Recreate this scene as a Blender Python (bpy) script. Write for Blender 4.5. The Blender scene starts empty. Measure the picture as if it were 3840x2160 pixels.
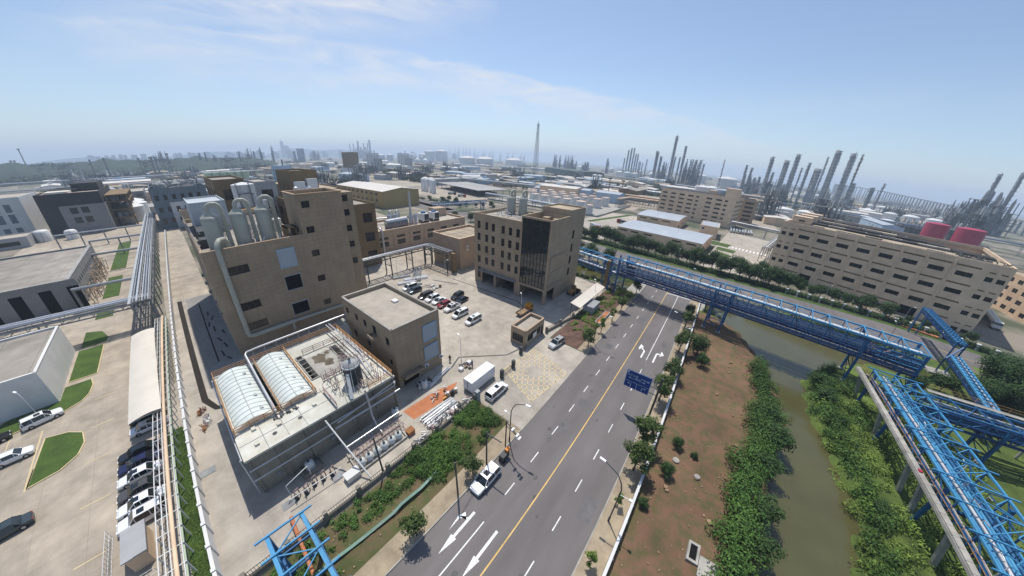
import bpy, math, random
from math import sin, cos, pi, radians, atan, atan2, hypot, sqrt
from mathutils import Vector, Matrix
R = random.Random(7)
scene = bpy.context.scene
# ---------------------------------------------------------------- camera
CAMZ = 40.0
YAW, PITCH, ROLL = radians(36.2), .4303, .0499
def world_dir(dx, dy, dz):          # camera axes (x right, y up, z back) -> world
    c, s = cos(ROLL), sin(ROLL)
    x, y = c*dx - s*dy, s*dx + c*dy
    cp, sp = cos(PITCH), sin(PITCH)
    f = -dz
    X, Y, Z = x, f*cp + y*sp, y*cp - f*sp
    return Vector((X*cos(YAW) - Y*sin(YAW), X*sin(YAW) + Y*cos(YAW), Z))
cam = bpy.data.cameras.new('camera')
camo = bpy.data.objects.new('camera', cam)
scene.collection.objects.link(camo)
mx = Matrix((world_dir(1,0,0), world_dir(0,1,0), world_dir(0,0,1))).transposed().to_4x4()
mx.translation = (0, 0, CAMZ)
camo.matrix_world = mx
scene.camera = camo
scene.render.engine = 'CYCLES'
cam.type = 'PANO'                   # the drone's very wide lens bends straight lines slightly
cam.sensor_width = 36
cam.clip_start = .1; cam.clip_end = 40000
cc = cam
cc.panorama_type = 'FISHEYE_LENS_POLYNOMIAL'
cc.fisheye_fov = radians(179)
cc.fisheye_polynomial_k0, cc.fisheye_polynomial_k1 = 0, -1.02913561e-01
cc.fisheye_polynomial_k2, cc.fisheye_polynomial_k3, cc.fisheye_polynomial_k4 = 1.43007577e-03, 8.64610258e-05, -2.66920747e-06
# ---------------------------------------------------------------- sun and sky
SUN = Vector((-.33, .28, 1.0)).normalized()      # towards the sun
sun = bpy.data.lights.new('sun', 'SUN')
sun.energy = 4.2; sun.angle = radians(.6); sun.color = (1, .95, .87)
suno = bpy.data.objects.new('sun', sun); scene.collection.objects.link(suno)
suno.rotation_euler = SUN.to_track_quat('Z', 'Y').to_euler()
world = bpy.data.worlds.new('World'); scene.world = world; world.use_nodes = True
wn, wl = world.node_tree.nodes, world.node_tree.links
wn.clear()
def wnode(t, **k):
    n = wn.new(t)
    for a, b in k.items(): setattr(n, a, b)
    return n
sky = wnode('ShaderNodeTexSky', sky_type='NISHITA', sun_disc=False)
sky.sun_elevation = math.asin(SUN.z); sky.sun_rotation = atan2(SUN.x, SUN.y)
sky.altitude = 0; sky.air_density = 1.0; sky.dust_density = .7; sky.ozone_density = 1.6
bg = wnode('ShaderNodeBackground'); bg.inputs[1].default_value = .128
wo = wnode('ShaderNodeOutputWorld')
def wmath(op, a, b=None, c=None, clamp=False):
    n = wnode('ShaderNodeMath', operation=op, use_clamp=clamp)
    for i, v in enumerate((a, b, c)):
        if v is None: continue
        if isinstance(v, (int, float)): n.inputs[i].default_value = v
        else: wl.new(v, n.inputs[i])
    return n.outputs[0]
tc = wnode('ShaderNodeTexCoord')
def cloud_band(p, q, width_up, width_dn, ext, strength, seed):
    # thin cirrus lying along the great circle through directions p and q
    n = p.cross(q).normalized(); m = (p+q).normalized()
    if n.z < 0: n = -n
    d1 = wnode('ShaderNodeVectorMath', operation='DOT_PRODUCT'); d1.inputs[1].default_value = n
    d2 = wnode('ShaderNodeVectorMath', operation='DOT_PRODUCT'); d2.inputs[1].default_value = m
    wl.new(tc.outputs['Generated'], d1.inputs[0]); wl.new(tc.outputs['Generated'], d2.inputs[0])
    mp = wnode('ShaderNodeMapping'); mp.inputs['Scale'].default_value = (1.3, 1.3, 5); mp.inputs['Location'].default_value = (seed, 0, 0)
    wl.new(tc.outputs['Generated'], mp.inputs[0])
    nz = wnode('ShaderNodeTexNoise'); nz.inputs['Scale'].default_value = 3.2; nz.inputs['Detail'].default_value = 7
    nz.inputs['Roughness'].default_value = .62; nz.inputs['Distortion'].default_value = .6
    wl.new(mp.outputs[0], nz.inputs[0])
    wob = wmath('MULTIPLY', wmath('SUBTRACT', nz.outputs[0], .5), .09)
    h = wmath('ADD', d1.outputs['Value'], wob)
    up = wmath('SUBTRACT', 1, wmath('DIVIDE', h, width_up), clamp=True)
    dn = wmath('ADD', 1, wmath('DIVIDE', h, width_dn), clamp=True)
    e = wmath('DIVIDE', wmath('SUBTRACT', d2.outputs['Value'], ext), 1-ext, clamp=True)
    tex = wmath('MULTIPLY', wmath('SUBTRACT', nz.outputs[0], .3), 1.9, clamp=True)
    return wmath('MULTIPLY', wmath('MULTIPLY', wmath('MULTIPLY', up, wmath('POWER', dn, 1.6)), wmath('POWER', e, .7)), wmath('MULTIPLY', tex, strength))
V3 = lambda *a: Vector(a).normalized()
acc = None
for args in ((V3(-.888,.378,.258), V3(-.337,.926,.172), .012, .13, .60, 1.5, 0), (V3(-.936,.186,.31), V3(-.779,.508,.372), .03, .12, .90, 1.3, 3),
             (V3(-.93,.32,.19), V3(-.49,.85,.17), .03, .10, .80, .6, 7), (V3(-.98,-.085,.17), V3(-.86,.44,.25), .08, .10, .80, .18, 11), (V3(-.04,.98,.165), V3(.15,.97,.18), .05, .09, .90, .18, 15)):
    b = cloud_band(*args); acc = b if acc is None else wmath('ADD', acc, b, clamp=True)
rgb = wnode('ShaderNodeMix', data_type='RGBA')
wl.new(acc, rgb.inputs[0]); wl.new(sky.outputs[0], rgb.inputs[6]); rgb.inputs[7].default_value = (5.9, 6.0, 6.3, 1)
wl.new(rgb.outputs[2], bg.inputs[0]); wl.new(bg.outputs[0], wo.inputs[0])
vs = scene.view_settings
vs.view_transform = 'Standard'; vs.look = 'None'; vs.gamma = 1; vs.exposure = .13
scene.cycles.max_bounces = 6; scene.cycles.volume_bounces = 1; scene.cycles.transparent_max_bounces = 8
scene.cycles.use_denoising = True; scene.cycles.sample_clamp_indirect = 4
# ---------------------------------------------------------------- materials
M = {}
def mat(name, col, rough=.8, var=.12, scale=1.5, metal=0, col2=None, bump=0, kind=None, detail=5, spec=.3, stretch=None, thr=None):
    m = bpy.data.materials.new(name); m.use_nodes = True
    nt = m.node_tree; N, L = nt.nodes, nt.links
    b = N['Principled BSDF']
    b.inputs['Roughness'].default_value = rough; b.inputs['Metallic'].default_value = metal
    b.inputs['Specular IOR Level'].default_value = spec
    t = N.new('ShaderNodeTexCoord')
    nz = N.new('ShaderNodeTexNoise'); nz.inputs['Scale'].default_value = scale; nz.inputs['Detail'].default_value = detail
    nz.inputs['Roughness'].default_value = .6
    src = t.outputs['Object']
    if stretch:
        mp = N.new('ShaderNodeMapping'); mp.inputs['Scale'].default_value = stretch
        L.new(src, mp.inputs[0]); src = mp.outputs[0]
    L.new(src, nz.inputs[0])
    mr = N.new('ShaderNodeMapRange'); lo, hi = thr or (.3, .7)
    mr.inputs[1].default_value = lo; mr.inputs[2].default_value = hi
    L.new(nz.outputs[0], mr.inputs[0])
    a = col; c2 = col2 or tuple(x*(1-var*2.2) for x in col)
    mix = N.new('ShaderNodeMix'); mix.data_type = 'RGBA'
    mix.inputs[6].default_value = (*c2, 1); mix.inputs[7].default_value = (*a, 1)
    L.new(mr.outputs[0], mix.inputs[0])
    out = mix.outputs[2]
    # second, larger scale of variation: stains and patches
    n2 = N.new('ShaderNodeTexNoise'); n2.inputs['Scale'].default_value = scale*.13; n2.inputs['Detail'].default_value = 4
    L.new(t.outputs['Object'], n2.inputs[0])
    r2 = N.new('ShaderNodeMapRange'); r2.inputs[1].default_value = .35; r2.inputs[2].default_value = .65
    r2.inputs[3].default_value = 1-var; r2.inputs[4].default_value = 1+var*.4
    L.new(n2.outputs[0], r2.inputs[0])
    mm = N.new('ShaderNodeVectorMath'); mm.operation = 'SCALE'
    L.new(out, mm.inputs[0]); L.new(r2.outputs[0], mm.inputs['Scale']); out = mm.outputs[0]
    if kind:
        kd, sx, sy, mort, dark, off = kind
        if kd == 'wall':      # panel joints on vertical faces: u along the wall, v = height
            g = N.new('ShaderNodeNewGeometry'); sn = N.new('ShaderNodeSeparateXYZ'); L.new(g.outputs['True Normal'], sn.inputs[0])
            sp = N.new('ShaderNodeSeparateXYZ'); L.new(t.outputs['Object'], sp.inputs[0])
            ab = N.new('ShaderNodeMath'); ab.operation = 'ABSOLUTE'; L.new(sn.outputs[0], ab.inputs[0])
            gt = N.new('ShaderNodeMath'); gt.operation = 'GREATER_THAN'; gt.inputs[1].default_value = .7; L.new(ab.outputs[0], gt.inputs[0])
            mu = N.new('ShaderNodeMix'); L.new(gt.outputs[0], mu.inputs[0]); L.new(sp.outputs[0], mu.inputs[2]); L.new(sp.outputs[1], mu.inputs[3])
            cb = N.new('ShaderNodeCombineXYZ'); L.new(mu.outputs[0], cb.inputs[0]); L.new(sp.outputs[2], cb.inputs[1])
            vec = cb.outputs[0]
        else: vec = t.outputs['Object']
        br = N.new('ShaderNodeTexBrick'); br.offset = off; br.inputs['Scale'].default_value = 1
        br.inputs['Brick Width'].default_value = sx; br.inputs['Row Height'].default_value = sy
        br.inputs['Mortar Size'].default_value = mort; br.inputs['Mortar Smooth'].default_value = .3
        br.inputs['Color1'].default_value = (1, 1, 1, 1); br.inputs['Color2'].default_value = (.93, .93, .94, 1); br.inputs['Mortar'].default_value = (dark, dark, dark, 1)
        L.new(vec, br.inputs[0])
        m3 = N.new('ShaderNodeVectorMath'); m3.operation = 'MULTIPLY'; L.new(out, m3.inputs[0]); L.new(br.outputs[0], m3.inputs[1]); out = m3.outputs[0]
    L.new(out, b.inputs['Base Color'])
    if bump:
        bp = N.new('ShaderNodeBump'); bp.inputs['Strength'].default_value = bump; bp.inputs['Distance'].default_value = .1
        L.new(nz.outputs[0], bp.inputs['Height']); L.new(bp.outputs[0], b.inputs['Normal'])
    M[name] = m
    return m
mat('ground', (.27,.235,.19), .95, .25, .03, col2=(.085,.10,.06), detail=9, thr=(.42,.58))
mat('verge', (.185,.105,.066), .97, .3, .6, col2=(.105,.095,.042), detail=12, bump=.9, thr=(.36,.60))
mat('field', (.13,.185,.038), .97, .3, .3, col2=(.045,.075,.018), detail=8, bump=.5)
mat('weeds_ground', (.15,.10,.06), .97, .25, .6, col2=(.06,.09,.025), detail=9, bump=.6)
mat('lawn', (.07,.12,.022), .95, .22, 3, col2=(.045,.08,.016), bump=.5)
mat('concrete', (.49,.44,.37), .9, .16, .35, kind=('flat', 6, 5, .025, .72, 0))
mat('concrete_road', (.47,.405,.32), .9, .18, .3, kind=('flat', 5, 5, .03, .75, 0))
mat('concrete_plain', (.42,.40,.36), .9, .16, .8)
mat('asphalt', (.182,.166,.162), .93, .13, .35, detail=7, stretch=(1,.15,1))
mat('asphalt_patch', (.155,.148,.150), .93, .12, .6, detail=6)
mat('oil_stain', (.135,.128,.125), .8, .2, 2)
mat('drain_dark', (.035,.028,.022), .95, .2, 1)
mat('stain_brown', (.20,.165,.12), .9, .25, .6)
mat('lane_shade_grey', (.27,.265,.25), .9, .12, .8)
mat('pavement', (.40,.33,.23), .95, .2, .6, col2=(.25,.2,.14), detail=8)
mat('paint_white', (.76,.76,.74), .7, .15, 5, col2=(.42,.42,.41), thr=(.28,.5))
mat('paint_yellow', (.68,.45,.14), .7, .18, 5, col2=(.42,.31,.15), thr=(.28,.5))
mat('paint_yellow_pale', (.60,.475,.26), .8, .12, 3, col2=(.53,.44,.28))
mat('water', (.092,.090,.036), .10, .1, .15, col2=(.075,.070,.028), spec=.5)
mat('tile_tan', (.375,.290,.198), .7, .09, .35, kind=('wall', 1.2, .9, .035, .70, .0))
mat('tile_tan2', (.42,.325,.225), .7, .09, .4, kind=('wall', 1.2, .6, .02, .82, .0))
mat('plaster_tan', (.45,.335,.235), .85, .08, .4)
mat('plaster_cream', (.78,.58,.40), .85, .10, .3)
mat('plaster_yellow', (.40,.30,.125), .75, .05, .3, kind=('wall', .5, 40, .03, .85, 0))
mat('brown_dark', (.24,.165,.085), .85, .1, .3)
mat('wall_white', (.66,.66,.65), .8, .06, .4)
mat('wall_grey', (.25,.25,.25), .85, .08, .4)
mat('wall_ltgrey', (.38,.385,.39), .85, .08, .4)
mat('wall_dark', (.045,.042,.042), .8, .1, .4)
mat('wall_bluegrey', (.17,.21,.24), .85, .1, .4)
mat('wall_paleblue', (.38,.50,.62), .8, .08, .3)
mat('wall_green', (.075,.11,.095), .8, .1, .2, kind=('wall', 2.5, 60, .12, .75, 0))
mat('silo_green', (.42,.50,.36), .7, .05, .3)
mat('concrete_wall', (.30,.275,.225), .9, .18, .5, col2=(.20,.185,.15), kind=('wall', 3.6, 40, .09, .7, 0))
mat('roof_screed', (.43,.385,.325), .95, .14, .5, col2=(.33,.295,.245), detail=7)
mat('roof_stained', (.38,.345,.30), .95, .22, .25, col2=(.25,.225,.19), detail=8, kind=('flat', 9, 6, .05, .6, 0))
mat('roof_sand', (.44,.36,.26), .95, .2, .9, col2=(.33,.27,.19), detail=8)
mat('roof_dark', (.045,.043,.042), .9, .2, .5)
mat('roof_pale', (.66,.62,.56), .6, .06, .2, kind=('flat', 60, 1.0, .05, .9, 0))
mat('roof_bluegrey', (.42,.46,.50), .5, .06, .2, kind=('flat', 1.0, 60, .05, .85, 0))
mat('roof_canopy', (.66,.61,.53), .8, .05, .3)
mat('roof_shed', (.37,.36,.34), .7, .1, .2, kind=('flat', 1.2, 90, .06, .85, 0))
mat('frp_white', (.66,.69,.66), .6, .10, .8, col2=(.52,.58,.55))
mat('coating_pale', (.60,.60,.54), .8, .2, .5, col2=(.46,.43,.35), detail=8)
mat('silo_grey', (.42,.42,.355), .5, .06, .5)
mat('tank_white', (.72,.72,.70), .45, .06, .4)
mat('tank_roof', (.64,.55,.47), .6, .1, .6, col2=(.50,.36,.27))
mat('tank_grey', (.42,.45,.46), .5, .08, .3)
mat('tank_dark', (.045,.06,.068), .6, .1, 1)
mat('tank_poly', (.62,.65,.64), .35, .05, 1)
mat('tank_crimson', (.42,.035,.085), .5, .08, .3, col2=(.36,.03,.07))
mat('glass_dark', (.012,.013,.014), .18, .3, .8, spec=.6)
mat('glass_curtain', (.020,.028,.030), .06, .1, .3, spec=.9)
mat('shutter_blue', (.36,.42,.47), .6, .04, 1, kind=('wall', 40, .12, .015, .9, 0))
mat('opening_black', (.004,.004,.004), .9, .1, 1)
mat('frame_dark', (.05,.05,.05), .5, .1, 2)
mat('steel', (.45,.46,.48), .35, .12, 2, metal=.6)
mat('steel_bright', (.68,.69,.70), .32, .12, 2, metal=.5)
mat('steel_dark', (.075,.08,.08), .6, .15, 2)
mat('steel_grey', (.27,.28,.29), .55, .15, 1)
mat('lagging', (.60,.61,.63), .35, .10, 1, metal=.35)
mat('rust', (.36,.17,.07), .8, .2, 2, col2=(.24,.10,.04))
mat('rail_rust', (.46,.25,.10), .7, .2, 2, col2=(.36,.18,.07))
mat('pink_frame', (.40,.31,.31), .7, .15, 1, col2=(.28,.2,.19))
mat('blue_light', (.07,.29,.50), .55, .12, 1, col2=(.05,.22,.42))
mat('blue_mid', (.022,.10,.21), .5, .12, 1, col2=(.02,.11,.28))
mat('blue_deep', (.012,.045,.15), .5, .12, 1)
mat('sign_blue', (.008,.045,.21), .4, .04, 1)
mat('sign_white', (.45,.55,.70), .5, .03, 1)
mat('far_steel', (.21,.215,.21), .7, .25, .08, col2=(.11,.115,.11))
mat('far_steel_blue', (.14,.20,.30), .7, .25, .08, col2=(.08,.12,.2))
mat('far_column', (.36,.37,.36), .6, .15, .1)
mat('far_white', (.62,.62,.60), .7, .08, .1)
mat('city_grey', (.30,.31,.33), .8, .1, .02)
mat('hill_rock', (.035,.06,.035), .95, .2, .01)
mat('car_white', (.74,.75,.76), .22, .02, 1, spec=.6)
mat('car_silver', (.48,.49,.50), .25, .02, 1, metal=.4, spec=.6)
mat('car_black', (.010,.011,.013), .18, .05, 1, spec=.7)
mat('car_blue', (.012,.012,.06), .18, .05, 1, spec=.7)
mat('car_brown', (.045,.028,.022), .2, .05, 1, spec=.7)
mat('car_red', (.22,.008,.016), .2, .05, 1, spec=.7)
mat('car_greybrown', (.10,.095,.09), .25, .05, 1, metal=.3, spec=.6)
mat('car_teal', (.055,.075,.085), .25, .05, 1, metal=.3, spec=.6)
mat('car_yellow', (.60,.27,.03), .35, .05, 1, spec=.5)
mat('truck_red', (.36,.02,.018), .4, .08, 1)
mat('car_glass', (.012,.018,.02), .06, .1, 1, spec=.8)
mat('tyre', (.012,.012,.012), .9, .1, 3)
mat('lamp_red', (.35,.02,.02), .3, .05, 1)
mat('lamp_white', (.8,.8,.8), .2, .02, 1)
mat('bark', (.10,.075,.05), .95, .2, 4)
def leafmat(name, c1, c2, rough=.7):
    m = mat(name, c1, rough, .28, .7, col2=c2, detail=3, spec=.2)
    b = m.node_tree.nodes['Principled BSDF']
    m.node_tree.nodes  # per-leaf tint
    N, L = m.node_tree.nodes, m.node_tree.links
    g = N.new('ShaderNodeNewGeometry'); mr = N.new('ShaderNodeMapRange'); mr.inputs[3].default_value = .6; mr.inputs[4].default_value = 1.45
    L.new(g.outputs['Random Per Island'], mr.inputs[0])
    src = b.inputs['Base Color'].links[0].from_socket
    sc = N.new('ShaderNodeVectorMath'); sc.operation = 'SCALE'; L.new(src, sc.inputs[0]); L.new(mr.outputs[0], sc.inputs['Scale']); L.new(sc.outputs[0], b.inputs['Base Color'])
    return m
leafmat('leaf_street', (.075,.115,.03), (.04,.068,.018))
leafmat('leaf_dark', (.05,.098,.026), (.026,.054,.015))
leafmat('leaf_bush', (.075,.145,.028), (.038,.082,.017))
leafmat('leaf_bright', (.17,.25,.045), (.10,.165,.03))
mat('unit_white', (.46,.50,.53), .7, .08, .5)
leafmat('leaf_far', (.038,.065,.028), (.022,.04,.018))
mat('soil_orange', (.50,.20,.095), .95, .12, .8, col2=(.40,.15,.07))
mat('rubble', (.17,.10,.075), .98, .3, 2.5, col2=(.09,.06,.045), detail=9, bump=.8)
mat('cloth_green', (.27,.48,.36), .8, .15, 1, col2=(.45,.55,.45))
mat('box_orange', (.75,.25,.04), .6, .1, 1)
mat('pipe_brown', (.33,.22,.13), .7, .2, 1)
mat('skin', (.42,.26,.18), .6, .03, 1)
mat('cloth_dark', (.02,.02,.03), .9, .1, 4)
mat('cloth_blue', (.03,.06,.22), .9, .1, 4)
# ---------------------------------------------------------------- mesh building
class MB:
    def __init__(s): s.v = []; s.f = []; s.m = []; s.s = []
    def face(s, pts, m=0, sm=False):
        n = len(s.v); s.v += [tuple(p) for p in pts]; s.f.append(tuple(range(n, n+len(pts)))); s.m.append(m); s.s.append(sm)
    def idx(s, vs, fs, m=0, sm=False):
        n = len(s.v); s.v += [tuple(p) for p in vs]
        for f in fs: s.f.append(tuple(n+i for i in f)); s.m.append(m); s.s.append(sm)
    def box(s, x0, x1, y0, y1, z0, z1, m=0, top=None):
        vs = [(x0,y0,z0),(x1,y0,z0),(x1,y1,z0),(x0,y1,z0),(x0,y0,z1),(x1,y0,z1),(x1,y1,z1),(x0,y1,z1)]
        s.idx(vs, [(0,3,2,1),(0,1,5,4),(1,2,6,5),(2,3,7,6),(3,0,4,7)], m)
        s.idx(vs[4:], [(0,1,2,3)], m if top is None else top)
    def prism(s, poly, z0, z1, m=0, top=None):     # poly counter-clockwise
        n = len(poly)
        vs = [(p[0],p[1],z0) for p in poly] + [(p[0],p[1],z1) for p in poly]
        s.idx(vs, [(i,(i+1)%n,n+(i+1)%n,n+i) for i in range(n)], m)
        s.idx(vs[n:], [tuple(range(n))], m if top is None else top)
    def beam(s, a, b, w, h=None, m=0):             # rectangular bar a->b
        h = h or w; a, b = Vector(a), Vector(b); d = (b-a)
        if d.length < 1e-6: return
        d.normalize(); up = Vector((0,0,1)) if abs(d.z) < .95 else Vector((0,1,0))
        u = d.cross(up).normalized(); v = u.cross(d).normalized()
        q = []
        for p in (a, b):
            for su, sv in ((-1,-1),(1,-1),(1,1),(-1,1)): q.append(p + u*su*w/2 + v*sv*h/2)
        s.idx(q, [(0,1,2,3),(7,6,5,4),(0,4,5,1),(1,5,6,2),(2,6,7,3),(3,7,4,0)], m)
    def tube(s, pts, r, n=8, m=0, r2=None, cap=True):
        pts = [Vector(p) for p in pts]; rings = []
        for i, p in enumerate(pts):
            d = (pts[min(i+1,len(pts)-1)] - pts[max(i-1,0)]).normalized()
            up = Vector((0,0,1)) if abs(d.z) < .9 else Vector((0,1,0))
            if i and abs(d.dot(lastu)) < .9: u = (lastu - d*d.dot(lastu)).normalized()
            else: u = d.cross(up).normalized()
            lastu = u; v = d.cross(u)
            rr = r if r2 is None else r + (r2-r)*i/(len(pts)-1)
            rings.append([p + (u*cos(2*pi*k/n) + v*sin(2*pi*k/n))*rr for k in range(n)])
        vs = [q for ring in rings for q in ring]
        fs = [(i*n+k, i*n+(k+1)%n, (i+1)*n+(k+1)%n, (i+1)*n+k) for i in range(len(pts)-1) for k in range(n)]
        s.idx(vs, fs, m, True)
        if cap: s.idx(rings[0], [tuple(range(n-1,-1,-1))], m); s.idx(rings[-1], [tuple(range(n))], m)
    def lathe(s, c, prof, n=20, m=0, sm=True):     # prof: (radius, z)
        vs = []; fs = []
        for r, z in prof: vs += [(c[0]+r*cos(2*pi*k/n), c[1]+r*sin(2*pi*k/n), c[2]+z) for k in range(n)]
        for i in range(len(prof)-1):
            for k in range(n): fs.append((i*n+k, i*n+(k+1)%n, (i+1)*n+(k+1)%n, (i+1)*n+k))
        s.idx(vs, fs, m, sm)
    def cyl(s, c, r, h, n=20, m=0, top=None):
        s.lathe(c, [(r,0),(r,h)], n, m)
        s.idx([(c[0]+r*cos(2*pi*k/n), c[1]+r*sin(2*pi*k/n), c[2]+h) for k in range(n)], [tuple(range(n))], m if top is None else top)
    def sphere(s, c, r, n=16, m=0, sz=1):
        k = n//2
        s.lathe(c, [(max(r*sin(pi*i/k),.001), -r*sz*cos(pi*i/k)) for i in range(k+1)], n, m)
    def hcyl(s, a, b, r, n=12, m=0):               # horizontal vessel with rounded ends
        a, b = Vector(a), Vector(b); d = (b-a).normalized()
        pts, rr = [], []
        s.tube([a, b], r, n, m, cap=False)
        for p, sg in ((a,-1),(b,1)):
            prev = None
            u = d.cross(Vector((0,0,1))).normalized(); v = d.cross(u)
            rings = []
            for j in range(4):
                t = j/3*pi/2
                c = p + d*sg*r*.45*sin(t); q = max(r*cos(t), .01)
                rings.append([c + (u*cos(2*pi*k/n)+v*sin(2*pi*k/n))*q for k in range(n)])
            s.idx([x for g in rings for x in g], [(i*n+k, i*n+(k+1)%n, (i+1)*n+(k+1)%n, (i+1)*n+k) for i in range(3) for k in range(n)], m, True)
    def tri(s, p, m=0): s.face(p, m)
BASE = {}
def link(o): scene.collection.objects.link(o); return o
def tag(o, label=None, cat=None, group=None, kind=None):
    if label: o['label'] = label
    if cat: o['category'] = cat
    if group: o['group'] = group
    if kind: o['kind'] = kind
    return o
SPLIT = {'downpipe','wall_vent','air_conditioner','roof_vessel','stripe','white_tank','silo_drum','pilaster','vent_box','valve_cluster','stored_goods','roof_hatch'}
def islands(mb):
    par = {}
    def find(a):
        while par.setdefault(a, a) != a: par[a] = par[par[a]]; a = par[a]
        return a
    K = [tuple(round(c, 3) for c in v) for v in mb.v]
    for f in mb.f:
        for i in f[1:]: par[find(K[i])] = find(K[f[0]])
    gs = {}
    for j, f in enumerate(mb.f): gs.setdefault(find(K[f[0]]), []).append(j)
    out = []
    for js in gs.values():
        q = MB()
        for j in js: q.face([mb.v[i] for i in mb.f[j]], mb.m[j], mb.s[j])
        out.append(q)
    return out
def obj(name, mb, mats, parent=None, label=None, loc=None):
    if name in SPLIT and parent is not None:
        qs = islands(mb)
        if 1 < len(qs) <= 60: return [obj1(name, q, mats, parent) for q in qs][0]
    return obj1(name, mb, mats, parent, label, loc)
def obj1(name, mb, mats, parent=None, label=None, loc=None):
    if isinstance(mats, str): mats = [mats]
    L0 = Vector(BASE[parent.name]) if parent is not None else Vector(loc or (0,0,0))
    me = bpy.data.meshes.new(name)
    me.from_pydata([(x-L0.x, y-L0.y, z-L0.z) for x, y, z in mb.v] if L0.length else mb.v, [], mb.f)
    for m in mats: me.materials.append(M[m])
    me.polygons.foreach_set('material_index', mb.m)
    me.polygons.foreach_set('use_smooth', mb.s)
    me.update()
    o = link(bpy.data.objects.new(name, me))
    if parent is not None:
        o.parent = parent; BASE[o.name] = tuple(L0)
    else: o.location = L0; BASE[o.name] = tuple(L0)
    if label: o['label'] = label
    return o
def thing(name, label, cat, loc=(0,0,0), group=None):
    o = link(bpy.data.objects.new(name, None)); o.location = loc; BASE[o.name] = tuple(loc)
    o.empty_display_size = .5
    return tag(o, label, cat, group)
def struct(name, mb, mats): return tag(obj(name, mb, mats), kind='structure')
def dup(root, loc, rz=0, sc=1, label=None, group=None, mats=None):
    def cp(o, par):
        c = o.copy(); link(c); c.parent = par
        for ch in list(o.children): cp(ch, c)
        return c
    r = cp(root, None); r.location = loc; r.rotation_euler = (0,0,rz)
    r.scale = (sc,sc,sc) if isinstance(sc, (int,float)) else sc
    if label: r['label'] = label
    if group: r['group'] = group
    return r
def sheet(name, poly, z, m, kind='structure'):
    mb = MB(); mb.face([(x,y,z) for x,y in poly]); return tag(obj(name, mb, m), kind=kind)
def rect(x0, x1, y0, y1): return [(x0,y0),(x1,y0),(x1,y1),(x0,y1)]
# wall in a vertical plane with real recessed openings. A,B: ends (seen from outside A left, B right); ops: (u0,u1,z0,z1)
def wallop(mb, A, B, z0, z1, ops=(), depth=.25, m=0, mr=0):
    A, B = Vector((A[0],A[1],0)), Vector((B[0],B[1],0)); d = B-A; Lw = d.length; d.normalize(); inn = Vector((-d.y, d.x, 0))
    us = sorted(set([0, Lw] + [u for o in ops for u in o[:2]])); zs = sorted(set([z0, z1] + [z for o in ops for z in o[2:4]]))
    P = lambda u, z, k=0: tuple(A + d*u + inn*k + Vector((0,0,z)))
    for i in range(len(us)-1):
        zz = None
        for j in range(len(zs)-1):
            uc, zc = (us[i]+us[i+1])/2, (zs[j]+zs[j+1])/2
            if any(o[0] < uc < o[1] and o[2] < zc < o[3] for o in ops): continue
            mb.face([P(us[i],zs[j]), P(us[i+1],zs[j]), P(us[i+1],zs[j+1]), P(us[i],zs[j+1])], m)
    for a, b, c, e in [o[:4] for o in ops]:
        mb.face([P(a,c),P(b,c),P(b,c,depth),P(a,c,depth)], mr); mb.face([P(b,e),P(a,e),P(a,e,depth),P(b,e,depth)], mr)
        mb.face([P(a,e),P(a,c),P(a,c,depth),P(a,e,depth)], mr); mb.face([P(b,c),P(b,e),P(b,e,depth),P(b,c,depth)], mr)
    return P
def window(par, P, o, depth=.25, nx=2, nz=1, frame='frame_dark', glass='glass_dark', fw=.07, name='window', split=True):
    a, b, c, e = o[:4]; k = depth-.06
    q = Vector(P(b,c)) - Vector(P(a,c)); q.normalize()
    mb = MB()
    for i in range(nx+1):
        u = a + (b-a)*i/nx; u = min(max(u, a+fw/2), b-fw/2)
        p0, p1 = Vector(P(u,c,k)), Vector(P(u,e,k)); mb.beam(p0, p1, fw, fw)
    for j in range(nz+1):
        z = c + (e-c)*j/nz; z = min(max(z, c+fw/2), e-fw/2)
        mb.beam(P(a,z,k), P(b,z,k), fw, fw)
    g = MB(); g.face([P(a,c,depth-.02),P(b,c,depth-.02),P(b,e,depth-.02),P(a,e,depth-.02)])
    if split:
        w = obj(name, mb, frame, par); obj('pane', g, glass, w)
    else:
        n = len(mb.f); mb.idx(g.v, [(0,1,2,3)], 1); w = obj(name, mb, [frame, glass], par)
    return w
def block(par, x0, x1, y0, y1, z, wallm, roofm, par_h=.9, par_t=.35, ops={}, z0=0, name='wall', cope=None):
    """four walls with openings per side ('S' y0,'E' x1,'N' y1,'W' x0), flat roof below a parapet"""
    mb = MB(); Ps = {}
    sides = {'S': ((x0,y0),(x1,y0)), 'E': ((x1,y0),(x1,y1)), 'N': ((x1,y1),(x0,y1)), 'W': ((x0,y1),(x0,y0))}
    for s, (a, b) in sides.items(): Ps[s] = wallop(mb, a, b, z0, z, ops.get(s, ()))
    t = par_t; zr = z-par_h
    ring = [(x0,y0),(x1,y0),(x1,y1),(x0,y1)]; inn = [(x0+t,y0+t),(x1-t,y0+t),(x1-t,y1-t),(x0+t,y1-t)]
    for i in range(4):
        j = (i+1)%4
        mb.face([(*ring[i],z),(*ring[j],z),(*inn[j],z),(*inn[i],z)])
        mb.face([(*inn[i],z),(*inn[j],z),(*inn[j],zr),(*inn[i],zr)])
    w = obj(name, mb, wallm, par)
    rf = MB(); rf.face([(*p, zr) for p in inn]); obj('roof', rf, roofm, par)
    if cope:
        cb = MB(); e = .06
        for i in range(4):
            j = (i+1)%4
            cb.beam((*[(ring[i][k]+inn[i][k])/2 for k in (0,1)], z+.06), (*[(ring[j][k]+inn[j][k])/2 for k in (0,1)], z+.06), t+e*2, .11)
        obj('coping', cb, cope, par)
    return Ps
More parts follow.
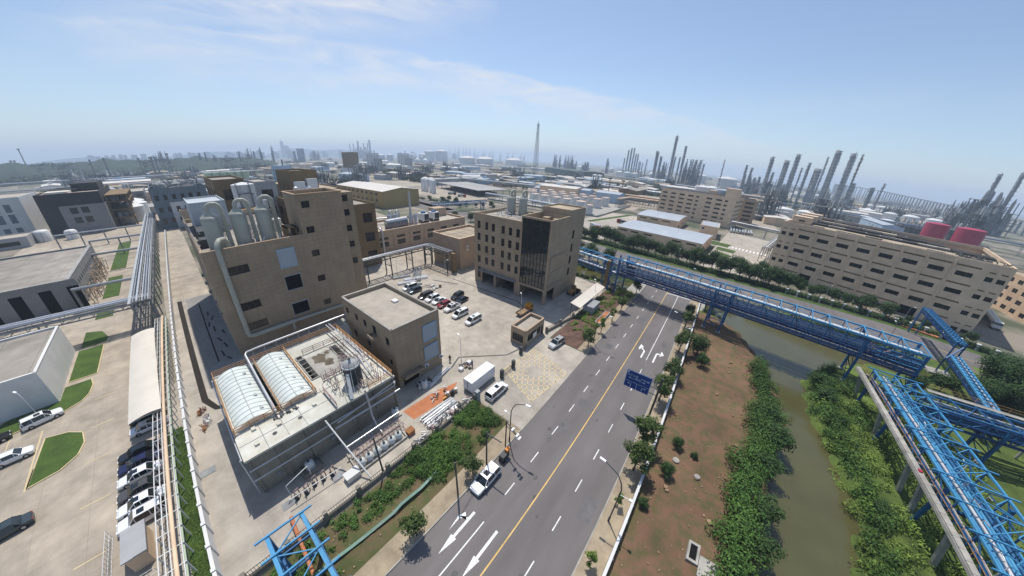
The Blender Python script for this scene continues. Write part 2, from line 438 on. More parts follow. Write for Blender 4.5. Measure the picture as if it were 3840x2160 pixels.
def rot(x, y, c, a): dx, dy = x-c[0], y-c[1]; return (c[0]+dx*cos(a)-dy*sin(a), c[1]+dx*sin(a)+dy*cos(a))
# ================================================================ ground, river, roads
g = MB(); BIG = 16000
for a in ((-BIG,-80,-BIG,BIG),(-80,BIG,116.5,BIG),(80,BIG,-BIG,116.5),(-80,1.9,-BIG,96),(1.9,80,-BIG,-60)):
    x0,x1,y0,y1 = a; g.face([(x0,y0,0),(x1,y0,0),(x1,y1,0),(x0,y1,0)])
struct('ground', g, 'ground')
def lerp_tab(t, tab):
    if t <= tab[0][0]: return tab[0][1]
    for (a, b), (c, d) in zip(tab, tab[1:]):
        if t <= c: return b + (d-b)*(t-a)/(c-a)
    return tab[-1][1]
WB = [(-60,16.5),(28,17.5),(40,18.4),(60,21.8),(78,20),(92,14.5),(99,8),(101,3)]
EB = [(-60,27),(35,28.1),(45,30.6),(54,29.7),(66,27.4),(79,27.8),(88,33),(96,41),(98,60)]
def river_d(x, y):      # >0 inside the water
    d1 = min(x - lerp_tab(y, WB), lerp_tab(y, EB) - x) if y < 106 else -9
    d2 = min(y - (99.5 + 1.5*sin(x*.13)), 110.5 - y + 1.2*sin(x*.1), 52 - x)
    return max(d1, d2)
def terrain_z(x, y):
    d = river_d(x, y) + .5*sin(x*1.7+y*.9) + .4*sin(y*1.3-x)
    z = 0 if d < -3 else (-2.9 if d > 1.2 else -2.9*((d+3)/4.2)**1.3)
    return z + (.14*sin(x*.9+1)*sin(y*.7) if d < -.5 and x > 2.5 else 0)
def grid(x0, x1, y0, y1, st, f):
    nx, ny = int((x1-x0)/st), int((y1-y0)/st); mb = MB()
    vs = [(x0+(x1-x0)*i/nx, y0+(y1-y0)*j/ny) for j in range(ny+1) for i in range(nx+1)]
    mb.idx([(x,y,f(x,y)) for x,y in vs], [(j*(nx+1)+i, j*(nx+1)+i+1, (j+1)*(nx+1)+i+1, (j+1)*(nx+1)+i) for j in range(ny) for i in range(nx)], 0, True)
    return mb
E_Z = lambda x, y: terrain_z(x, y) if 1.95 < x < 79.9 and y > -59.9 and y < 116.4 else (terrain_z(x, y) if 96.2 < y < 116.4 and -79.9 < x < 2 else 0)
struct('verge', grid(1.9, 23.5, -60, 96, .6, E_Z), 'verge')
struct('riverbank', grid(23.5, 80, -60, 96, .8, E_Z), 'field')
struct('canal_bank', grid(-80, 80, 96, 116.5, .8, E_Z), 'field')
sheet('river', [(-80,96.3),(2,96.3),(2,-59.5),(79,-59.5),(79,116),(-80,116)], -2.05, 'water')
# river bridge deck under the road
b = MB(); b.box(-21, 3.4, 95.8, 116.6, -.7, -.02); struct('road_bridge_deck', b, 'concrete_plain')
sheet('road', rect(-16.6, -1.15, -70, 118), .012, 'asphalt')
R2 = [(-400,176),(-120,156),(-49,145.3),(-15,139.5),(24,136),(60,133.5),(72,130.5),(95,122),(180,92),(300,60)]
R2b = [(300,40),(180,73),(95,103),(67,112),(40,116.8),(20,117.8),(-15,118.5),(-49,126),(-120,137),(-400,156)]
sheet('cross_road', R2[::-1] + R2b[::-1], .016, 'asphalt')
sheet('cross_road_margin', [(x,y+3.2) for x,y in R2][::-1] + [(x,y-.5) for x,y in R2b][::-1], .008, 'lawn')
# pavements with kerbs
p = MB()
for (y0, y1) in ((-70, 27.3), (53.3, 96), (111, 117.5)): p.box(-19.2, -16.75, y0, y1, 0, .13); p.box(-16.75, -16.6, y0, y1, 0, .15, 1)
struct('pavement', p, ['pavement', 'concrete_plain'])
p = MB(); p.box(-1.0, 1.55, -70, 117, 0, .13); p.box(-1.15, -1.0, -70, 117, 0, .15, 1)
struct('pavement', p, ['pavement', 'concrete_plain'])
# site floors
sheet('factory_yard', rect(-72.9, -26.6, -14, 96), .010, 'concrete')
sheet('factory_yard', [(-120,-9.4),(-72.9,-9.4),(-72.9,60),(-120,60)], .010, 'concrete')
sheet('factory_yard', [(-300,60),(-72.9,60),(-72.9,96),(-300,116)], .010, 'concrete_road')
sheet('entrance_apron', [(-26.6,27.4),(-16.62,27.4),(-16.62,53.2),(-26.6,53.2)], .014, 'concrete')
sheet('service_road', [(-330,-9.4),(-120,-9.4),(-120,1.5),(-330,1.5)], .010, 'concrete_road')
sheet('shaded_lane', [(-119,-4.6),(-66,-4.4),(-61.5,-4.2),(-59.5,-2.4),(-60.3,.5),(-60.4,2),(-73,1.7),(-119,1.7)], .016, 'lane_shade_grey')  # lane paving, with the tall block's cast shade put into its darker grey
sheet('car_park', [(-420,-60),(-20,-60),(-20,-12.4),(-420,-12.4)], .012, 'concrete_road')
mk = MB()                            # pale kerb round the lane and a drain line
for a, c in (((-119,-4.8),(-66,-4.6)),((-66,-4.6),(-61.2,-4.3)),((-61.2,-4.3),(-59.2,-2.4)),((-59.2,-2.4),(-60,.8))): mk.beam((*a,.06),(*c,.06),.16,.12)
struct('lane_kerb', mk, 'concrete_plain')
gr = MB(); gr.face([(x,y,.020) for x,y in ((-119,-6.6),(-62.5,-6.6),(-58.6,-5.2),(-57.4,-3.0),(-57.4,-.3),(-58.1,-.3),(-58.2,-2.6),(-59.4,-4.6),(-62.9,-5.6),(-119,-5.5))])
struct('drain_channel', gr, 'drain_dark')
ln = MB(); rr2 = random.Random(3)
ln.beam((-112,-1.9,.03),(-74.5,-2.2,.03),.3,.03)
for k in range(9): a = (-104+3.6*k, -1.2+rr2.random()*2.2); ln.beam((*a,.035),(a[0]+rr2.uniform(1.5,3.2),a[1]+rr2.uniform(-.8,.8),.035),.35,.03)
struct('lane_joint', ln, 'drain_dark')
# lawns
for nm, pl in (('lawn_island', [(-71.2,-26.2),(-70.2,-23.5),(-68.5,-21.8),(-65.5,-21.4),(-62.9,-21.9),(-60.9,-23.6),(-60.1,-26.6),(-64,-26.5)]),
               ('lawn', [(-86.8,-25.6),(-86.8,-22.1),(-84.2,-21.7),(-81,-22),(-79.2,-22.8),(-77.6,-25),(-76.6,-30.8),(-79,-34),(-81.6,-31.7),(-81.9,-25.7)]),
               ('lawn', [(-103,-25.2),(-88.6,-25.3),(-88.6,-21.4),(-103,-21.2)]), ('lawn', [(-114,-25),(-104.5,-25),(-104.5,-21),(-107,-20.6),(-112,-22)]),
               ('lawn', rect(-232,-176,-24,-19.6)), ('lawn', rect(-165,-140,-23.8,-20)), ('lawn', rect(-134,-122,-24,-20.5))):
    mb = MB(); mb.prism(pl, 0, .10) ; tag(obj(nm, mb, 'lawn'), kind='structure')
kb = MB()
for pl in ([(-71.2,-26.2),(-70.2,-23.5),(-68.5,-21.8),(-65.5,-21.4),(-62.9,-21.9),(-60.9,-23.6),(-60.1,-26.6),(-64,-26.5)],[(-86.8,-22),(-84.2,-21.6),(-81,-21.9),(-79.1,-22.7),(-77.4,-25),(-76.4,-30.8)],[(-88.5,-25.3),(-88.5,-21.3),(-103,-21.1)]):
    for a, c in zip(pl, pl[1:]): kb.beam((*a,.07),(*c,.07),.16,.15)
kb.beam((-60.1,-26.6,.07),(-71.2,-26.2,.07),.16,.15)
struct('lawn_kerb', kb, 'paint_yellow_pale')
# ---- road markings
def marks(name, polys, z=.018, m='paint_white'):
    mb = MB()
    for q in polys: mb.face([(x,y,z) for x,y in q])
    return tag(obj(name, mb, m), kind='structure')
line = lambda x, y0, y1, w=.15: rect(x-w/2, x+w/2, y0, y1)
pt = MB(); rr = random.Random(12)
for k in range(11):
    x = rr.choice((-14.8,-12,-7.4,-3.6)); y = 1+9.3*k+rr.uniform(0,2); w_, l_ = rr.uniform(.8,2.2), rr.uniform(1.5,5); pt.face([(x,y,.0145),(x+w_,y,.0145),(x+w_,y+l_,.0145),(x,y+l_,.0145)])
struct('asphalt_patch', pt, 'asphalt_patch')
pt = MB()
for k in range(46):
    x, y, s = rr.uniform(-16.0,-1.8), 3+2.1*k+rr.uniform(0,.5), rr.uniform(.08,.45); n = 7
    pt.face([(x+s*(.6+.5*rr.random())*cos(6.283*i/n), y+s*1.4*(.6+.5*rr.random())*sin(6.283*i/n), .0162) for i in range(n)])
struct('oil_stain', pt, 'oil_stain')
marks('centre_line', [line(-8.9,-70,116,.16)], m='paint_yellow')
marks('lane_line', [line(-12.35, 41.8+6.05*k, 43.9+6.05*k, .14) for k in range(-4, 12)] + [line(-12.3,-60,13.4,.15)])
marks('lane_line', [line(-5.15, 48.0+6.05*k, 50.1+6.05*k, .14) for k in range(-18, 2)] + [line(-5.2,60,116,.15)])
marks('stop_line', [rect(-8.8,-1.3,104,104.35)])
def arrow(x, y, s, L=6.0):           # straight arrow, s=-1 points to -y
    yy = lambda t: y + s*t
    return [[(x-.17,yy(0)),(x+.17,yy(0)),(x+.17,yy(L*.6)),(x-.17,yy(L*.6))][::s], [(x-.42,yy(L*.6)),(x+.42,yy(L*.6)),(x,yy(L))][::s]]
marks('road_arrow', arrow(-10.35,13.6,-1)); marks('road_arrow', arrow(-13.95,13.5,-1) + [[(-14.1,12.2),(-14.1,12.7),(-14.9,11.7),(-14.9,10.0),(-15.2,11.9),(-14.85,12.8)][::-1]])
marks('road_arrow', [rect(-6.65,-6.3,60.2,63.4), [(-6.65,63.4),(-6.3,63.4),(-7.25,64.6),(-7.45,64.2)], [(-7.75,63.2),(-7.0,65.0),(-7.8,65.9),(-7.95,64.0)]])
marks('road_arrow', [rect(-3.95,-3.6,60.1,63.9), [(-3.95,63.9),(-3.6,63.9),(-2.9,64.1),(-2.9,64.6),(-3.8,64.5)], [(-3.05,63.3),(-2.2,64.5),(-2.95,65.9)]])
for x in (-14.4,-10.6): marks('road_arrow', arrow(x, 111, -1, 5))
for x in (-7,-3.2): marks('road_arrow', arrow(x, 106, 1, 5))
# yellow hatched box in front of the gate
bx = [(-28.1,37.0),(-26.9,46.8),(-17.4,44.4),(-18.9,33.4)]
quad = lambda u, v: tuple(bx[0][i]*(1-u)*(1-v) + bx[3][i]*u*(1-v) + bx[2][i]*u*v + bx[1][i]*(1-u)*v for i in (0,1))
hb = []
def strip(a, b, w=.17):
    d = Vector((b[0]-a[0], b[1]-a[1])).normalized()*w/2; n = Vector((-d.y, d.x))
    hb.append([(a[0]+n.x,a[1]+n.y),(a[0]-n.x,a[1]-n.y),(b[0]-n.x,b[1]-n.y),(b[0]+n.x,b[1]+n.y)])
for i in range(4): strip(bx[i], bx[(i+1)%4], .22)
for k in range(1, 12):
    t = k/6
    for fl in (0, 1):
        a, c = ((max(0,t-1), min(1,t)), (min(1,t), max(0,t-1)))
        if fl: a, c = (a[0], 1-a[1]), (c[0], 1-c[1])
        for s0, s1 in ((0,.4),(.6,1)) if k in (5,6,7) else ((0,1),):
            p0 = (a[0]+(c[0]-a[0])*s0, a[1]+(c[1]-a[1])*s0); p1 = (a[0]+(c[0]-a[0])*s1, a[1]+(c[1]-a[1])*s1)
            strip(quad(*p0), quad(*p1))
marks('box_hatching', hb, .020, 'paint_yellow_pale')
marks('parking_line', [rect(-62+3*k, -61.9+3*k, 44, 49) for k in range(7)], .020, 'paint_yellow_pale')
marks('parking_line', [line(-18.0,-120,-24,.12)] + [rect(-96+9*k,-95.85+9*k,-21,-18.2) for k in range(9)] + [rect(-74.0,-59.8,-26.95,-26.75), rect(-80,-30,-30.6,-30.45)], .020, 'paint_yellow_pale')
marks('zebra_crossing', [[rot(8+i*1.9, 205+j*6, (8,205), -.12) for i, j in ((k,0),(k+.45,0),(k+.45,.9),(k,.9))] for k in range(12)], .020)
c2 = [(a[0], (a[1]+b[1])/2) for a, b in zip(R2, R2b[::-1])]
marks('cross_road_line', [[(x0,y0-.1),(x1,y1-.1),(x1,y1+.1),(x0,y0+.1)] for off in (0,) for (x0,y0),(x1,y1) in zip(c2, c2[1:])], .022, 'paint_yellow')
# ================================================================ near buildings
def add_windows(t, P, ops, **k):
    for o in ops: window(t, P, o[:4], **{**k, **(o[4] if len(o) > 4 else {})})
def rimwall(mb, x0, x1, y0, y1, z, zr, th=.4):
    a = [(x0,y0),(x1,y0),(x1,y1),(x0,y1)]; b = [(x0+th,y0+th),(x1-th,y0+th),(x1-th,y1-th),(x0+th,y1-th)]
    for i in range(4):
        j = (i+1)%4; mb.face([(*a[i],z),(*a[j],z),(*b[j],z),(*b[i],z)]); mb.face([(*b[i],z),(*b[j],z),(*b[j],zr),(*b[i],zr)]); mb.face([(*a[i],zr),(*a[j],zr),(*a[j],z),(*a[i],z)])
# ---- the five-storey production building
t = thing('factory_building', 'tall tan tiled factory block with three grey silos on its roof', 'building', (-92,11,0))
opsE = [(3.1,6.7,17.8,19.6,{'nx':3}), (3.1,6.7,9.8,11.6,{'nx':3}), (3.1,6.8,5.1,6.9,{'nx':3}), (12.4,15.6,11.5,14.8), (12.3,15.7,5.2,8.1)]
Ps = block(t, -118, -73, 1.8, 20, 23.3, 'tile_tan', 'roof_stained', .9, .35, {'E': opsE, 'S': [(6+8*i, 9+8*i, z, z+2) for i in range(5) for z in (4,10,16)]}, cope='plaster_tan')
add_windows(t, Ps['E'], opsE[:3], glass='glass_dark')
for o in opsE[3:]:
    g = MB(); g.face([Ps['E'](o[0],o[2],.24),Ps['E'](o[1],o[2],.24),Ps['E'](o[1],o[3],.24),Ps['E'](o[0],o[3],.24)]); w = obj('loading_opening', g, 'opening_black', t)
    f = MB(); e = -.06
    for a, b in (((o[0]-.1,o[3]+.12),(o[1]+.1,o[3]+.12)), ((o[1]+.1,o[3]+.2),(o[1]+.1,o[2]-.1)), ((o[0]-.1,o[3]+.2),(o[0]-.1,o[2]-.1)), ((o[0]-.1,o[2]-.1),(o[1]+.1,o[2]-.1))): f.beam(Ps['E'](a[0],a[1],e), Ps['E'](b[0],b[1],e), .12 if a[1] == b[1] else .1, .22 if a[1] == b[1] and a[1] > o[3] else .1)
    obj('frame', f, 'wall_ltgrey', w)
def shutter(t, P, u0, u1, z0, z1):
    s = MB(); q = [P(u0,z0,-.07),P(u1,z0,-.07),P(u1,z1,-.07),P(u0,z1,-.07)]; b4 = [P(u0,z0,.05),P(u1,z0,.05),P(u1,z1,.05),P(u0,z1,.05)]
    s.idx(q+b4, [(0,1,2,3),(0,4,5,1),(1,5,6,2),(2,6,7,3),(3,7,4,0)]); o = obj('roller_shutter', s, 'shutter_blue', t)
    f = MB(); f.beam(P(u0-.1,z1+.15,-.12), P(u1+.1,z1+.15,-.12), .28, .3); f.beam(P(u0-.05,z0,-.1), P(u0-.05,z1,-.1), .1, .12); f.beam(P(u1+.05,z0,-.1), P(u1+.05,z1,-.1), .1, .12); f.beam(P(u0-.1,z0-.05,-.1), P(u1+.1,z0-.05,-.1), .12, .1)
    obj('frame', f, 'wall_paleblue', o)
shutter(t, Ps['E'], 12.3, 15.6, 16.9, 20.8)
opsT = [(.9,2.6,z,z+1.5) for z in (5.2,11.6,17.9,23.4,29.0)]
tw = MB()
PT = wallop(tw, (-73,20), (-73,29.9), 0, 32, opsT); wallop(tw, (-73,29.9), (-82,29.9), 0, 32); wallop(tw, (-82,29.9), (-82,20), 23, 32); wallop(tw, (-82,20), (-73,20), 22.5, 32)
ring = [(-82,20),(-73,20),(-73,29.9),(-82,29.9)]; inn = [(-81.6,20.4),(-73.4,20.4),(-73.4,29.5),(-81.6,29.5)]
for i in range(4):
    j = (i+1)%4; tw.face([(*ring[i],32),(*ring[j],32),(*inn[j],32),(*inn[i],32)]); tw.face([(*inn[i],32),(*inn[j],32),(*inn[j],31),(*inn[i],31)])
obj('stair_tower', tw, 'tile_tan', t); rf = MB(); rf.face([(*p,31) for p in inn]); obj('roof', rf, 'roof_sand', t)
add_windows(t, PT, opsT, nz=1)
cp = MB()
for i in range(4): j = (i+1)%4; cp.beam((*ring[i],32.05), (*ring[j],32.05), .5, .1)
obj('coping', cp, 'plaster_tan', t)
sb = MB(); ops2 = [(1.2,2.8,z,z+1.6) for z in (12.6,17.2,21.4,25.4,29)]
PS = wallop(sb, (-76.5,29.9), (-76.5,34), 0, 31.2, ops2); wallop(sb, (-76.5,34), (-92,34), 0, 31.2); sb.face([(-92,30,31.2),(-76.5,30,31.2),(-76.5,34,31.2),(-92,34,31.2)]); wallop(sb, (-92,29.9), (-82,29.9), 22, 31.2)
obj('side_wing', sb, 'tile_tan', t); add_windows(t, PS, ops2)
# rooftop machinery rooms and clutter of this building
mb = MB(); mb.box(-112,-97.5,3.4,10.6,22.4,29.4); rimwall(mb,-112,-97.5,3.4,10.6,29.8,29.42,.2); obj('plant_room', mb, 'unit_white', t)
mb = MB(); mb.box(-96.8,-92,3.2,5.6,22.4,24.6); mb.box(-90,-86,2.9,5.2,22.4,25); mb.box(-84,-80.8,2.6,4.2,22.4,24.2)
for y in (3,6,9,12): mb.beam((-97,y,25.5),(-80,y,25.5),.12); mb.beam((-97,y,22.4),(-97,y,25.5),.12)
obj('machinery', mb, 'steel_dark', t)
mb = MB(); mb.tube([(-93,18.3,22.4),(-93,18.3,29.3)], .55, 12); mb.tube([(-91.5,16.5,22.4),(-91.5,16.5,26.3)], .3, 8); obj('vessel', mb, 'lagging', t)
mb = MB(); mb.box(-89,-86.2,17.2,19.4,22.4,25.2); obj('cooling_unit', mb, 'tank_white', t)
mb = MB(); mb.box(-79.6,-75.4,17.6,17.9,22.4,24.9); mb.box(-79.6,-75.4,19.3,19.6,22.4,24.9); mb.box(-79.6,-75.4,17.6,19.6,24.7,24.9); obj('roof_hoist', mb, 'brown_dark', t)
mb = MB()
for k in range(14):
    x, y = -74.5-R.random()*4, 7+R.random()*11; mb.tube([(x,y,22.5),(x-R.random()*3,y+R.random(),22.8+R.random()*1.4)], .08+R.random()*.1, 6)
for k in range(16): x = -96+R.random()*18; y = 12+R.random()*7; mb.box(x,x+.4+R.random(),y,y+.3+R.random()*.8,22.4,22.9+R.random()*1.2)
obj('pipework', mb, 'lagging', t)
mb = MB()
for z in (23.75,24.15,24.5):
    mb.beam((-118,2,z),(-75,2,z),.05)
for i in range(22): mb.beam((-118+2*i,2,23.3),(-118+2*i,2,24.5),.05)
obj('handrail', mb, 'steel', t)
mb = MB(); mb.hcyl((-78,4.4,24),(-78,6.6,24),.01); 
d_ = MB(); d_.tube([(-75.6,6.6,22.4),(-75.3,6.5,24.1),(-74.6,6.0,24.9),(-73.4,5.2,25.05),(-72.6,4.7,24.6),(-72.35,4.45,23.6),(-72.35,4.35,5.2),(-72.35,4.4,4.5),(-72.35,5.2,4.1),(-72.35,13.4,4.1)], .46, 14)
d_.tube([(-72.35,13.3,4.1),(-72.35,14.1,4.1),(-72.35,25,3.9)], .34, 12); d_.tube([(-72.35,13.1,4.1),(-72.35,13.6,4.1)], .58, 14); d_.tube([(-72.3,13.1,4.1),(-72.3,13.1,2.2)], .3, 10)
for z in (9,13,17,21): d_.tube([(-72.35,4.35,z),(-72.35,4.35,z+.12)], .52, 14)
obj('air_duct', d_, 'silo_grey', t)
mb = MB()
for x0 in range(5): mb.box(-80-8*x0,-79-8*x0,1.2,1.8,8,8.6)
obj('wall_vent', mb, 'steel_grey', t)
# three scrubber silos standing on that roof
def silo(cx, cy, z, r, h, name, label, group, gooseneck=1, m='silo_grey'):
    s = thing(name, label, 'silo', (cx,cy,z), group)
    b = MB(); b.lathe((cx,cy,z), [(r,0),(r,h),(r*.97,h+.05),(.45,h+1.0*r/1.4),(.42,h+1.1*r/1.4)], 28); obj('shell', b, m, s)
    k = r/1.4
    p = MB(); zt = z+h+1.0*k; q = gooseneck*(r+.75)
    arc = [(cx,cy,zt-.2),(cx,cy,zt+.7*k),(cx,cy+q*.12,zt+1.15*k),(cx,cy+q*.35,zt+1.4*k),(cx,cy+q*.7,zt+1.35*k),(cx-.1,cy+q*.93,zt+.9*k),(cx-.2,cy+q*1.0,zt),(cx-.3,cy+q*1.05,z+.8),(cx-.3,cy+q*1.05,z+.1)]
    p.tube(arc, .4*k, 14); obj('gooseneck_pipe', p, m, s)
    b = MB()
    for zz in (.12*h,.5*h,.93*h): b.tube([(cx,cy,z+zz),(cx,cy,z+zz+.09)], r+.05, 28)
    b.tube([(cx+r*.75,cy+r*.75,z),(cx+r*.75,cy+r*.75,z+h)], .07, 6); b.tube([(cx+r+.08,cy,z+.6),(cx+r+.08,cy,z+1.4)], .2, 8)
    obj('band', b, 'silo_grey', s)
    ld = MB()
    for dx in (-.2,.2): ld.beam((cx+dx,cy+gooseneck*(r+.15),z),(cx+dx,cy+gooseneck*(r+.15),z+h),.05)
    for i in range(int(h/.4)): ld.beam((cx-.2,cy+gooseneck*(r+.15),z+.3+i*.4),(cx+.2,cy+gooseneck*(r+.15),z+.3+i*.4),.04)
    obj('ladder', ld, 'steel', s); return s
for i, (cy, w) in enumerate(((5.15,'nearest the road end'),(9.85,'between the other two'),(14.35,'nearest the stair tower'))):
    silo(-77.9, cy, 22.4, 1.48, 6.4+.2*i, 'silo', 'grey cone-topped scrubber silo on the tall tan roof, '+w, 'grey scrubber silos on the tall tan building')
# ---- three-storey block beside it
t = thing('annex_building', 'plain tan block with a flat bare roof and two blue-grey shutters', 'building', (-48.7,25,0))
opsS = [(1.2,2.4,9.7,11.2),(5.1,6.3,9.7,11.2),(8.5,9.7,9.7,11.2),(12.0,13.2,9.4,11.4),(16.2,17.4,9.0,10.7),(3,4.2,5,6.6),(8.6,9.8,5,6.6),(16.4,17.4,4.7,6.0),(4,5.4,1,3.2),(11,12.2,.1,2.3)]
opsE = [(.9,4.3,.1,2.2)]
Ps = block(t, -58, -39.3, 20, 30, 12.9, 'tile_tan', 'roof_screed', .75, .3, {'S': opsS, 'E': opsE, 'N': [(2+4*i,3.3+4*i,z,z+1.5) for i in range(4) for z in (2,6,9.7)]}, cope='concrete_plain')
add_windows(t, Ps['S'], opsS, nx=2)
g = MB(); g.face([Ps['E'](.9,.1,.2),Ps['E'](4.3,.1,.2),Ps['E'](4.3,2.2,.2),Ps['E'](.9,2.2,.2)]); obj('doorway', g, 'opening_black', t)
shutter(t, Ps['E'], 6.1, 9.1, 7.4, 10.6); shutter(t, Ps['E'], 6.0, 9.1, 3.0, 5.9)
mb = MB()   # canopy tray over the doorway
for z0, x0, x1, y0, y1 in ((2.35,-39.3,-38.1,20.6,24.7),): mb.box(x0,x1,y0,y1,z0,z0+.12); mb.box(x1-.1,x1,y0,y1,z0+.12,z0+.5); mb.box(x0,x1-.1,y0,y0+.1,z0+.12,z0+.5); mb.box(x0,x1-.1,y1-.1,y1,z0+.12,z0+.5)
obj('canopy', mb, 'tile_tan', t)
mb = MB(); mb.box(-46.3,-44.3,18.9,20,9.0,9.1); mb.box(-46.3,-44.3,18.9,19.0,9.1,9.6); mb.box(-46.3,-46.2,19,20,9.1,9.6); mb.box(-44.4,-44.3,19,20,9.1,9.6); obj('balcony', mb, 'plaster_tan', t)
for y, z in ((25.6,1.6),(29.2,1.8)):
    mb = MB(); mb.box(-39.3,-38.9,y,y+.85,z,z+.65); c = obj('air_conditioner', mb, 'tank_white', t); g = MB(); g.tube([(-38.9,y+.35,z+.33),(-38.86,y+.35,z+.33)], .24, 14); obj('fan', g, 'frame_dark', c)
mb = MB(); mb.box(-50.2,-48.9,26.6,27.6,12.15,12.5); obj('roof_hatch', mb, 'tank_white', t)
mb = MB(); mb.tube([(-58.6,19.4,7.6),(-56.5,19.3,7.4),(-55,19.2,6.6),(-54.6,19.2,5),(-54.6,19.2,.2)], .32, 12); obj('duct_elbow', mb, 'silo_grey', t)
# ---- treatment basin with arched covers
t = thing('treatment_basin', 'concrete treatment basin building with pale deck beside the factory', 'building', (-46,7,0))
mb = MB(); wallop(mb, (-56.6,-3.1), (-36.2,-3.1), 0, 6.75); wallop(mb, (-36.2,-3.1), (-36.2,17.3), 0, 6.75); wallop(mb, (-36.2,17.3), (-56.6,17.3), 0, 6.75); wallop(mb, (-56.6,17.3), (-56.6,-3.1), 0, 6.75)
for k in range(7): y = -3.1+3.4*k; mb.box(-36.2,-35.98,y-.12+.1*(k==0),y+.12,0,6.75)
for k in range(7): x = -56.4+3.35*k; mb.box(x-.12,x+.12,-3.32,-3.1,0,6.75)
obj('wall', mb, 'concrete_wall', t)
dk = MB(); pits = [(-52.0,-51.1,7.9,8.8)]
def slab_with_holes(mb, x0, x1, y0, y1, z, holes, th=.3):
    xs = sorted(set([x0,x1]+[v for h in holes for v in h[:2]])); ys = sorted(set([y0,y1]+[v for h in holes for v in h[2:]]))
    for i in range(len(xs)-1):
        for j in range(len(ys)-1):
            cx, cy = (xs[i]+xs[i+1])/2, (ys[j]+ys[j+1])/2
            if any(h[0]<cx<h[1] and h[2]<cy<h[3] for h in holes): continue
            mb.face([(xs[i],ys[j],z),(xs[i+1],ys[j],z),(xs[i+1],ys[j+1],z),(xs[i],ys[j+1],z)])
    for a, b, c, e in holes:
        for p, q in (((a,c),(b,c)),((b,c),(b,e)),((b,e),(a,e)),((a,e),(a,c))): mb.face([(*p,z),(*q,z),(*q,z-2.6),(*p,z-2.6)])
        mb.face([(a,c,z-2.6),(b,c,z-2.6),(b,e,z-2.6),(a,e,z-2.6)], 1)
    for p, q in (((x0,y0),(x1,y0)),((x1,y0),(x1,y1)),((x1,y1),(x0,y1)),((x0,y1),(x0,y0))): mb.face([(*p,z-th),(*q,z-th),(*q,z),(*p,z)])
holes = [(-52.3,-51.2,8.0,9.0),(-50.9,-44.4,8.0,9.2),(-51.2,-45.6,13.6,14.7),(-56,-41.3,1.95,2.5)]
slab_with_holes(dk, -57, -35.7, -3.4, 17.5, 7.02, holes); obj('deck', dk, ['coating_pale', 'opening_black'], t)
sn = MB(); sn.face([(-51,9.4,7.03),(-43.5,9.4,7.03),(-43.5,13.4,7.03),(-51,13.4,7.03)]); obj('sand_floor', sn, 'concrete_plain', t)
sn = MB()
for cx, cy, s in ((-49.3,11,1.5),(-47.2,11.8,1.1),(-50.2,12.6,.6)): sn.face([(cx+s*(1+.25*sin(i*2.4))*cos(6.283*i/14), cy+s*.75*(1+.3*sin(i*1.7))*sin(6.283*i/14), 7.036+.001*cx*-.1) for i in range(14)])
obj('damp_patch', sn, 'stain_brown', t)
for bx_, by_ in ((-38.8,1.5),(-38.9,6.2),(-40.3,-1.2),(-39.8,9.7),(-37.4,-1.5)): sn = MB(); sn.box(bx_-.3,bx_+.3,by_-.25,by_+.25,7.03,7.3); obj('cover_box', sn, 'coating_pale', t)
for bx_, by_ in ((-37.6,.6),(-37.9,3.9)): sn = MB(); sn.cyl((bx_,by_,7.03),.28,.05,14); obj('manhole', sn, 'steel_dark', t)
sn = MB()
for a, b in (((-40.9,4.2),(-35.8,4.2)),((-40.9,-.6),(-35.8,-.6)),((-40.9,14.4),(-36,14.4)),((-38.4,-3.3),(-38.4,8)),((-57,7.5),(-41,7.5))): sn.beam((*a,7.035),(*b,7.035),.07,.03)
obj('deck_joint', sn, 'steel_grey', t)
for k in range(12): sn = MB(); a_, b_ = -40.6+.3*R.random(), 1.2+.28*k; sn.box(a_,a_+.35+.3*R.random(),b_,b_+.2,7.03,7.1+.25*R.random()); obj('clutter', sn, ('tank_dark','steel_dark','roof_canopy')[k%3], t)
kb = MB()
for a, b, c, e in holes[:3]:
    for p, q in (((a,c),(b,c)),((b,c),(b,e)),((b,e),(a,e)),((a,e),(a,c))): kb.beam((*p,7.12),(*q,7.12),.16,.2)
for x in (-49.5,-48,-46.8,-45.6): kb.beam((x,8,7.12),(x,9.2,7.12),.1,.15)
kb.beam((-51,9.3,7.1),(-43.4,9.3,7.1),.12,.12); kb.beam((-43.4,9.3,7.1),(-43.4,13.5,7.1),.12,.12); kb.beam((-41.5,8,7.06),(-36,8,7.06),.1,.06); kb.beam((-40.9,-3,7.06),(-40.9,17,7.06),.08,.05); kb.beam((-40.9,1.9,7.06),(-36,1.9,7.06),.08,.05); kb.beam((-40.9,12,7.06),(-36,12,7.06),.08,.05)
obj('kerb', kb, 'concrete_plain', t)
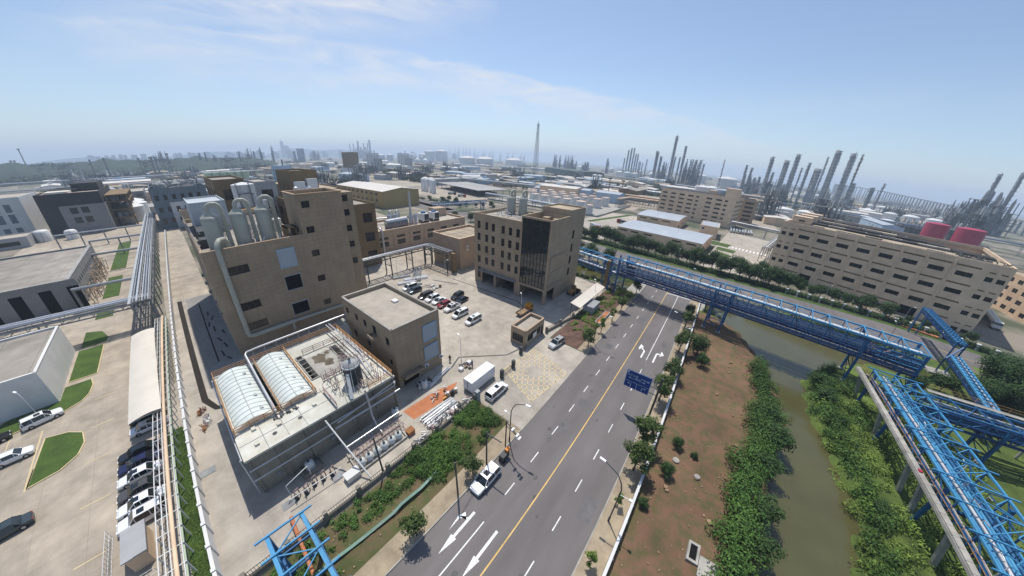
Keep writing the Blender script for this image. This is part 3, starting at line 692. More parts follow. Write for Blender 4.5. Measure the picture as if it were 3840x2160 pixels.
for y0, y1 in ((-2.95,1.7),(2.75,7.1)):
    cv = MB(); n = 10; x0, x1 = -55.8, -41.2; w = (y1-y0)/2; rise = .85
    pf = [(y0+2*w*i/n, 7.25+rise*(1-((i/n-.5)*2)**2)) for i in range(n+1)]
    vs = [(x, y, z) for x in (x0, x1) for y, z in pf]
    cv.idx(vs, [(i, i+1, n+2+i, n+1+i) for i in range(n)][::1], 0, True)
    for x in (x0, x1): cv.face([(x,y,z) for y,z in pf] + [(x,y1,7.02),(x,y0,7.02)])
    for k in range(0, 15): cv.tube([(x0+.1+k*1.03, y, z+.02) for y, z in pf], .04, 5, 1)
    c = obj('arched_cover', cv, ['frp_white', 'tank_grey'], t)
    cv = MB()
    for k in range(4): cv.box(x0+2.5+3.4*k, x0+3+3.4*k, y1-1.25, y1-.85, 7.6, 8.0)
    cv.tube([(x0+.2,(y0+y1)/2,8.14),(x1-.2,(y0+y1)/2,8.14)], .05, 6); cv.box(x1+.0,x1+.06,(y0+y1)/2-.3,(y0+y1)/2-.1,7.3,7.6); cv.box(x1,x1+.06,(y0+y1)/2+.1,(y0+y1)/2+.3,7.3,7.6)
    obj('vent_box', cv, 'tank_grey', c)
hr = MB()
def railing(mb, pts, z, h=1.1, st=1.6, w=.08, rails=(.4,.75,1.1)):
    for (xa,ya), (xb,yb) in zip(pts, pts[1:]):
        L = hypot(xb-xa, yb-ya); n = max(1, int(L/st))
        for rz in rails: mb.beam((xa,ya,z+rz),(xb,yb,z+rz),w)
        for i in range(n+1): mb.beam((xa+(xb-xa)*i/n,ya+(yb-ya)*i/n,z),(xa+(xb-xa)*i/n,ya+(yb-ya)*i/n,z+h),w)
railing(hr, [(-40.6,-3.2),(-56.8,-3.2)][:1]+[(-56.8,-3.2),(-56.8,17.3),(-35.9,17.3),(-35.9,13.2)], 7.02); railing(hr, [(-56.4,7.4),(-41,7.4),(-41,-3.1)], 7.02, w=.075); railing(hr, [(-56.4,2.6),(-41,2.6)], 7.02, w=.075); railing(hr, [(-56.4,1.85),(-41,1.85)], 7.02, w=.075)
obj('handrail', hr, 'rail_rust', t)
hr = MB(); railing(hr, [(-43,9.4),(-43,17)], 7.02); railing(hr, [(-52.5,9.4),(-52.5,16.8),(-44,16.8)], 7.02); railing(hr, [(-40.5,8.3),(-36,8.3)], 7.02); railing(hr, [(-44.2,13),(-37,13),(-37,15.5)], 7.02)
for k in range(60): x, y = -44+R.random()*7.5, 9+R.random()*7.5; hr.beam((x,y,7.02),(x,y,8+R.random()),.07); hr.beam((x,y,7.7+R.random()*.5),(x+R.uniform(-1.6,1.6),y,7.9),.06)
for k in range(24): x, y = -52+R.random()*8, 13+R.random()*4; hr.beam((x,y,7.02),(x,y,7.9),.07); hr.beam((x,y,7.3+R.random()*.5),(x+R.uniform(-1.2,1.2),y+R.uniform(-1,1),7.6),.07)
obj('pipe_stand', hr, 'pink_frame', t)
lp = MB(); lp.tube([(-40.5,-3.0,8.6),(-57.6,2.2,9.2),(-57.6,2.2,9.2)][:1]+[(-40.3,2.25,8.0),(-57.4,2.25,8.9)], .17, 8)
lp2 = MB(); lp2.tube([(-40.6,1.86,7.9),(-57.2,1.86,8.7),(-57.6,2.2,8.9),(-57.6,4,9.0),(-57.6,19.4,9.0),(-57.6,24,9.0)], .17, 10); lp2.tube([(-57,16.2,8.6),(-45,16.2,8.6),(-38,15.2,8.3)], .12, 8); lp2.tube([(-57,15.6,8.6),(-45,15.6,8.6),(-38.3,14.6,8.3)], .12, 8)
lp2.tube([(-35.6,-3.4,5.2),(-35.6,17.0,5.2),(-36.2,17.6,5.2)], .1, 8); lp2.tube([(-35.6,-3.6,3.4),(-35.6,7,3.4)], .1, 8); lp2.tube([(-35.3,7,4.2),(-35.3,17.8,4.2)], .16, 8); lp2.tube([(-35.3,7.5,5.0),(-35.4,17.3,6.2)], .1, 8)
for k in range(10): lp2.beam((-57.6,3+1.9*k,6.2),(-57.6,3+1.9*k,9),.06)
lp2.tube([(-56.9,-3.6,6.6),(-36.5,-3.6,6.6)], .09, 6); lp2.tube([(-36.5,-3.7,6.8),(-36.2,-3.7,.4)], .09, 6); lp2.tube([(-35.6,12.4,7.6),(-35.2,12.4,6),(-35.2,12.4,2.4),(-34.2,12.4,.6),(-32.8,12.4,.5)], .16, 8)
obj('pipe_run', lp2, 'lagging', t)
for k, (y, z) in enumerate(((-1.2,1.6),(2.6,2.4),(6.2,1.8),(9.8,2.6),(13.6,2.0))):
    mb = MB(); mb.box(-36.2,-36.0,y,y+.5,z,z+.5); obj('wall_box', mb, 'steel_grey', t)
# dark stirred tank on the deck
t = thing('mixing_tank', 'dark grey mixing tank with pipework standing on the pale basin deck', 'tank', (-39.4,12.6,7.05))
mb = MB(); mb.cyl((-39.4,12.6,7.05), 1.25, 3.3, 24); obj('shell', mb, 'tank_dark', t)
mb = MB(); mb.tube([(-39.4,12.6,10.2),(-39.4,12.6,10.45)], 1.4, 24); mb.lathe((-39.4,12.6,10.45),[(1.2,0),(1.2,.15),(.2,.3),(.2,.9)],12); obj('rim', mb, 'tank_grey', t)
mb = MB(); c = (-39.4,12.6)
for k in range(12): a = 2*pi*k/12; p = (c[0]+1.4*cos(a), c[1]+1.4*sin(a)); q = (c[0]+1.4*cos(a+pi/6), c[1]+1.4*sin(a+pi/6)); mb.beam((*p,10.4),(*p,11.3),.05); mb.beam((*p,11.3),(*q,11.3),.05); mb.beam((*p,10.9),(*q,10.9),.04)
for k in range(7): a = 2*pi*k/7; mb.tube([(c[0]+1.35*cos(a),c[1]+1.35*sin(a),7.1),(c[0]+1.35*cos(a),c[1]+1.35*sin(a),10.4)], .05, 5)
obj('handrail', mb, 'pink_frame', t)
mb = MB(); mb.beam((-38.1,11.4,9.9),(-35.6,10.4,7.4),.5,.1); mb.beam((-37.9,11.9,10.4),(-35.5,10.9,8.0),.05); mb.beam((-38.3,10.9,10.4),(-35.8,9.9,8.0),.05); obj('stair', mb, 'tank_grey', t)
# ---- office building with the curtain-wall tower
t = thing('office_building', 'six-storey tan office block with a dark glass corner tower', 'building', (-51,76,0))
opsS = [(c0, c0+1.3, z, z+2.4, {'nx':2,'nz':2}) for c0 in (1.5,5.0,7.9,12.0,14.9,17.9) for z in (18.9,15.0,11.2,7.3)] + [(1.5,2.8,1.6,5.8,{'nx':2,'nz':5})]
opsS = [(u0*.96, u0*.96+1.3, z0, z1, k) for (u0,u1,z0,z1,k) in opsS]
gar = [(3.4,8.6,.05,4.3),(9.6,17.4,.05,4.3)]
mb = MB(); Pw = wallop(mb, (-65.6,66.9), (-46.6,66.9), 0, 23.7, [o[:4] for o in opsS]+gar, depth=.25); wallop(mb, (-46.6,83), (-65.6,83), 0, 23.7); wallop(mb, (-65.6,83), (-65.6,66.9), 0, 23.7, [(4+4*i,5.4+4*i,z,z+2) for i in range(3) for z in (7.3,11.2,15,18.9)])
ring = [(-65.6,66.9),(-46.6,66.9),(-46.6,83),(-65.6,83)]; inn = [(-65.2,67.3),(-46.6,67.3),(-46.6,82.6),(-65.2,82.6)]
for i in range(4):
    j = (i+1)%4
    if i != 1: mb.face([(*ring[i],23.7),(*ring[j],23.7),(*inn[j],23.7),(*inn[i],23.7)]); mb.face([(*inn[i],23.7),(*inn[j],23.7),(*inn[j],22.7),(*inn[i],22.7)])
for x in (-65.4,-56.6,-46.8): mb.box(x,x+.1,67.3,82.5,0,4.3)
obj('wall', mb, 'tile_tan2', t)
rf = MB(); rf.face([(*p,22.7) for p in inn]); rf.face([(-65,67.2,4.6),(-47,67.2,4.6),(-47,82,4.6),(-65,82,4.6)]); obj('roof', rf, 'roof_screed', t)
add_windows(t, Pw, opsS)
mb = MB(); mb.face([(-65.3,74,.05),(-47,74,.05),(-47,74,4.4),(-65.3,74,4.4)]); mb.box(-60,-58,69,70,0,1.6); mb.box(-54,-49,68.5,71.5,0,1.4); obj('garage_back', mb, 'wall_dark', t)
mb = MB(); mb.box(-62.9,-47.6,65.7,66.9,4.75,5.05); obj('canopy', mb, 'wall_grey', t)
X0, X1, Y0, Y1 = -46.55, -36.5, 66.6, 87.4
opsE = [(13.2,14.6,z,z+2.6,{'nx':1,'nz':2}) for z in (18.2,14.0,10.0,6.0)]
mb = MB(); Pc = wallop(mb, (X0,Y0), (X1,Y0), 0, 25.5, [(.8,9.2,.05,4.4),(.45,9.55,5.1,25.0)], depth=.35)
Pe = wallop(mb, (X1,Y0), (X1,Y1), 0, 25.5, [o[:4] for o in opsE]+[(.9,5.6,.05,4.4)]); wallop(mb, (X1,Y1), (X0,Y1), 0, 25.5); wallop(mb, (X0,Y1), (X0,Y0), 22.5, 25.5)
def rimwall(mb, x0, x1, y0, y1, z, zr, th=.4):
    a = [(x0,y0),(x1,y0),(x1,y1),(x0,y1)]; b = [(x0+th,y0+th),(x1-th,y0+th),(x1-th,y1-th),(x0+th,y1-th)]
    for i in range(4):
        j = (i+1)%4; mb.face([(*a[i],z),(*a[j],z),(*b[j],z),(*b[i],z)]); mb.face([(*b[i],z),(*b[j],z),(*b[j],zr),(*b[i],zr)])
rimwall(mb, X0, X1, Y0, 77.5, 25.5, 22.6)
mb.box(X0, X1, 77.5, Y1, 25.5, 26.6); rimwall(mb, X0, X1, 77.5, Y1, 27.1, 26.62, .35); 
for a, b in (((X0,77.5),(X1,77.5)),((X1,77.5),(X1,Y1)),((X1,Y1),(X0,Y1)),((X0,Y1),(X0,77.5))): mb.face([(*a,26.6),(*b,26.6),(*b,27.1),(*a,27.1)])
mb.box(-44.6,-42.6,74.6,77.4,22.6,24.4); mb.box(-41.4,-39.4,75.2,77.4,22.6,24.2)
mb.box(X1,X1+.35,Y0+1.2,Y0+9.0,14.6,15.0); mb.box(X1,X1+.25,Y0+1.2,Y0+9.0,10.2,10.3); mb.box(X1,X1+.25,Y0+1.2,Y0+9.0,6.0,6.1); mb.box(X1,X1+.2,Y0+1.0,Y0+1.2,4.6,14.6)
obj('glass_tower', mb, 'tile_tan2', t)
rf = MB(); rf.face([(X0+.4,Y0+.4,22.6),(X1-.4,Y0+.4,22.6),(X1-.4,77.1,22.6),(X0+.4,77.1,22.6)]); rf.face([(X0+.3,77.8,26.66),(X1-.3,77.8,26.66),(X1-.3,Y1-.3,26.66),(X0+.3,Y1-.3,26.66)]); obj('tower_roof', rf, 'roof_sand', t)
add_windows(t, Pe, opsE)
g = MB(); g.face([Pc(.45,5.1,.15),Pc(9.55,5.1,.15),Pc(9.55,25.0,.15),Pc(.45,25.0,.15)]); cw = obj('curtain_wall', g, 'glass_curtain', t)
g = MB()
for k in range(9): g.beam(Pc(.45+9.1*k/8,5.1,.08), Pc(.45+9.1*k/8,25.0,.08), .09, .14)
for k in range(12): g.beam(Pc(.45,5.1+19.9*k/11,.10), Pc(9.55,5.1+19.9*k/11,.10), .07, .07)
obj('mullion', g, 'frame_dark', cw)
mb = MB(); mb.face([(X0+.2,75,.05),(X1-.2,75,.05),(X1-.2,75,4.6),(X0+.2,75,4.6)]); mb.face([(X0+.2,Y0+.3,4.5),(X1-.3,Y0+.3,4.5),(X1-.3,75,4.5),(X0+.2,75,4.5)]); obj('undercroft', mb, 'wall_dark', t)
for k, (x, y) in enumerate(((-58.8,77.6),(-55.3,79.4))):
    silo(x, y, 22.75, 1.35, 5.4, 'silo', 'grey scrubber silo on the office roof, '+('farther from' if k == 0 else 'closer to')+' the glass tower', 'scrubber silos on the office roof')
t2 = thing('pipe_rack', 'low dark pipe frame around the silos on the office roof', 'pipe rack', (-57,80,22.75))
mb = MB()
for k in range(30): x, y = -62+R.random()*13, 70+R.random()*11; mb.tube([(x,y,22.8),(x,y,23.3+R.random()),(x+R.uniform(-2.5,2.5),y+R.uniform(-2,2),23.3+R.random())], .07, 6)
mb.tube([(-63,80,23.6),(-49,80,23.6)], .18, 8); mb.tube([(-62,71,23.2),(-48,75,23.4)], .14, 8)
obj('pipe', mb, 'lagging', t2)
mb = MB(); railing(mb, [(-63,75.5),(-51,75.5),(-51,82)], 22.75); obj('frame', mb, 'steel_dark', t2)
# ---- gatehouse
t = thing('gatehouse', 'small tan gatehouse with a parapet roof beside the entrance', 'gatehouse', (-31,50,0))
oS = [(.5,3.6,.9,2.9,{'nx':4,'nz':2})]; oE = [(1.0,6.6,1.0,2.9,{'nx':6,'nz':1}),(7.0,7.9,.05,2.5,{'nx':1})]
Ps = block(t, -33.2, -29.0, 45.8, 54, 4.3, 'tile_tan2', 'roof_screed', .7, .28, {'S': oS, 'E': oE}, cope='plaster_tan')
add_windows(t, Ps['S'], oS, fw=.1); add_windows(t, Ps['E'], oE, fw=.1)
mb = MB(); mb.box(-29.0,-28.9,49,50.6,1.0,2.3); obj('notice_board', mb, 'tank_white', t)
# ---- long two-storey building with plant on the roof
t = thing('process_building', 'long low tan building with silver process plant on its roof', 'building', (-124,83,0))
oE = [(2+8.2*k, 6+8.2*k, z, h, {'nx':3}) for k in range(6) for z, h in ((2.8,5.0),(5.9,7.0))]; oS = [(7.2,11,2.6,4.4),(15,19,2.6,4.4)]
Ps = block(t, -135.2, -114, 57.4, 109, 9.9, 'plaster_tan', 'roof_screed', .9, .35, {'E': oE, 'S': oS}, cope='plaster_cream')
add_windows(t, Ps['E'], oE); add_windows(t, Ps['S'], oS)
mb = MB()
for k in range(6): mb.tube([(-113.9,65.8+8.2*k,.2),(-113.9,65.8+8.2*k,8.6)], .1, 6)
obj('downpipe', mb, 'plaster_tan', t)
mb = MB(); mb.tube([(-134,60,11.2),(-115.5,60.5,11.0),(-113.2,60.3,10.4),(-113.1,60.3,9.2),(-113.1,60.3,.3)], .42, 12); mb.tube([(-131,58.8,11.4),(-131,70,11.6),(-128,77,11.4)], .4, 12); obj('air_duct', mb, 'lagging', t)
for k in range(2):
    mb = MB(); mb.box(-116.8,-113.2,57.8+0,57.8+0,0,0) if 0 else mb.box(-128+5*k,-127+5*k,56.9,57.4,5.0,5.7); obj('air_conditioner', mb, 'tank_white', t)
mb = MB(); mb.box(-133.5,-127.5,100,107.6,9,13.4); rimwall(mb,-133.5,-127.5,100,107.6,13.41,12.9,.3); obj('roof_cabin', mb, 'plaster_tan', t)
def rooftop_vessels(t0):
    for k in range(2):
        s = silo(-124.5, 71+3.4*k, 9.1, 1.1, 4.6, 'vessel', 'white gooseneck vessel on the long tan roof, '+('left' if k == 0 else 'right')+' of the pair', 'gooseneck vessels on the long roof', 1, 'lagging')
rooftop_vessels(t)
t3 = thing('heat_unit', 'blue-grey boxed heat unit with a pale curved hood on the long roof', 'machine', (-124,79,9))
mb = MB(); mb.box(-121.5,-118,66.5,76.5,9.1,12.2); obj('housing', mb, 'wall_bluegrey', t3); mb = MB(); mb.hcyl((-119.7,66.4,12.1),(-119.7,76.8,12.3),1.0,12); obj('hood', mb, 'lagging', t3)
mb = MB()
for k in range(26): y = 62+R.random()*17; mb.tube([(-117.6+R.random(),y,9.2),(-117.4,y+R.uniform(-1,2),9.7+R.random()*2.0),(-117.2,y+R.uniform(2,5),9.8+R.random())], .09, 6)
obj('pipework', mb, 'pink_frame', t3)
t3 = thing('exhaust_stack', 'thin silver lattice stack rising from the long tan roof', 'chimney', (-121.5,80.5,9))
mb = MB(); mb.lathe((-121.5,80.5,9.1), [(1.2,0),(1.2,3.4),(.9,4.2),(.5,5.6),(.42,15.2)], 14); mb.lathe((-119.6,81.8,9.1), [(.8,0),(.8,4.4),(.3,5.0)], 12); obj('shaft', mb, 'lagging', t3)
mb = MB(); 
for k in range(8): z = 14.5+1.2*k; mb.tube([(-121.5,80.5,z),(-121.5,80.5,z+.1)], .62, 8)
obj('collar', mb, 'steel', t3)
for k in range(2):
    t3 = thing('cooling_tower', 'white boxy cooling unit with dark louvres on the long roof, '+('left' if k == 0 else 'right')+' of two', 'cooling unit', (-120,86+6.4*k,9), 'cooling units on the long roof')
    x, y = -122.5, 85+6.4*k; mb = MB(); mb.box(x,x+4.4,y,y+3.6,10.4,13.6); obj('housing', mb, 'tank_white', t3)
    mb = MB(); mb.box(x+4.4,x+4.5,y+.9,y+3.4,10.5,13.2); mb.box(x+.5,x+4,y-.1,y,9.2,10.4); mb.box(x+4.2,x+4.5,y+.2,y+3.4,9.1,10.3); obj('louvre', mb, 'frame_dark', t3)
    mb = MB(); mb.tube([(x+2.2,y+1.8,13.6),(x+2.2,y+1.8,14.3)], 1.2, 16); obj('fan', mb, 'blue_mid', t3)
# ---- windowless cube
t = thing('store_building', 'windowless tan cube building with a sandy roof behind the yard rack', 'building', (-84,80,0))
Ps = block(t, -92, -76.6, 70.2, 90.5, 12.0, 'plaster_tan', 'roof_sand', .8, .3, {'N': [(3,5,1,3)]}, cope='plaster_cream')
mb = MB(); mb.tube([(-76.4,70.6,.1),(-76.4,70.6,11)], .1, 6); obj('downpipe', mb, 'plaster_cream', t)
mb = MB(); mb.box(-76.6,-76.2,73.4,74.4,7,7.7); mb.box(-76.6,-76.2,73.4,74.4,8.3,9); obj('air_conditioner', mb, 'tank_white', t)
mb = MB()
for k in range(1,4): mb.beam((-91.6,70.2+5*k,11.23),(-77,70.2+5*k,11.23),.15,.06)
for k in range(1,3): mb.beam((-91.6+5*k,70.6,11.23),(-91.6+5*k,90,11.23),.15,.06)
obj('roof_joint', mb, 'concrete_plain', t)
# ---- yellow warehouse
def gable(t, c, ax, W2, L2, z, rise, wallm, roofm, ops=None, over=.4):
    """rotated hall: c centre, ax angle of the long axis, half sizes"""
    A = lambda u, v, zz: (c[0]+u*cos(ax)-v*sin(ax), c[1]+u*sin(ax)+v*cos(ax), zz)
    mb = MB(); cs = [(-L2,-W2),(L2,-W2),(L2,W2),(-L2,W2)]; Ps = []
    for i in range(4):
        a, b = cs[i], cs[(i+1)%4]; Ps.append(wallop(mb, A(*a,0)[:2], A(*b,0)[:2], 0, z, (ops or {}).get(i, ())))
    for s in (-1,1): q = [A(s*L2,-W2*s,z),A(s*L2,W2*s,z),A(s*L2,0,z+rise)]; mb.face(q)
    obj('wall', mb, wallm, t)
    rf = MB(); o = over
    for s in (-1,1):
        q = [A(-L2-o,s*(W2+o),z-.02),A(L2+o,s*(W2+o),z-.02),A(L2+o,0,z+rise+.06),A(-L2-o,0,z+rise+.06)]; q = q if s < 0 else q[::-1]; rf.face(q)
        e = [A(-L2-o,s*(W2+o),z-.25),A(L2+o,s*(W2+o),z-.25),A(L2+o,s*(W2+o),z-.02),A(-L2-o,s*(W2+o),z-.02)]; rf.face(e if s < 0 else e[::-1])
    obj('roof', rf, roofm, t); return Ps
t = thing('warehouse', 'large mustard yellow warehouse with a pale ribbed roof', 'warehouse', (-258,136,0))
oS = {0: [(8+8*k,11.5+8*k,z,z+1.8) for k in range(9) for z in (4.5,9.6)]}
Ps = gable(t, (-258,136.5), 0, 16.5, 42, 13.2, 2.2, 'plaster_yellow', 'roof_pale', oS)
add_windows(t, Ps[0], oS[0])
mb = MB()
for k in range(5): mb.tube([(-292+16*k,119.85,.2),(-292+16*k,119.85,13)], .14, 6)
obj('downpipe', mb, 'wall_white', t)
# ---- buildings farther up the row behind the tall block
def simple_building(label, x0, x1, y0, y1, z, wm, rm, win=None, wcols=0, wrows=0, group=None, name='building', sides='SE', cat='building', split=False, gl='glass_dark'):
    t = thing(name, label, cat, ((x0+x1)/2,(y0+y1)/2,0), group); ops = {}
    if wcols:
        for s in sides:
            L = (x1-x0) if s in 'SN' else (y1-y0); n = max(1, int(wcols*L/max(x1-x0,y1-y0)+.5)); st = L/n; rh = z/(wrows+.3)
            ops[s] = [(st*(i+.5)-st*.27, st*(i+.5)+st*.27, rh*(j+.35), rh*(j+.35)+rh*.48) for i in range(n) for j in range(wrows)]
    Ps = block(t, x0, x1, y0, y1, z, wm, rm, min(.8,z*.1), .3, ops)
    for s in sides:
        for o in ops.get(s, ()): window(t, Ps[s], o, nx=2, fw=.12, split=split, glass=gl)
    return t
simple_building('dark brown block with a recessed opening behind the grey silos', -205, -172, 16.5, 28, 30.5, 'brown_dark', 'roof_stained', wcols=4, wrows=3)
simple_building('pale grey and blue block right of the dark brown block', -176, -150, 27.5, 35, 30, 'wall_ltgrey', 'roof_screed', wcols=2, wrows=4)
t = simple_building('tan tower with two big white panels behind the stair tower', -172, -150, 41, 52, 33.5, 'brown_dark', 'roof_stained')
mb = MB(); mb.box(-150,-147.5,41.6,45.6,21,29); mb.box(-150,-147.5,46.6,50.8,20,30); obj('white_tank', mb, 'tank_white', t)
t = simple_building('low tan process hall with rooftop vessels behind the stair tower', -150, -104, 34, 54, 23.5, 'brown_dark', 'roof_stained', wcols=6, wrows=3)
mb = MB()
for k in range(10): x, y = -146+R.random()*38, 36+R.random()*15; mb.lathe((x,y,22.8), [(.9,0),(.9,3+R.random()*2),(.1,5)], 10)
for k in range(20): x, y = -148+R.random()*42, 35+R.random()*17; mb.tube([(x,y,23),(x,y,24.5),(x+R.uniform(-5,5),y,24.5)], .14, 6)
obj('roof_vessel', mb, 'lagging', t)
t = thing('storage_tank', 'boxy white rooftop tank with dark pipe legs behind the silos', 'tank', (-138,22,0))
mb = MB(); mb.box(-152,-132,18.5,25,0,22); obj('plinth', mb, 'brown_dark', t); mb = MB(); mb.cyl((-142,22,22), 3.6, 8, 24); mb.lathe((-142,22,30), [(3.6,0),(0.1,.8)], 24); obj('shell', mb, 'tank_white', t)
mb = MB()
for dy in (-2.4,1.6): mb.tube([(-138.2,22+dy,22),(-138.2,22+dy,29.5),(-140,22+dy,30.4)], .3, 8)
mb.tube([(-138,19.2,27),(-138,24.5,27)], .25, 8); obj('pipe', mb, 'steel_grey', t)
simple_building('long brown roofed hall with a sand strip, beyond the tan tower', -290, -200, 62, 84, 20, 'brown_dark', 'roof_sand', wcols=8, wrows=2)
# ================================================================ vehicles
def car(kind, colour, label, x, y, rz, group=None, z=.02, roofbox=True):
    """car facing +x in its own frame; rings of 8 points lofted along the length"""
    L, Wd, Ht = {'suv':(4.7,1.88,1.68),'sedan':(4.7,1.82,1.44),'mpv':(5.0,1.88,1.75),'hatch':(4.1,1.75,1.5),'pickup':(5.2,1.86,1.75)}[kind]
    t = thing('parked_car', label, 'pickup truck' if kind == 'pickup' else 'car', (x,y,z), group)
    w = Wd/2; bz = .98 if kind != 'sedan' else .90; hz = bz-.02
    if kind == 'sedan': st = [(-.5,.80,.82,0),(-.485,.92,.90,0),(-.33,.98,.97,0),(-.20,1,1,1),(-.02,1,1.0,1),(.10,1,1,1),(.27,1,.93,0),(.44,.95,.80,0),(.5,.80,.62,0)]
    elif kind == 'pickup': st = [(-.5,.95,1.0,0),(-.49,.97,1.0,0),(-.17,1,1.0,0),(-.15,1,1,1),(.02,1,1,1),(.12,1,1,1),(.24,1,.97,0),(.44,.95,.90,0),(.5,.82,.68,0)]
    elif kind == 'mpv': st = [(-.5,.88,.95,0),(-.485,.95,1,0),(-.45,.98,1,1),(-.2,1,1,1),(.05,1,1,1),(.17,1,1,1),(.33,.99,.90,0),(.46,.93,.78,0),(.5,.80,.60,0)]
    else: st = [(-.5,.86,.90,0),(-.485,.94,1,0),(-.42,.98,1,1),(-.2,1,1,1),(-.02,1,1,1),(.10,1,1,1),(.25,1,.96,0),(.45,.95,.84,0),(.5,.80,.62,0)]
    rings = []
    for i, (u, ws, zs, cab) in enumerate(st):
        X = u*L; W2 = w*ws; b = bz*zs
        if cab: wt = w*.76; tz = Ht
        else: wt = W2*.84; tz = b + .035
        if kind == 'pickup' and u < -.16: tz = b; wt = W2*.86
        rings.append([(X,-W2*.9,.26),(X,-W2,.45),(X,-W2,b-.08),(X,-W2*.96,b),(X,-wt,tz),(X,wt,tz),(X,W2*.96,b),(X,W2,b-.08),(X,W2,.45),(X,W2*.9,.26)])
    cabs = [s[3] for s in st]
    body, glass = MB(), MB(); n = 10
    vs = [p for r in rings for p in r]; bf = []; gf = []
    for i in range(len(rings)-1):
        for k in range(n):
            f = (i*n+k, (i+1)*n+k, (i+1)*n+(k+1)%n, i*n+(k+1)%n)
            side = k in (3, 5); tr = cabs[i] != cabs[i+1] and k in (3,4,5)
            (gf if ((side and (cabs[i] or cabs[i+1])) or tr) else bf).append(f)
    body.idx(vs, bf); body.idx(rings[0], [tuple(range(n-1,-1,-1))]); body.idx(rings[-1], [tuple(range(n))])
    glass.idx(vs, gf)
    i0 = cabs.index(1); i1 = len(cabs)-1-cabs[::-1].index(1)
    for s, q in ((3,4),(6,5)):
        for j in {i0, (i0+i1)//2, i1}: body.beam(rings[j][s], rings[j][q], .07)
        body.beam(rings[i1][q], rings[i1+1][s], .07); body.beam(rings[i0][q], rings[i0-1][s], .07)
    xr0, xr1 = rings[i0][4][0], rings[i1][4][0]
    for s in (-1,1): body.beam((xr0+.1,s*w*.72,Ht+.03),(xr1-.1,s*w*.72,Ht+.03),.04)
    if kind == 'pickup': body.box(-L*.48,-L*.18,-w*.8,w*.8,bz-.0,bz+.004, 0)
    off = lambda mb: setattr(mb, 'v', [(a+x, b+y, c+z) for a, b, c in mb.v])
    for m in (body, glass): off(m)
    obj('body', body, colour, t); obj('window_glass', glass, 'car_glass', t)
    if kind in ('suv','sedan','mpv','pickup') and roofbox:
        mb = MB(); c = (xr0+xr1)/2 + .12*L*(kind != 'pickup'); mb.box(c-.35,c+.35,-w*.42,w*.42,Ht+.005,Ht+.02); off(mb); obj('sunroof', mb, 'car_glass', t)
    if kind == 'pickup':
        mb = MB(); mb.box(-L*.47,-L*.185,-w*.74,w*.74,bz+.006,bz+.012); off(mb); obj('cargo_bed', mb, 'frame_dark', t)
    for sx in (-.30*L, .31*L):
        for sy in (-1,1):
            mb = MB(); mb.tube([(sx,sy*(w-.2),.34),(sx,sy*(w+.01),.34)], .34, 14, 0); mb.tube([(sx,sy*(w-.05),.34),(sx,sy*(w+.02),.34)], .20, 10, 1); off(mb); obj('wheel', mb, ['tyre', 'steel'], t)
    for sy in (-1,1):
        mb = MB(); mb.box(L*.478,L*.494,min(sy*w*.45,sy*w*.8),max(sy*w*.45,sy*w*.8),bz*.66,bz*.8); off(mb); obj('headlight', mb, 'lamp_white', t)
        mb = MB(); mb.box(-L*.504,-L*.49,min(sy*w*.55,sy*w*.86),max(sy*w*.55,sy*w*.86),bz*.7,bz*.9); off(mb); obj('taillight', mb, 'lamp_red', t)
        mb = MB(); mb.box(L*.2,L*.23,min(sy*w*.98,sy*(w+.17)),max(sy*w*.98,sy*(w+.17)),bz,bz+.13); off(mb); obj('mirror', mb, colour, t)
    t.rotation_euler = (0,0,rz)
    return t
PI = pi
car('suv','car_white','white suv parked on the road edge by the utility poles',-15.55,17.4,-PI/2)
car('suv','car_silver','silver suv with a dark sunroof facing out of the yard gate',-23.9,51.6,-PI/2-.12)
car('mpv','car_white','white people carrier parked right beside the long white container',-24.9,30.9,PI/2)
gy = 'cars parked in the central yard'
car('mpv','car_white','white van-like car beside the tan block, partly hidden by its roof',-75.4,47.0,-PI/2,gy)
car('suv','car_teal','dark blue-grey suv between the white van and the brown car in the yard',-72.3,46.6,-PI/2,gy)
car('mpv','car_brown','dark brown people carrier at the left of the yard row',-66.8,46.6,-PI/2,gy)
car('suv','car_white','white suv between the brown people carrier and the white saloon',-63.8,46.8,-PI/2,gy)
car('sedan','car_white','white saloon between the white suv and the red car',-61.2,47.2,-PI/2,gy)
car('hatch','car_red','small dark red car behind the white pickup',-58.3,46.6,-PI/2,gy)
car('pickup','car_white','white double-cab pickup in front of the red car',-55.2,46.9,-PI/2,gy)
car('mpv','car_white','white people carrier between the pickup and the last white car',-50.9,46.0,-PI/2,gy)
car('mpv','car_white','white people carrier on its own at the road end of the yard row',-45.9,46.0,-PI/2,gy)
car('suv','car_black','black suv, the farther of the two dark cars in the yard',-59.6,53.0,-PI/2+.1,gy)
car('sedan','car_black','black saloon, the nearer of the two dark cars in the yard',-56.6,52.0,-PI/2+.1,gy)
gl = 'cars parked nose-in beside the pipe rack'
for k, (xx, kd, col, lb) in enumerate(((-56.2,'sedan','car_black','black saloon nearest the beige canopy in the left parking row'),(-53.6,'sedan','car_blue','dark blue saloon beside the black one in the left parking row'),(-51.1,'sedan','car_white','white saloon with a dark sunroof beside the dark blue one'),
        (-48.3,'sedan','car_greybrown','grey-brown saloon between two white cars in the left row'),(-45.8,'sedan','car_white','cream white saloon beside the grey-brown one in the left row'),(-43.3,'suv','car_white','white car nearest the small grey shed in the left row'))):
    car(kd, col, lb, xx, -14.9, PI/2 + PI, gl)
gc = 'cars in the left car park'
car('suv','car_white','white suv seen side-on beside the white building lawn',-76.9,-27.0,PI/2+.25,gc)
car('sedan','car_black','black saloon at the left edge behind the white suv',-75.6,-32.6,PI/2+.2,gc)
car('hatch','car_white','small white hatchback left of the leaf-shaped lawn',-68.6,-28.9,PI/2+.05,gc)
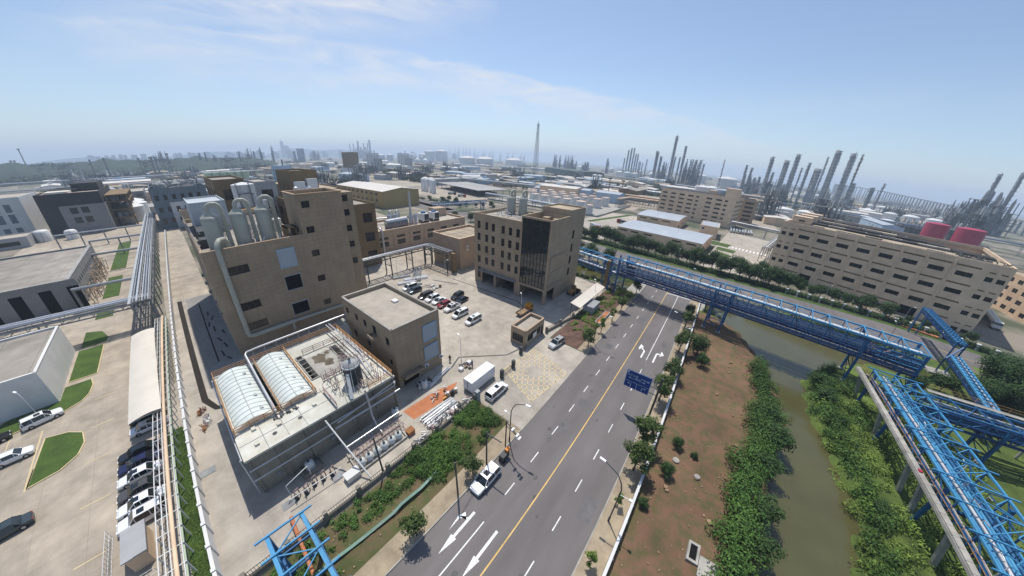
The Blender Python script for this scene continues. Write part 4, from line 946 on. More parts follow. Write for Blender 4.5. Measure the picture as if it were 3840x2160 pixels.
car('sedan','car_teal','dark teal saloon alone at the bottom left of the car park',-53.0,-27.3,-PI/2+.15,gc)
for k in range(3): car('sedan',('car_white','car_black','car_silver')[k],('white','black','silver')[k]+' saloon in the shade under the beige canopy',-61.5-3.0*k,-13.6,PI/2,'cars under the canopy')
# ---- trucks
def tanker(label, x, y, rz, cabc, tankc='tank_white', L=11, group=None, box=False):
    t = thing('tanker_truck', label, 'truck', (x,y,.02), group)
    off = lambda mb: setattr(mb, 'v', [(a+x, b+y, c+.02) for a, b, c in mb.v]) or mb
    mb = MB(); mb.box(L/2-2.2,L/2,-1.2,1.2,.7,1.9); mb.prism([(L/2-2.2,-1.18),(L/2-.25,-1.1),(L/2-.25,1.1),(L/2-2.2,1.18)],1.9,2.9); obj('cab', off(mb), cabc, t)
    mb = MB(); mb.face([(L/2-.02,-1.05,1.75),(L/2-.02,1.05,1.75),(L/2-.23,1.0,2.7),(L/2-.23,-1.0,2.7)]); 
    for s in (-1,1): mb.box(L/2-1.9,L/2-.6,min(s*1.13,s*1.21),max(s*1.13,s*1.21),1.9,2.6)
    obj('window_glass', off(mb), 'car_glass', t)
    mb = MB()
    if box: mb.box(-L/2,L/2-2.6,-1.22,1.22,1.1,2.6)
    else: mb.hcyl((-L/2+.6,0,2.1),(L/2-3.2,0,2.1),1.15,16); mb.box(-L/2+1,L/2-3.6,-.3,.3,3.2,3.35)
    obj('tank' if not box else 'cargo_body', off(mb), tankc, t)
    mb = MB(); mb.box(-L/2,L/2-.5,-.5,.5,.6,1.0); obj('chassis', off(mb), 'steel_dark', t)
    for sx in (-L/2+1,-L/2+2.3,L/2-1.1):
        for s in (-1,1): mb = MB(); mb.tube([(sx,s*.8,.5),(sx,s*1.22,.5)],.5,12); obj('wheel', off(mb), 'tyre', t)
    t.rotation_euler = (0,0,rz); return t
tanker('long white tank truck parked beside the big cream factory', 102.5, 170.5, -1.9, 'tank_white', L=19)
tanker('tank truck with a white cab beside the red trucks', -68.5, 184.5, 2.6, 'tank_white', 'lagging', 10, 'lorries in the far yard')
tanker('red box lorry parked left of the cream warehouses', -62.5, 177.5, 2.55, 'truck_red', 'truck_red', 11, 'lorries in the far yard', True)
tanker('red cab lorry with a dark trailer behind the near red one', -59, 216, 2.7, 'truck_red', 'steel_dark', 13, 'lorries in the far yard', True)
tanker('dark red lorry nearest the tree row', -60.5, 160.5, 2.4, 'truck_red', 'brown_dark', 8, 'lorries in the far yard', True)
tanker('green and grey tank lorry nearer the canopy hall', -254, 224, .3, 'tank_dark', 'tank_grey', 10, 'tank lorries by the canopy hall')
tanker('grey tank lorry nearer the camera beside the canopy hall', -233, 219, .2, 'truck_red', 'tank_grey', 10, 'tank lorries by the canopy hall')
# yellow flatbed
t = thing('flatbed_truck', 'orange flatbed truck behind the gatehouse', 'truck', (-38.3,59.2,.02))
off = lambda mb: setattr(mb, 'v', [(a-38.3, b+59.2, c+.02) for a, b, c in mb.v]) or mb
mb = MB(); mb.box(-.95,.95,1.3,3.0,.6,1.5); mb.prism([(-.9,1.35),(.9,1.35),(.85,2.8),(-.85,2.8)],1.5,2.2); obj('cab', off(mb), 'car_yellow', t)
mb = MB(); mb.box(-.8,.8,2.83,2.93,1.5,2.05); mb.box(-.98,-.9,1.5,2.6,1.5,2.0); mb.box(.9,.98,1.5,2.6,1.5,2.0); obj('window_glass', off(mb), 'car_glass', t)
mb = MB(); mb.box(-1.05,1.05,-3.2,1.2,.75,.9); 
for a in (-1.05,1.0): mb.box(a,a+.05,-3.2,1.2,.9,1.25)
mb.box(-1.05,1.05,-3.25,-3.2,.9,1.25); obj('cargo_bed', off(mb), 'pipe_brown', t)
for sx in (-2.2,2.1):
    for s in (-1,1): mb = MB(); mb.tube([(s*.7,sx,.4),(s*.98,sx,.4)],.4,12); obj('wheel', off(mb), 'tyre', t)
# wheel loader beside the office
t = thing('wheel_loader', 'rusty orange wheel loader parked beside the office tower', 'loader', (-33.8,80.5,.02))
off = lambda mb: setattr(mb, 'v', [(a-33.8, b+80.5, c+.02) for a, b, c in mb.v]) or mb
mb = MB(); mb.box(-.8,.8,-2.2,.2,.9,1.9); mb.box(-.6,.6,.2,1.8,.7,1.3); obj('body', off(mb), 'rail_rust', t)
mb = MB(); mb.box(-.6,.6,-.4,.7,1.9,3.0); obj('cab', off(mb), 'brown_dark', t)
mb = MB(); mb.beam((-.5,1.2,1.4),(-.5,3.0,.7),.2); mb.beam((.5,1.2,1.4),(.5,3.0,.7),.2); mb.prism([(-1.3,2.9),(1.3,2.9),(1.3,3.7),(-1.3,3.7)],.2,.5); mb.box(-1.3,1.3,2.9,3.0,.2,1.1); obj('bucket', off(mb), 'rust', t)
for sx in (-1.4,1.2):
    for s in (-1,1): mb = MB(); mb.tube([(s*.75,sx,.7),(s*1.25,sx,.7)],.7,14); obj('wheel', off(mb), 'tyre', t)
# white container body standing by the gate
t = thing('container', 'long white box container standing just inside the gate', 'container', (-29.3,30.9,.02))
mb = MB(); mb.box(-30.3,-28.1,27.6,34.0,.35,2.75); 
for k in range(2): mb.box(-30.4,-28.2,28+5*k,28.3+5*k,.02,.35)
obj('box_body', mb, 'car_white', t); mb = MB(); mb.box(-29.23,-29.17,27.55,27.6,.4,2.7); mb.box(-30.25,-28.15,27.54,27.59,.38,.5); obj('door_seam', mb, 'frame_dark', t)
# ================================================================ trees
def leaf_cloud(mb, blobs, n, size, rnd, m=0, squash=.9):
    tot = sum(b[3]**2 for b in blobs)
    for cx, cy, cz, r in blobs:
        k = int(n*r*r/tot)
        for _ in range(k):
            a, u = rnd.random()*2*pi, rnd.uniform(-1,1); q = sqrt(1-u*u); rr = r*(rnd.random()**.38)*(1+.22*sin(3*a+cx)+.16*sin(5*u*3+cy))
            c = Vector((cx+q*cos(a)*rr, cy+q*sin(a)*rr, cz+u*rr*squash))
            nrm = Vector((q*cos(a)+rnd.uniform(-.7,.7), q*sin(a)+rnd.uniform(-.7,.7), u+.5+rnd.uniform(-.5,.7))).normalized()
            t1 = nrm.orthogonal().normalized(); t1.rotate(Matrix.Rotation(rnd.random()*6.28, 3, nrm)); t2 = nrm.cross(t1); s = size*rnd.uniform(.6,1.3)
            mb.face([c-t1*s, c-t2*s*.55, c+t1*s, c+t2*s*.55], m)
def tree_proto(name, label, leaf, h, cr, trunk_h, n, size, seed, cat='tree', nb=9, group=None, squash=.9):
    rnd = random.Random(seed); t = thing(name, label, cat, (0,0,0), group)
    tr = MB(); tr.tube([(0,0,0),(.05,.02,trunk_h*.5),(.02,.06,trunk_h)], .13*h/5, 8, r2=.08*h/5)
    blobs = []
    for k in range(nb):
        a = 2*pi*k/nb+rnd.random(); rr = cr*rnd.uniform(.25,.72); z = trunk_h + (h-trunk_h)*rnd.uniform(.2,.78)
        p = (rr*cos(a), rr*sin(a), z); blobs.append((*p, cr*rnd.uniform(.34,.56)))
        tr.tube([(.02,.06,trunk_h*.9),(p[0]*.5,p[1]*.5,(trunk_h+z)*.5),p], .06*h/5, 5, r2=.02)
    blobs.append((0,0,h-cr*.5,cr*.55))
    obj('trunk', tr, 'bark', t)
    cr_ = MB(); leaf_cloud(cr_, blobs, n, size, rnd, squash=squash); obj('crown', cr_, leaf, t); return t
street = [tree_proto('street_tree', 'x', 'leaf_street', 5.6, 2.0, 1.7, 2000, .18, s) for s in (1,2,3)]
slim = tree_proto('street_tree', 'x', 'leaf_bright', 4.4, 1.0, 1.2, 800, .15, 5, nb=6)
bushy = [tree_proto('tree', 'x', 'leaf_dark', 6.6, 2.9, 1.5, 2600, .22, s, nb=11) for s in (11,12,13)]
willow = tree_proto('willow_tree', 'x', 'leaf_dark', 8, 4.8, 1.2, 15000, .19, 21, nb=18, squash=1.0)
used = set()
def put(proto, x, y, label, group, sc=1, z=0, rz=None, cat=None):
    if proto.name in used: o = dup(proto, (x,y,z), rz if rz is not None else R.random()*6.28, sc)
    else: o = proto; used.add(proto.name); o.location = (x,y,z); o.scale = (sc,sc,sc) if isinstance(sc,(int,float)) else sc; o.rotation_euler = (0,0,R.random()*6)
    o['label'] = label; o['group'] = group
    if cat: o['category'] = cat
    return o
gk = 'street trees on the left pavement'; gr_ = 'street trees on the right pavement'
for (x, y, p, s, lb) in ((-17.3,7.2,street[0],.82,'small tree on the left pavement between the two painted arrows and the weedy strip'),(-17.6,17.0,street[1],.7,'thin shrub-like tree by the poles behind the white suv'),(-17.7,55.9,street[2],.95,'round tree at the corner of the gate apron by the rubble'),
        (-17.6,63.8,slim,1.1,'narrow upright tree beside the rubble bank'),(-17.4,71.2,slim,1.05,'slim tree on the left pavement next to the low brick planter'),(-17.4,79.3,street[0],.9,'spindly tree on the left pavement across from the grey hut'),
        (-17.5,86.5,street[1],.8,'tree on the left pavement in the shade of the blue bridge'),(-17.5,95.8,street[2],1.05,'dark tree on the left pavement just under the blue bridge')):
    put(p, x, y, lb, gk, s)
for (x, y, p, s, lb) in ((0,17.2,slim,.72,'small dark shrub tree at the bottom of the right pavement'),(.2,25.4,slim,.62,'tiny bright tree behind the curved lamp post'),(.3,31.7,street[1],1.1,'forked tree leaning over the white wall beside the sign shadow'),(.1,36.5,street[0],1.15,'full tree left of the white wall, just in front of the blue sign'),
        (0,48.6,street[2],1.15,'dark tree rising behind the right edge of the blue sign'),(.6,57.0,bushy[0],.72,'broad tree on the right pavement by the right-turn arrow'),(.4,68.1,street[0],1.15,'upright tree opposite the left-turn arrow'),
        (-.1,82.4,street[1],.95,'tree on the right pavement between bridge shadow and lamp arm'),(-.3,91.5,bushy[1],.6,'dense tree right under the blue bridge on the right pavement')):
    put(p, x, y, lb, gr_, s)
put(bushy[2], 4.2, 70.0, 'light green bushy tree beyond the white wall on the earth verge', 'trees on the earth verge', .85)
put(bushy[0], 5.6, 66.0, 'lower bushy tree in front of the light green one on the earth verge', 'trees on the earth verge', .5)
for x, y, s, lb in ((4.4,33.9,.42,'low green shrub on the verge beside the white wall'),(4.9,40.0,.36,'olive shrub on the verge above the round manhole'),(7.6,39.5,.22,'tiny shrub in the middle of the verge'),(2.9,27.5,.28,'small weed clump on the verge against the white wall')):
    put(bushy[1], x, y, lb, 'shrubs on the earth verge', s, -.2, cat='shrub')
for x, y, s, lb in ((18.2,56,.85,'rounded tree leaning over the river in the middle of the left bank'),(18.8,50.5,1.0,'largest dark tree overhanging the river on the left bank'),(17.6,44,.75,'bushy tree at the water edge below the largest one'),(17.4,36,.7,'broad green tree at the water edge opposite the manholes'),(16.4,30,.7,'lowest tree of the left river bank near the pit frame'),(17.5,70,.6,'small tree at the top of the left river bank'),(29.6,76,.8,'dark tree clump on the right bank below the blue bridge end'),(29.8,71,.7,'dark bush tree on the right bank, second from the bridge'),(32.6,46,.5,'small shrub tree on the right bank by the white pole')):
    put(bushy[R.randrange(3)], x, y, lb, 'trees at the river edge', (s*1.05,s*1.05,s*.75), -1.0)
# row of trees beyond the cross road
k = 0
for i in range(52):
    x = -66 + i*3.6; yb = lerp_tab(x, [(a[0], a[1]) for a in R2]); y = yb+6.5+R.uniform(-1.0,4.5)
    if 84 < x < 90: continue
    s = R.uniform(.95,1.45) if x < 30 else (R.uniform(.75,1.1) if x < 62 else R.uniform(.4,.6))
    nm = ('dark bushy tree','spreading green tree','tall rounded tree')[i%3]
    where = 'before the cream warehouses' if x < -4 else ('between the warehouses and the big cream factory' if x < 26 else 'in front of the big cream factory')
    put(bushy[i%3], x, y, f'{nm} in the roadside row {where}', 'trees along the far road', s)
for x, y, s in ((-52,121,1.2),(-44,117,1.35),(-36,120,1.1),(-58,118,1.1)): put(bushy[k%3], x, y, 'big green tree in the clump right of the office by the canal', 'trees by the canal', s); k += 1
put(willow, 69, 99, 'huge dark willow at the right edge beside the blue pipe arch', 'willows at the right edge', 1.25); put(willow, 70, 88, 'second dark willow at the right edge, nearer the camera', 'willows at the right edge', 1.3); put(willow, 63.5, 92, 'dark willow crown nearest the rusty walkway at the right edge', 'willows at the right edge', .8); put(willow, 73, 108, 'lower willow crown next to the cross road at the right edge', 'willows at the right edge', .9)
for x, y, s, lb in ((46,42,.75,'dark tree under the blue trestle at the lower right'),(60,58,.8,'bushy tree on the green field at the right edge'),(52,52,.55,'small tree below the blue trestle by the green field'),(36,24,.9,'dark broad bush tree on the river bank at the bottom right'),(50,88,.6,'low tree behind the end of the blue bridge'),(56,92,.7,'round tree between the bridge end and the road')):
    put(bushy[k%3], x, y, lb, 'trees on the right bank', s*1.15); k += 1
for i in range(22):
    x, y = -160-R.random()*75, 150+R.random()*45
    if R.random() < .5: x, y = -125-R.random()*45, 122+R.random()*20
    put(bushy[i%3], x, y, ('roundish tree','low bushy tree','dark tree')[i%3]+(' by the distant yard road' if x < -165 else ' behind the long low building'), 'trees behind the yard', R.uniform(.5,1.0))
# ---- vegetation masses along the river, in the roadside strip and on the banks
def veg_mass(name, pts, n, size, leaf, seed, zf=None):
    rnd = random.Random(seed); mb = MB(); blobs = []
    for x, y, r, h in pts: blobs.append((x, y, (zf(x,y) if zf else 0)+h*.45, r))
    tot = sum(b[3]**2 for b in blobs)
    for cx, cy, cz, r in blobs:
        leaf_cloud(mb, [(cx,cy,cz,r)], int(n*r*r/tot), size, rnd, squash=.75)
    o = obj(name, mb, leaf); return tag(o, kind='stuff')
pts = []
y = -20
while y < 80:
    xw = lerp_tab(y, WB); 
    for j in range(3): pts.append((xw-2.7-R.random()*3.2+j*.8, y+R.uniform(-1,1), R.uniform(1.3,2.5), R.uniform(1.6,4.2)))
    y += 1.6
pts = [p for p in pts if not (58 < p[1] and p[0] < lerp_tab(p[1], WB)-4.5) and p[1] < 76]
veg_mass('riverbank_bushes', pts, 64000, .17, 'leaf_bush', 31, E_Z)
pts = []
y = -20
while y < 88:
    xe = lerp_tab(y, EB)
    for j in range(3): pts.append((xe+.6+R.random()*2.2, y+R.uniform(-1,1), R.uniform(.9,1.6), R.uniform(.8,2.0)))
    if 62 < y < 80:
        for j in range(2): pts.append((xe+2+R.random()*6, y+R.uniform(-1,1), R.uniform(1.2,2.0), 2.2))
    y += 1.7
veg_mass('riverbank_bushes', pts, 42000, .16, 'leaf_bush', 32, E_Z)
pts = [(R.uniform(29,50), R.uniform(14,82), R.uniform(.7,1.9), R.uniform(.2,.9)) for _ in range(300)]
veg_mass('bank_undergrowth', pts, 60000, .15, 'leaf_bright', 33, E_Z)
pts = [(x, 112.6+R.uniform(-.8,1.2), R.uniform(.9,1.7), R.uniform(1,2)) for x in [(-60+1.6*i) for i in range(75)] if not -21 < x < 3.5] + [(x, 97.2+R.uniform(-.8,1.4), R.uniform(.7,1.3), 1.2) for x in [(-50+2*i) for i in range(46)] if not -21 < x < 3.5 and not 8 < x < 42]
veg_mass('canal_bushes', pts, 26000, .2, 'leaf_dark', 34, E_Z)
pts = [(R.uniform(-26,-20.5), R.uniform(12,27), R.uniform(.6,1.25), R.uniform(.5,1.6)) for _ in range(100)] + [(R.uniform(-26,-23.0), R.uniform(-8,13), R.uniform(.4,.85), R.uniform(.3,.7)) for _ in range(95)] + [(R.uniform(-21,-19.6), R.uniform(13,24), R.uniform(.4,.8), .7) for _ in range(14)] + [(-20.5,-1.5,1.1,1.4),(-21.5,-3,1.2,1.4),(-19.9,-3,.8,1)]
pts = [p for p in pts if not (20.5 < p[1] < 24 and -23.5 < p[0] < -21)]
veg_mass('weeds', pts, 44000, .12, 'leaf_bush', 35)
rnd = random.Random(9); mb = MB()
for _ in range(520):
    x, y = (rnd.uniform(2.6,15), rnd.uniform(2,78)) if _ % 3 else (rnd.uniform(-25.5,-19.6), rnd.uniform(-8,26) if _ % 2 else rnd.uniform(54,72)); s = rnd.uniform(.05,.16)*(1 if rnd.random() < .93 else 2.6); z = (E_Z(x,y) if x > 0 else .1)
    a = rnd.random()*3; mb.prism([(x+s*cos(a+k*1.57+rnd.uniform(-.3,.3)), y+s*sin(a+k*1.57)) for k in range(4)], z-.05, z+s*.7)
tag(obj('stone_litter', mb, 'pipe_brown'), kind='stuff')
pts = [(R.uniform(-26,-19.8), R.uniform(60,95), R.uniform(.4,1.1), R.uniform(.4,1.3)) for _ in range(80)]
veg_mass('weeds', pts, 14000, .15, 'leaf_bright', 36)
pts = [(x, lerp_tab(x, [(a[0], a[1]) for a in R2])+4.6+R.uniform(-.4,.5), R.uniform(1.2,2.0), 2.2) for x in [(-70+1.5*i) for i in range(110)]]
veg_mass('hedge_mass', pts, 24000, .28, 'leaf_dark', 37)
pts = [(-300+R.random()*85, 176+R.uniform(-1.5,1.5)+(R.random()*2), 1.6, 1.6) for _ in range(40)]
veg_mass('hedge_mass', pts, 4000, .35, 'leaf_dark', 38)
# low hedge strip between the boundary wall and the pipe rack
mb = MB(); mb.box(-57.5,-18,-11.5,-9.7,0,.5); rnd = random.Random(4)
for _ in range(9000):
    c = Vector((rnd.uniform(-57.6,-18), rnd.uniform(-11.6,-9.6), rnd.uniform(.42,.6))); a = rnd.random()*6.28; s = .09
    mb.face([c+Vector((cos(a)*s,sin(a)*s,rnd.uniform(-.05,.06))), c+Vector((cos(a+1.6)*s*.6,sin(a+1.6)*s*.6,.03)), c-Vector((cos(a)*s,sin(a)*s,rnd.uniform(-.05,.06))), c-Vector((cos(a+1.6)*s*.6,sin(a+1.6)*s*.6,.03))])
tag(obj('hedge_strip', mb, 'lawn'), 'straight clipped green hedge strip beside the white wall', 'hedge')
# roadside strips of earth
def earth(name, x0, x1, y0, y1, m, st=.5, amp=.12, z=.02):
    return struct(name, grid(x0, x1, y0, y1, st, lambda x, y: z + amp*(.5+.5*sin(x*2.1+y*.7)*sin(y*1.9-x*.6)+.3*sin(x*5+y*4)) * (min(1, (x-x0)*2, (x1-x)*2, (y-y0)*2, (y1-y)*2) if x0<x<x1 and y0<y<y1 else 0)), m)
earth('earth_strip', -26.2, -19.2, -40, 27.2, 'weeds_ground'); earth('earth_strip', -26.4, -19.2, 53.4, 96, 'rubble', .5, .5)
# ================================================================ walls, racks, street furniture
def wall_y(x): return -5.4 + (x+237)*(-4.1/209)
t = thing('boundary_wall', 'long low white boundary wall with square posts between the two factory sites', 'wall', (-100,-8,0))
mb = MB(); mb.beam((-240,wall_y(-240),1.0),(-16.6,wall_y(-16.6),1.0),.2,2.0); mb.beam((-240,wall_y(-240),2.04),(-16.6,wall_y(-16.6),2.04),.34,.1); obj('panel', mb, 'wall_white', t)
for k in range(72):
    mb = MB(); x = -240+3.1*k; y = wall_y(x); mb.box(x-.2,x+.2,y-.22,y+.22,0,2.25); obj('post', mb, 'wall_white', t)
def fence_wall(label, pts, h=1.5, m='concrete_wall', rail='frame_dark'):
    t = thing('fence', label, 'fence', (*pts[0],0)); w, r_ = MB(), MB()
    for a, b in zip(pts, pts[1:]):
        w.beam((*a,.35),(*b,.35),.25,.7); L = hypot(b[0]-a[0], b[1]-a[1]); n = int(L/.3)
        for z in (.85,h): r_.beam((*a,z),(*b,z),.05)
        for i in range(n+1): p = (a[0]+(b[0]-a[0])*i/n, a[1]+(b[1]-a[1])*i/n); r_.beam((*p,.7),(*p,h+.1),.03)
    obj('base', w, m, t); obj('railing', r_, rail, t)
    for a, b in zip(pts, pts[1:]):
        n = max(1, int(hypot(b[0]-a[0], b[1]-a[1])/4.2))
        for i in range(n+1): p = (a[0]+(b[0]-a[0])*i/n, a[1]+(b[1]-a[1])*i/n); q = MB(); q.box(p[0]-.25,p[0]+.25,p[1]-.25,p[1]+.25,0,h+.2); obj('pillar', q, m, t)
fence_wall('stone-based railing fence between the factory edge and the weedy strip', [(-26.9,-12),(-26.7,27)])
fence_wall('railing fence behind the rubble and bushes right of the gatehouse', [(-28.4,54.6),(-26.6,66)]); 
t = thing('road_wall', 'long white parapet wall between the right pavement and the earth verge', 'wall', (1.7,20,0))
mb = MB(); mb.box(1.6,1.85,-60,96,0,1.15); mb.box(1.55,1.9,-60,96,1.15,1.25); mb.box(1.6,1.85,96,116,0,1.2); obj('panel', mb, 'wall_white', t)
for k in range(48):
    mb = MB(); y = -10+2.4*k; mb.box(1.85,2.0,y-.1,y+.1,0,1.1); obj('post', mb, 'wall_grey', t)
# big pipe rack on the left
def rack(t, a, b, z, w, levels=(0,), nb=10, frame='steel_grey', pipes=None, legs=True, leg_st=None, brace=True, pm='lagging', beam=.22):
    a, b = Vector((*a,0)), Vector((*b,0)); d = (b-a).normalized(); n = Vector((-d.y,d.x,0)); L = (b-a).length
    P = lambda u, v, zz: a + d*u + n*v + Vector((0,0,zz))
    fr = MB()
    for lv in levels:
        for s in (-w/2, w/2): fr.beam(P(0,s,z+lv), P(L,s,z+lv), beam, beam*1.3)
        m = int(L/2.5)
        for i in range(m+1): fr.beam(P(L*i/m,-w/2-.3,z+lv+.12), P(L*i/m,w/2+.3,z+lv+.12), .12, .12)
    if brace and len(levels) > 1:
        m = int(L/5)
        for s in (-w/2, w/2):
            for i in range(m): u0, u1 = L*i/m, L*(i+1)/m; fr.beam(P(u0,s,z+levels[0]), P(u1,s,z+levels[-1]), .1) if i%2 else fr.beam(P(u1,s,z+levels[0]), P(u0,s,z+levels[-1]), .1); fr.beam(P(u0,s,z+levels[0]), P(u0,s,z+levels[-1]), .12)
    obj('frame', fr, frame, t)
    if legs:
        st = leg_st or 8; m = max(1, int(L/st))
        for i in range(m+1):
            lg = MB()
            for s in (-w/2, w/2): lg.beam(P(L*i/m,s,0), P(L*i/m,s,z+levels[-1]), .3, .3)
            lg.beam(P(L*i/m,-w/2,z*.5), P(L*i/m,w/2,z*.9), .1); lg.beam(P(L*i/m,-w/2,z*.55), P(L*i/m,w/2,z*.55), .18)
            obj('leg', lg, frame, t)
    for (v, r, lv, mt) in (pipes or []):
        pp = MB(); pp.tube([P(-.3,v,z+lv+.2+r), P(L*.33,v,z+lv+.2+r), P(L*.66,v,z+lv+.2+r), P(L+.3,v,z+lv+.2+r)], r, 8); obj('pipe', pp, mt, t)
    return P
t = thing('pipe_rack', 'long grey multi-level pipe rack running into the distance beside the white wall', 'pipe rack', (-104,-12,0))
rack(t, (-103.5,-12.0), (-276,-9.9), 6.2, 3.6, (0,1.5), frame='steel_grey', pipes=[(-1.5,.14,1.5,'lagging'),(-1.0,.22,1.5,'steel'),(-.4,.15,1.5,'lagging'),(.1,.12,1.5,'steel_grey'),(.6,.25,1.5,'lagging'),(1.3,.16,1.5,'steel'),(-1.2,.2,0,'lagging'),(0,.2,0,'steel'),(1.1,.2,0,'lagging')], leg_st=9)
mb = MB(); mb.beam((-103,-14.0,7.95),(-276,-11.9,7.95),.55,.08); obj('walkway', mb, 'tank_grey', t)
for k in range(60): pass
mb = MB()
for k in range(110): x = -104-1.55*k; y = -12-(x+103.5)*(-2.1/172.5)*-1; mb.beam((x,-9.9+(-x-104)*.0122,7.9),(x-.6,-9.2+(-x-104)*.0122,7.5),.07)
obj('cable_tray', mb, 'wall_white', t)
t = thing('pipe_bridge', 'grey pipe bridge branching left over the car park from the long rack', 'pipe rack', (-108,-30,0))
rack(t, (-107,-10.6), (-111,-66), 6.0, 3.2, (0,1.3), pipes=[(-1.2,.28,1.3,'lagging'),(-.5,.2,1.3,'steel'),(.2,.3,1.3,'lagging'),(.9,.16,1.3,'steel'),(-1,.2,0,'steel_grey'),(.3,.2,0,'lagging')], leg_st=17)
for i, (x, z, yl) in enumerate(((-132,6.2,-27),(-176,6.6,-27),(-205,7,-30),(-235,7,-44))):
    t = thing('pipe_bridge', f'thin pale pipe crossing from the long rack to the grey buildings, number {i+1} from the camera' if 0 else ('nearest','second nearest','second farthest','farthest')[i]+' thin pipe crossing between the long rack and the grey buildings', 'pipe rack', (x,-18,0), 'thin pipe crossings')
    rack(t, (x,-11.8), (x-1.5,yl), z, 1.0, (0,), pipes=[(-.25,.2,0,'lagging'),(.25,.12,0,'steel')], leg_st=8, beam=.14)
t = thing('pipe_rack', 'low open pipe track with a fat cream pipe beside the hedge strip', 'pipe rack', (-60,-11.5,0))
fr = MB(); A_, B_ = (-102,-9.9), (-17,-12.7)
def Lx(f, v): return (A_[0]+(B_[0]-A_[0])*f, A_[1]+(B_[1]-A_[1])*f+v)
for v in (-1.0,-.45,.0,1.0): fr.tube([(*Lx(0,v),3.0),(*Lx(1,v),3.0)], .06, 6)
for k in range(36): f = k/35; fr.beam((*Lx(f,-1.1),2.9),(*Lx(f,1.2),2.9),.1); fr.beam((*Lx(f,-1.0),0),(*Lx(f,-1.0),2.9),.12); fr.beam((*Lx(f,1.1),0),(*Lx(f,1.1),2.9),.12)
obj('frame', fr, 'wall_white', t)
pp = MB(); pp.tube([(*Lx(0,.45),3.25),(*Lx(.5,.45),3.25),(*Lx(1,.45),3.25)], .2, 10); obj('pipe', pp, 'plaster_cream', t); pp = MB(); pp.tube([(*Lx(0,1.0),2.6),(*Lx(1,1.0),2.6)], .12, 8); obj('pipe', pp, 'silo_green', t)
pp = MB(); pp.tube([(*Lx(.1,.05),2.5),(*Lx(1,.05),2.5)], .1, 6); obj('pipe', pp, 'rust', t)
t = thing('car_canopy', 'long beige fabric car canopy at the start of the parking row', 'canopy', (-77,-13,0))
mb = MB(); n = 8; pr = [(-15.15+4.1*i/n, 2.7+1.0*sin(pi*(.12+.55*i/n))) for i in range(n+1)]
mb.idx([(x,y,z) for x in (-95,-60.2) for y, z in pr], [(i,n+1+i,n+2+i,i+1) for i in range(n)][::1], 0, True); mb.idx([(x,y,z-.08) for x in (-95,-60.2) for y, z in pr], [(i,i+1,n+2+i,n+1+i) for i in range(n)], 0, True); obj('roof', mb, 'roof_canopy', t)
for k in range(7): mb = MB(); x = -94+5.5*k; mb.tube([(x,-11.3,0),(x,-11.3,3.2)], .1, 8); mb.beam((x,-11.3,3.0),(x,-15.0,2.85),.14); obj('post', mb, 'wall_white', t)
t = thing('utility_hut', 'small grey-roofed utility hut in a fenced pen at the end of the parking row', 'hut', (-38.6,-15,0))
mb = MB(); mb.box(-40.6,-36.6,-16.0,-14.3,0,2.3); obj('wall', mb, 'plaster_cream', t); mb = MB(); mb.box(-40.8,-36.4,-16.2,-15.2,2.3,2.45); mb.box(-40.8,-36.4,-15.18,-14.1,2.3,2.5); obj('roof', mb, 'wall_ltgrey', t)
mb = MB(); railing(mb, [(-43.2,-17.8),(-34.6,-18.0),(-34.4,-14)], 0, 1.6, .6, .04, (.1,.8,1.6)); tag(obj('pen_fence', mb, 'wall_white'), 'thin white pen fence around the small utility hut', 'fence')
# ---- left-hand buildings
t = thing('building', 'white building with a stained flat roof and scratched side wall, left of the lawns', 'building', (-92,-45,0))
block(t, -104, -81.9, -75, -25.8, 6.8, 'wall_white', 'roof_stained', .3, .3, cope='wall_white')
t = thing('building', 'grey hall with tall dark doors and a stained slab roof at the left edge', 'building', (-160,-48,0))
oE = [(75-5.2*k-3.0, 75-5.2*k-.6, .2, 7.2) for k in range(1,9)]; oE = [(o[0]-5,o[1]-5,o[2],o[3]) for o in oE]
Ps = block(t, -186, -135, -90, -26.9, 9.1, 'wall_grey', 'roof_stained', .5, .8, {'E': oE, 'N': [(2+3.2*k,3.2+3.2*k,z,z+1.5) for k in range(14) for z in (1.5,5.2)]}, cope='roof_shed')
for o in oE: g = MB(); g.face([Ps['E'](o[0],o[2],.2),Ps['E'](o[1],o[2],.2),Ps['E'](o[1],o[3],.2),Ps['E'](o[0],o[3],.2)]); obj('door', g, 'opening_black', t)
for k in range(14):
    for z in (1.5,5.2): window(t, Ps['N'], (2+3.2*k,3.2+3.2*k,z,z+1.5), split=False)
mb = MB()
for k in range(40): x = -184+R.random()*48; y = -26.5+R.random()*3; z = R.random()*6; mb.tube([(x,-26.5,z),(x,y,z),(x+R.uniform(-3,3),y,z),(x+R.uniform(-2,2),y,0)], .12, 6)
obj('pipework', mb, 'plaster_tan', t)
t = thing('building', 'black and grey panelled block with a lower grey corner of four windows', 'building', (-313,-40,0))
Ps = block(t, -345, -282, -52.5, -28, 23, 'wall_dark', 'roof_screed', .6, .4)
mb = MB(); oG = [(3.6,6.6,6.2,9.6),(8.0,11.0,6.2,9.6),(3.6,6.6,11.6,15),(8.0,11.0,11.6,15)]
P_ = wallop(mb, (-281.6,-45.6), (-281.6,-27.6), 0, 16.2, oG); wallop(mb, (-281.6,-27.6), (-345,-27.6), 0, 16.2); mb.face([(-281.6,-45.6,16.2),(-281.6,-27.6,16.2),(-282,-27.6,16.2),(-282,-45.6,16.2)]); obj('lower_wall', mb, 'wall_grey', t)
for o in oG: window(t, P_, o, nx=3)
mb = MB(); mb.box(-330,-300,-40,-29,22.4,27); mb.box(-310,-296,-50,-38,22.4,24.2); obj('roof_cabin', mb, 'wall_dark', t); mb = MB(); mb.box(-296,-284,-49,-40,22.4,23.8); obj('roof_slab', mb, 'roof_canopy', t)
